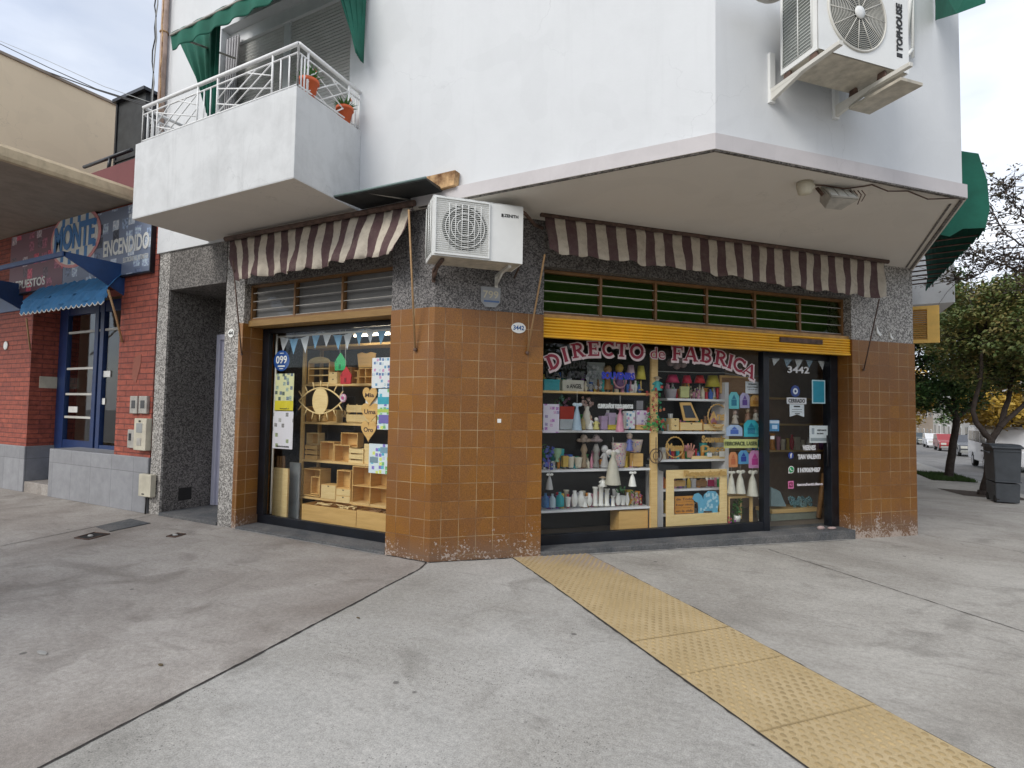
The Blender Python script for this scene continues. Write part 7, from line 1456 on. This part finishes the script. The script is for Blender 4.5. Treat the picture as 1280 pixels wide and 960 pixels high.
# row 2
drawers(WO, 'tiny pale two drawer chest on the middle white shelf', (839, 523, 849, 538), Bd, .12, 2, 'pale_mdf'); drawers(WO, 'wide pale wooden box under the slanted frame', (850, 528, 878, 538), Bd, .16, 1, 'mdf')
T = Thing('slate_frame', 'slanted wooden frame with dark slate resting on wide box', 'frame', FO, (WO.P(862, 527, Bd)[0], Bd, WO.P(862, 527, Bd)[1])); P_ = [WO.P(850, 503, Bd), WO.P(864, 503, Bd), WO.P(874, 526, Bd), WO.P(855, 526, Bd)]; m = MB(); m.prism(P_, 'y', Bd, Bd + .02); T.part('frame', m, 'mdf', bev=.003); cx = sum(p[0] for p in P_) / 4; cz = sum(p[1] for p in P_) / 4; m = MB(); m.prism([(cx + (p[0] - cx) * .68, cz + (p[1] - cz) * .68) for p in P_], 'y', Bd - .004, Bd - .0005); T.part('slate', m, paint((.05, .06, .075)))
def wreath(lab, px, d, words, mat='mdf'):
    r = WO.R(*px, d); c = ((r[0] + r[1]) / 2, (r[2] + r[3]) / 2); q = (r[3] - r[2]) / 2; T = Tg(WO, 'cutout_wreath', lab, 'ornament', d, r, 'round cut out wreaths'); m = MB(); m.ring(c[0], d, c[1], q * .9, .008, 28); T.part('ring', m, mat); m = MB()
    for k in range(22): a_ = k * .2856; m.sphere((c[0] + q * .92 * math.cos(a_), d, c[1] + q * .92 * math.sin(a_)), .014, 6, 0, (1, .5, 1))
    T.part('leaf_border', m, mat); m = MB(); m.text(words, c[0] - q * .8, c[0] + q * .8, c[1] - q * .35, q * .7, d - .004, ext=.004, bold=.04); T.part('lettering', m, mat); return T
wreath('round leafy wooden wreath standing on the middle white shelf', (886, 504, 908, 536), Bd, 'Ana'); drawers(WO, 'low wooden box under the leafy wreath', (879, 530, 905, 538), Bd + .03, .1, 1)
# row 3
wreath('golden round wreath with cut out name on the lower white shelf', (830, 545, 857, 573), Bd - .05, 'Mama', 'yellow_wood')
def hand_cut(lab, px, d, mat):
    r = WO.R(*px, d); x0, x1, z0, z1 = r; w_, h = x1 - x0, z1 - z0; m = MB(); cx = (x0 + x1) / 2
    m.prism([(cx - w_ * .28, z0), (cx + w_ * .28, z0), (cx + w_ * .34, z0 + h * .5), (cx - w_ * .34, z0 + h * .5)], 'y', d, d + .008)
    for k, (a_, l) in enumerate(((-28, .42), (-10, .52), (6, .54), (22, .45))): bx = cx + (k - 1.5) * w_ * .19; m.tube([(bx, d + .004, z0 + h * .46), (bx + math.sin(R(a_)) * h * l, d + .004, z0 + h * .46 + math.cos(R(a_)) * h * l)], w_ * .075, 6)
    m.tube([(cx + w_ * .3, d + .004, z0 + h * .2), (cx + w_ * .52, d + .004, z0 + h * .5)], w_ * .085, 6); solo('hand_cutout', lab, 'ornament', m, mat, FO)
hand_cut('pink cut out hand shape beside the golden wreath', (857, 554, 868, 572), Bd, paint((.50, .24, .18)))
sign(WO, 'golden cut out script on the lower white shelf', (877, 543, 906, 567), Bd - .03, 'Souvenir|Deco', 'yellow_wood', bold=.05); slab(WO, 'card', 'pair of white cards under the golden script', 'card', WO.R(884, 566, 890, 571, Bd - .04), Bd - .04, .003, WHITE); slab(WO, 'card', 'white card at the right under the golden script', 'card', WO.R(899, 564, 906, 571, Bd - .04), Bd - .04, .003, WHITE)
slab(WO, 'raw_board', 'long pale board lying along the lower white shelf', 'wood panel', WO.R(866, 570, 906, 574, Bd - .02), Bd - .02, .05, 'pale_mdf')
# row 4 and frame
T = Thing('fabric_bird', 'black fabric piece hanging like a bird by the large wooden frame', 'ornament', FO, (WO.P(836, 600, .5)[0], .5, WO.P(836, 604, .5)[1])); m = MB(); m.prism([WO.P(822, 580, .5), WO.P(846, 582, .5), WO.P(853, 590, .5), WO.P(843, 596, .5), WO.P(838, 604, .5), WO.P(834, 601, .5), WO.P(839, 592, .5), WO.P(824, 588, .5)], 'y', .5, .51); T.part('cloth', m, 'cable')
lathe_good(WO, 'glass_jar', 'bright orange red jar on the lower white shelf', 'jar', (823, 597, 833, 610), Bd, PILLAR, paint((.75, .07, .02))); figure(WO, 'brown wooden figure at the lowest left white shelf', (824, 622, 832, 641), Bd, ('mdf_dark', 'mdf'))
dF = .48; x0, x1, z0, z1 = WO.R(833.5, 587, 909, 656, dF); fw = .115; T = Thing('display_frame', 'large raw wooden frame standing before the white shelves', 'frame', FO, ((x0 + x1) / 2, dF, z0)); 
for (a_, b_, c_, e_) in ((x0, z0, x0 + fw, z1), (x1 - fw, z0, x1, z1), (x0 + fw, z0, x1 - fw, z0 + fw * 1.3), (x0 + fw, z1 - fw, x1 - fw, z1)): m = MB(); m.box(a_, dF, b_, c_, dF + .025, e_); T.part('rail', m, 'pale_mdf', bev=.003)
sign(WO, 'gold script sign across the top of the large wooden frame', (855, 586, 908, 599), dF - .02, 'Reposteria', 'yellow_wood', bold=.05)
T = Thing('engraved_board', 'orange wooden board with three engraved lines inside the frame', 'sign', FO, (WO.P(855, 642, .52)[0], .52, WO.P(855, 642, .52)[1])); x0, x1, z0, z1 = WO.R(843, 620, 867, 642, .53); m = MB(); h = (z1 - z0) / 3
for k in range(3): m.box(x0, .52, z0 + h * k + .004, x1, .535, z0 + h * (k + 1) - .001)
T.part('board', m, paint((.55, .24, .04))); m = MB()
for k, s_ in enumerate(('en la vida', 'hay dos', 'de Todo')): m.text(s_, x0 + .02, x1 - .02, z0 + h * (k + .3), h * .42, .519, bold=.01)
T.part('lettering', m, 'rust_dark')
x0, x1, z0, z1 = WO.R(866, 614, 899, 642, .5); T = Thing('animal_cutout', 'blue patterned elephant shaped board inside the large wooden frame', 'ornament', FO, ((x0 + x1) / 2, .5, z0)); w_, h = x1 - x0, z1 - z0; m = MB()
m.prism([(x0 + w_ * a_, z0 + h * b_) for a_, b_ in ((.22, 0), (.38, 0), (.42, .12), (.72, .12), (.76, 0), (.93, 0), (.96, .3), (1, .45), (.97, .8), (.85, .98), (.6, 1), (.44, .85), (.4, .62), (.34, .8), (.22, .93), (.07, .88), (0, .68), (.1, .55), (.2, .5), (.22, .25))], 'y', .5, .512); T.part('board', m, paint((.12, .38, .55))); m = MB(); rr = random.Random(2)
for k in range(26):
    a_, b_ = rr.uniform(.27, .93), rr.uniform(.16, .86); m.prism([(x0 + w_ * a_ + .018 * math.cos(t_), z0 + h * b_ + .018 * math.sin(t_)) for t_ in [i * .785 for i in range(8)]], 'y', .497 - k * .0001, .4995 - k * .0001)
T.part('flower_pattern', m, paint((.38, .6, .7)))
for i_, (px, mt, lb) in enumerate((((843, 601, 857, 608), 'mdf', 'wooden box seen through the upper frame opening'), ((872, 601, 884, 608), 'mdf_dark', 'dark wooden bundle beyond the frame opening'), ((886, 600, 893, 608), None, 'small crimson box beyond the frame opening'))): slab(WO, 'small_box', lb, 'box', WO.R(*px, Bd), Bd, .08, mt or paint((.45, .03, .12)), 'things behind the large frame', .003)
# posters and hanging goods on the right end
dP = .42; gP = 'coloured cards on the right end of the right window'
m = MB(); x0, x1, z0, z1 = WO.R(911, 469, 952, 492, .5); T = Thing('picture_board', 'wooden framed board behind the white notice at the right end', 'picture board', FO, ((x0 + x1) / 2, .7, z0)); m.box(x0, .7, z0, x1, .72, z1); T.part('board', m, 'mdf_dark'); m = MB(); m.box(x0, .68, z0, x0 + .03, .70, z1); m.box(x1 - .03, .68, z0, x1, .70, z1); m.box(x0 + .03, .68, z1 - .03, x1 - .03, .70, z1); T.part('frame', m, 'mdf')
paper(WO, 'white typed notice at the upper right of right window', (932, 477, 949, 492), paint((.68, .72, .76)), dP - .02, gP, txt=(('HORARIO', .2, .8, .72, .12), ('LUNES A VIERNES', .1, .9, .5, .08), ('10 A 19 HS', .2, .8, .3, .08)))
def card(lab, px, col, col2, shape='arch'):
    x0, x1, z0, z1 = WO.R(*px, dP); w_, h = x1 - x0, z1 - z0; T = Tg(WO, 'card', lab, 'card', dP, (x0, x1, z0, z1), gP); m = MB()
    P_ = [(x0, z0), (x1, z0), (x1, z0 + h * .75), (x0 + w_ * .75, z1), (x0 + w_ * .25, z1), (x0, z0 + h * .75)]; m.prism(P_, 'y', dP, dP + .004); T.part('sheet', m, paint(col)); m = MB(); m.box(x0 + w_ * .25, dP - .002, z0 + h * .18, x1 - w_ * .25, dP - .0005, z0 + h * .55); m.prism([(x0 + w_ * .3, z0 + h * .58), (x1 - w_ * .3, z0 + h * .58), (x0 + w_ * .5, z0 + h * .85)], 'y', dP - .002, dP - .0005); T.part('picture', m, paint(col2))
card('teal arched card at the top left of the card cluster', (911, 490, 924, 511), (.12, .48, .52), (.01, .17, .28)); card('lilac card with dark print right of the teal one', (925, 491, 937, 510), (.42, .38, .58), (.12, .06, .28)); card('orange card at the top right of the cluster', (938, 494, 951, 508), (.60, .33, .08), (.45, .2, .03))
card('blue and white card, left in the middle row of cards', (908, 531, 928, 545), (.40, .52, .72), (.06, .14, .5)); card('bright cyan peaked card, right in the middle row of cards', (930, 525, 948, 546), (.05, .50, .60), (.02, .22, .35)); card('orange card in the lower row of cards', (911, 565, 922, 584), (.62, .25, .1), (.5, .14, .05)); card('blue card in the lower row of cards', (923, 563, 936, 580), (.10, .32, .55), (.01, .04, .3)); card('pink card in the lower row of cards', (936, 563, 951, 585), (.62, .28, .52), (.5, .04, .28))
sign(WO, 'yellow lettered banner between two rows of cards', (905, 549, 947, 560), dP - .03, 'FIBROFACIL LASER', paint((.12, .14, .05)), board=paint((.60, .62, .22)), bold=.03, name='word_banner')
figure(WO, 'small pale doll hanging between the cards, left', (918, 512, 926, 530), dP, (paint((.45, .4, .33)), paint((.35, .25, .2))), 'pale dolls between the cards'); figure(WO, 'small dark doll hanging between the cards, right', (934, 509, 942, 528), dP, (paint((.28, .16, .1)), paint((.4, .3, .2))), 'pale dolls between the cards'); figure(WO, 'little white doll hanging at the right end of the cards', (944, 511, 951, 526), dP, (paint((.5, .47, .4)), paint((.3, .2, .15))), 'pale dolls between the cards')
for i_, px in enumerate(((911, 586, 920, 617), (921, 585, 932, 617), (936, 585, 948, 620))): tassel(WO, ('left cream cloth gift with bow under the cards', 'middle cream cloth gift with bow under the cards', 'right and longest cream cloth gift under the cards')[i_], px, dP, (paint((.55, .54, .46)), paint((.60, .58, .50))))
x0, x1, z0, z1 = WO.R(911, 620, 941, 653, .5); T = Thing('plant_stand', 'small pine stand holding a green plant at the right end', 'stand', FO, ((x0 + x1) / 2, .5, z0)); m = MB(); m.box(x0, .5, z1 - .03, x1, .75, z1); m.box(x1 - .035, .5, z0, x1, .53, z1 - .031); m.box(x1 - .035, .72, z0, x1, .75, z1 - .031); m.box(x0, .5, z0, x0 + .02, .75, z1 - .031); T.part('frame', m, 'pine')
x0, x1, z0, z1 = WO.R(914, 622, 935, 653, .52); T = Thing('potted_plant', 'fresh green leafy plant under the pine stand', 'plant', FO, ((x0 + x1) / 2, .56, z0)); m = MB(); m.lathe([(.045, 0), (.06, .09), (.055, .09), (.045, .06)], (x0 + x1) / 2, .58, z0, 12); T.part('pot', m, WHITE); m = MB(); leaf_cloud(m, random.Random(3), [(Vector(((x0 + x1) / 2 + q, .58, z0 + .08 + k * .07)), .07) for k, q in enumerate((-.02, .03, -.01, .04))], 34, .045); T.part('leaves', m, 'pot_leaf')
blooms(WO, 'paper_flowers', 'violet and red flowers at the foot of the plant stand', (910, 644, 921, 655), .46, [(.3, .05, .3), (.5, .06, .08)], 10, .014)
T = Thing('light_string', 'thin string of tiny white lights down the right end of glass', 'string lights', FO, (WO.P(951, 600, .4)[0], .4, .2)); m = MB(); pts = [WO.P(950 + 2.2 * math.sin(y * .21), y, .4) for y in range(470, 652, 9)]; m.tube([(a_, .4, b_) for a_, b_ in pts], .003, 4); T.part('cord', m, 'grey_plastic'); m = MB(); [m.sphere((a_, .395, b_), .007, 6) for a_, b_ in pts]; T.part('bulb', m, WHITE)
T = Thing('pendant_lamp', 'cluster of grey pendant bulbs hanging near the top of right window', 'lamp', FO, (WO.P(847, 458, .7)[0], .7, WO.P(847, 462, .7)[1])); m = MB()
for x_, y_ in ((838, 453), (846, 457), (854, 455), (849, 450)): q = WO.P(x_, y_, .7); m.sphere((q[0], .7, q[1]), .055, 10)
T.part('bulb', m, paint((.25, .2, .2), .2)); m = MB(); q = WO.P(848, 448, .7); m.tube([(q[0], .7, q[1]), (q[0], .7, 3.2)], .006, 5); T.part('cord', m, 'cable')
m = MB(); m.tube([(WO.P(x_, y_, .6)[0], .6, WO.P(x_, y_, .6)[1]) for x_, y_ in ((815, 464), (845, 465), (875, 466), (905, 466), (930, 471), (952, 470))], .006, 5); solo('white_cable', 'slack white cable running above the lamps in right window', 'cable', m, 'grey_plastic', FO)

# ---------------------------------------------------------------- door glass
dD = GR - .003
bunting(WO, 'string of pale pennants across the top of the glass door', [(963, 441), (980, 446), (1000, 449), (1020, 449), (1034, 447)], [(963, 441, 977, 446, 967, 457), (979, 446, 991, 448, 983, 459), (993, 448, 1004, 449, 997, 461), (1007, 449, 1017, 449, 1011, 460), (1021, 449, 1032, 447, 1028, 462)], GR + .05, [PALE, paint((.22, .33, .42))])
gD = 'notices and stickers on the door glass'
sign(WO, 'white painted house number on the door glass', (984, 457, 1011, 468), dD, '3442', paint((.66, .66, .66)), bold=.02, name='door_number')
T = Thing('evil_eye_sticker', 'blue and white eye sticker above the closed sign', 'sticker', FO, (WO.P(994, 490, dD)[0], dD, WO.P(994, 495, dD)[1]), gD); c = WO.P(994, 489, dD)
for k, (rr_, col) in enumerate(((.085, (.03, .06, .22)), (.045, (.65, .7, .75)), (.018, (.02, .04, .15)))): m = MB(); m.lathe_y([(rr_, dD - .002 - k * .002), (rr_, dD - .0005 - k * .002)], c[0], c[1], 18); T.part('ring', m, paint(col))
paper(WO, 'white closed sign with notice strip below it on the door', (983.5, 497, 1008, 505), paint((.62, .63, .64)), dD, gD, 'door_sign', 'sign', txt=(('CERRADO', .08, .92, .2, .6),)); x0, x1, z0, z1 = WO.R(987, 505.5, 1005, 521, dD); T = Tg(WO, 'notice', 'pale notched notice hanging below the closed sign', 'notice', dD, (x0, x1, z0, z1), gD); m = MB(); m.prism([(x0, z0), (x0 + (x1 - x0) * .3, z0 + .02), (x0 + (x1 - x0) * .5, z0 + .035), (x0 + (x1 - x0) * .7, z0 + .02), (x1, z0), (x1, z1), (x0, z1)], 'y', dD - .002, dD); T.part('sheet', m, paint((.60, .66, .68))); m = MB(); [m.box(x0 + (x1 - x0) * a_, dD - .003, z1 - k, x0 + (x1 - x0) * b_, dD - .0021, z1 - k + g) for k, a_, b_, g in ((.04, .28, .72, .02), (.075, .15, .85, .006), (.11, .15, .85, .006), (.14, .35, .7, .012))]; T.part('print', m, 'cable')
paper(WO, 'teal sheet with a pale border at the upper right of the door', (1015, 475, 1031.5, 504.5), paint((.45, .66, .70)), dD, gD, bands=((.08, .05, .92, .95, paint((.02, .26, .36))),)); paper(WO, 'white card with pin symbol on the middle right of the door', (1012, 532, 1035, 553.5), paint((.62, .68, .68)), dD, gD, 'poster', 'poster', bands=((.05, .1, .95, .28, paint((.28, .33, .34))), (.12, .5, .25, .85, paint((.3, .35, .38)))), txt=(('VISITANOS', .4, .9, .68, .1), ('EN LINEA', .4, .75, .5, .08)))
paper(WO, 'small blue shield card at the left of the door glass', (962, 525, 974, 539), paint((.06, .22, .40)), dD, gD, bands=((0, .7, 1, .95, paint((.5, .6, .7))), (.25, .2, .8, .55, paint((.4, .55, .7))))); paper(WO, 'tiny white tag below the blue shield card', (963, 545, 968, 549), WHITE, dD, gD, 'tag', 'tag')
sign(WO, 'small white word above the social media lines', (1003, 555.5, 1019, 564), dD, 'VIERNES', paint((.7, .7, .7)), bold=.04); sign(WO, 'white shop account name beside the blue icon', (997, 567, 1025, 575), dD, 'TAN VALENTI', paint((.72, .72, .72)), bold=.04); sign(WO, 'white phone number beside the green icon', (997, 583.5, 1025, 591.5), dD, '1169069487', paint((.72, .72, .72)), bold=.03); sign(WO, 'white account name beside the pink icon', (996, 603, 1028, 607.5), dD, 'tanvalenti.deco', paint((.7, .66, .68)), bold=.03)
def icon(lab, x, y, rad, kind):
    c = WO.P(x, y, dD); T = Thing('icon_sticker', lab, 'sticker', FO, (c[0], dD, c[1] - rad), gD); P_ = [(c[0] + rad * math.cos(q), c[1] + rad * math.sin(q)) for q in [i * .2618 for i in range(24)]]; b_ = [(c[0] - rad, c[1] - rad * 1.1), (c[0] + rad, c[1] - rad * 1.1), (c[0] + rad, c[1] + rad * 1.1), (c[0] - rad, c[1] + rad * 1.1)]; m = MB()
    if kind == 'f': m.prism(P_, 'y', dD - .002, dD); T.part('disc', m, paint((.02, .05, .25))); m = MB(); m.text('f', c[0] - rad * .3, c[0] + rad * .35, c[1] - rad * .65, rad * 1.35, dD - .003, bold=.05); T.part('symbol', m, WHITE)
    elif kind == 'w':
        m.prism(P_, 'y', dD - .002, dD); m.prism([(c[0] - rad, c[1] - rad * 1.05), (c[0] - rad * .2, c[1] - rad * .9), (c[0] - rad * .9, c[1] - rad * .1)], 'y', dD - .002, dD - .0001); T.part('disc', m, WHITE); m = MB(); m.prism([(c[0] + rad * .8 * math.cos(q), c[1] + rad * .8 * math.sin(q)) for q in [i * .2618 for i in range(24)]], 'y', dD - .004, dD - .0025); T.part('inner_disc', m, paint((.01, .30, .10))); m = MB(); m.tube([(c[0] - rad * .35, dD - .005, c[1] + rad * .35), (c[0] - rad * .3, dD - .005, c[1]), (c[0], dD - .005, c[1] - rad * .3), (c[0] + rad * .35, dD - .005, c[1] - rad * .32)], rad * .12, 6); T.part('symbol', m, WHITE)
    else: m.prism(b_, 'y', dD - .002, dD); T.part('square', m, paint((.60, .16, .33))); m = MB(); m.box(c[0] - rad * .62, dD - .004, c[1] - rad * .7, c[0] + rad * .62, dD - .0025, c[1] + rad * .7); T.part('inner_square', m, paint((.20, .02, .07))); m = MB(); m.ring(c[0], dD - .006, c[1], rad * .3, rad * .09); T.part('symbol', m, paint((.6, .16, .33)))
icon('round dark blue icon with a white letter on the door', 988.5, 569.5, .048, 'f'); icon('round green chat icon with white handset on the door', 989, 587, .052, 'w'); icon('square pink camera icon on the door', 988.5, 606, .05, 'i')
# things inside the door
x0, x1, z0, z1 = WO.R(965, 595, 985, 645, .9); m = MB(); a_ = WO.P(964, 610, .8); m.prism([WO.P(964, 609, .8), WO.P(975, 614, .8), WO.P(983, 633, .8), WO.P(964, 633, .8)], 'y', .8, .9); solo('plastic_bag', 'pale blue grey bag inside the door at the lower left', 'bag', m, paint((.25, .35, .36)), FO)
blooms(WO, 'plastic_bag', 'crumpled teal plastic bag inside the door', (988, 620, 1018, 636), .85, [(.12, .26, .29), (.2, .33, .35)], 40, .035, leaves=False, cat='bag')
x0, x1, z0, z1 = WO.R(964, 635, 1022, 660, .8); m = MB(); m.box(x0, .8, .03, x1, 1.1, WO.P(990, 641, .8)[1]); solo('counter', 'pale green grey counter base seen through the door', 'counter', m, paint((.28, .31, .25)), FO); m = MB(); m.box(x0, .78, WO.P(990, 641, .78)[1] + .002, x1, 1.12, WO.P(990, 636, .78)[1]); solo('counter_board', 'pine board lying on the counter inside the door', 'board', m, 'pine', FO)
a_, b_ = WO.P(1023, 650, .75), WO.P(1030, 600, .75); m = MB(); m.tube([(a_[0], .75, .05), (b_[0], .75, b_[1] + .1)], .035, 8); solo('cardboard_tube', 'dark brown tube leaning inside the door at the right', 'tube', m, 'mdf_dark', FO)
m = MB(); rr = random.Random(8); q = OP(1040, 655, .12); m.sphere((q[0], .12, .045), .05, 7, 0, (1.6, .8, .4)); m.sphere((q[0] - .17, .15, .05), .05, 7, 0, (1.3, .8, .6)); 
solo('debris', 'small heap of pale crumpled scraps on the sill by the door', 'scraps', m, paint((.4, .3, .28), .9), FO)
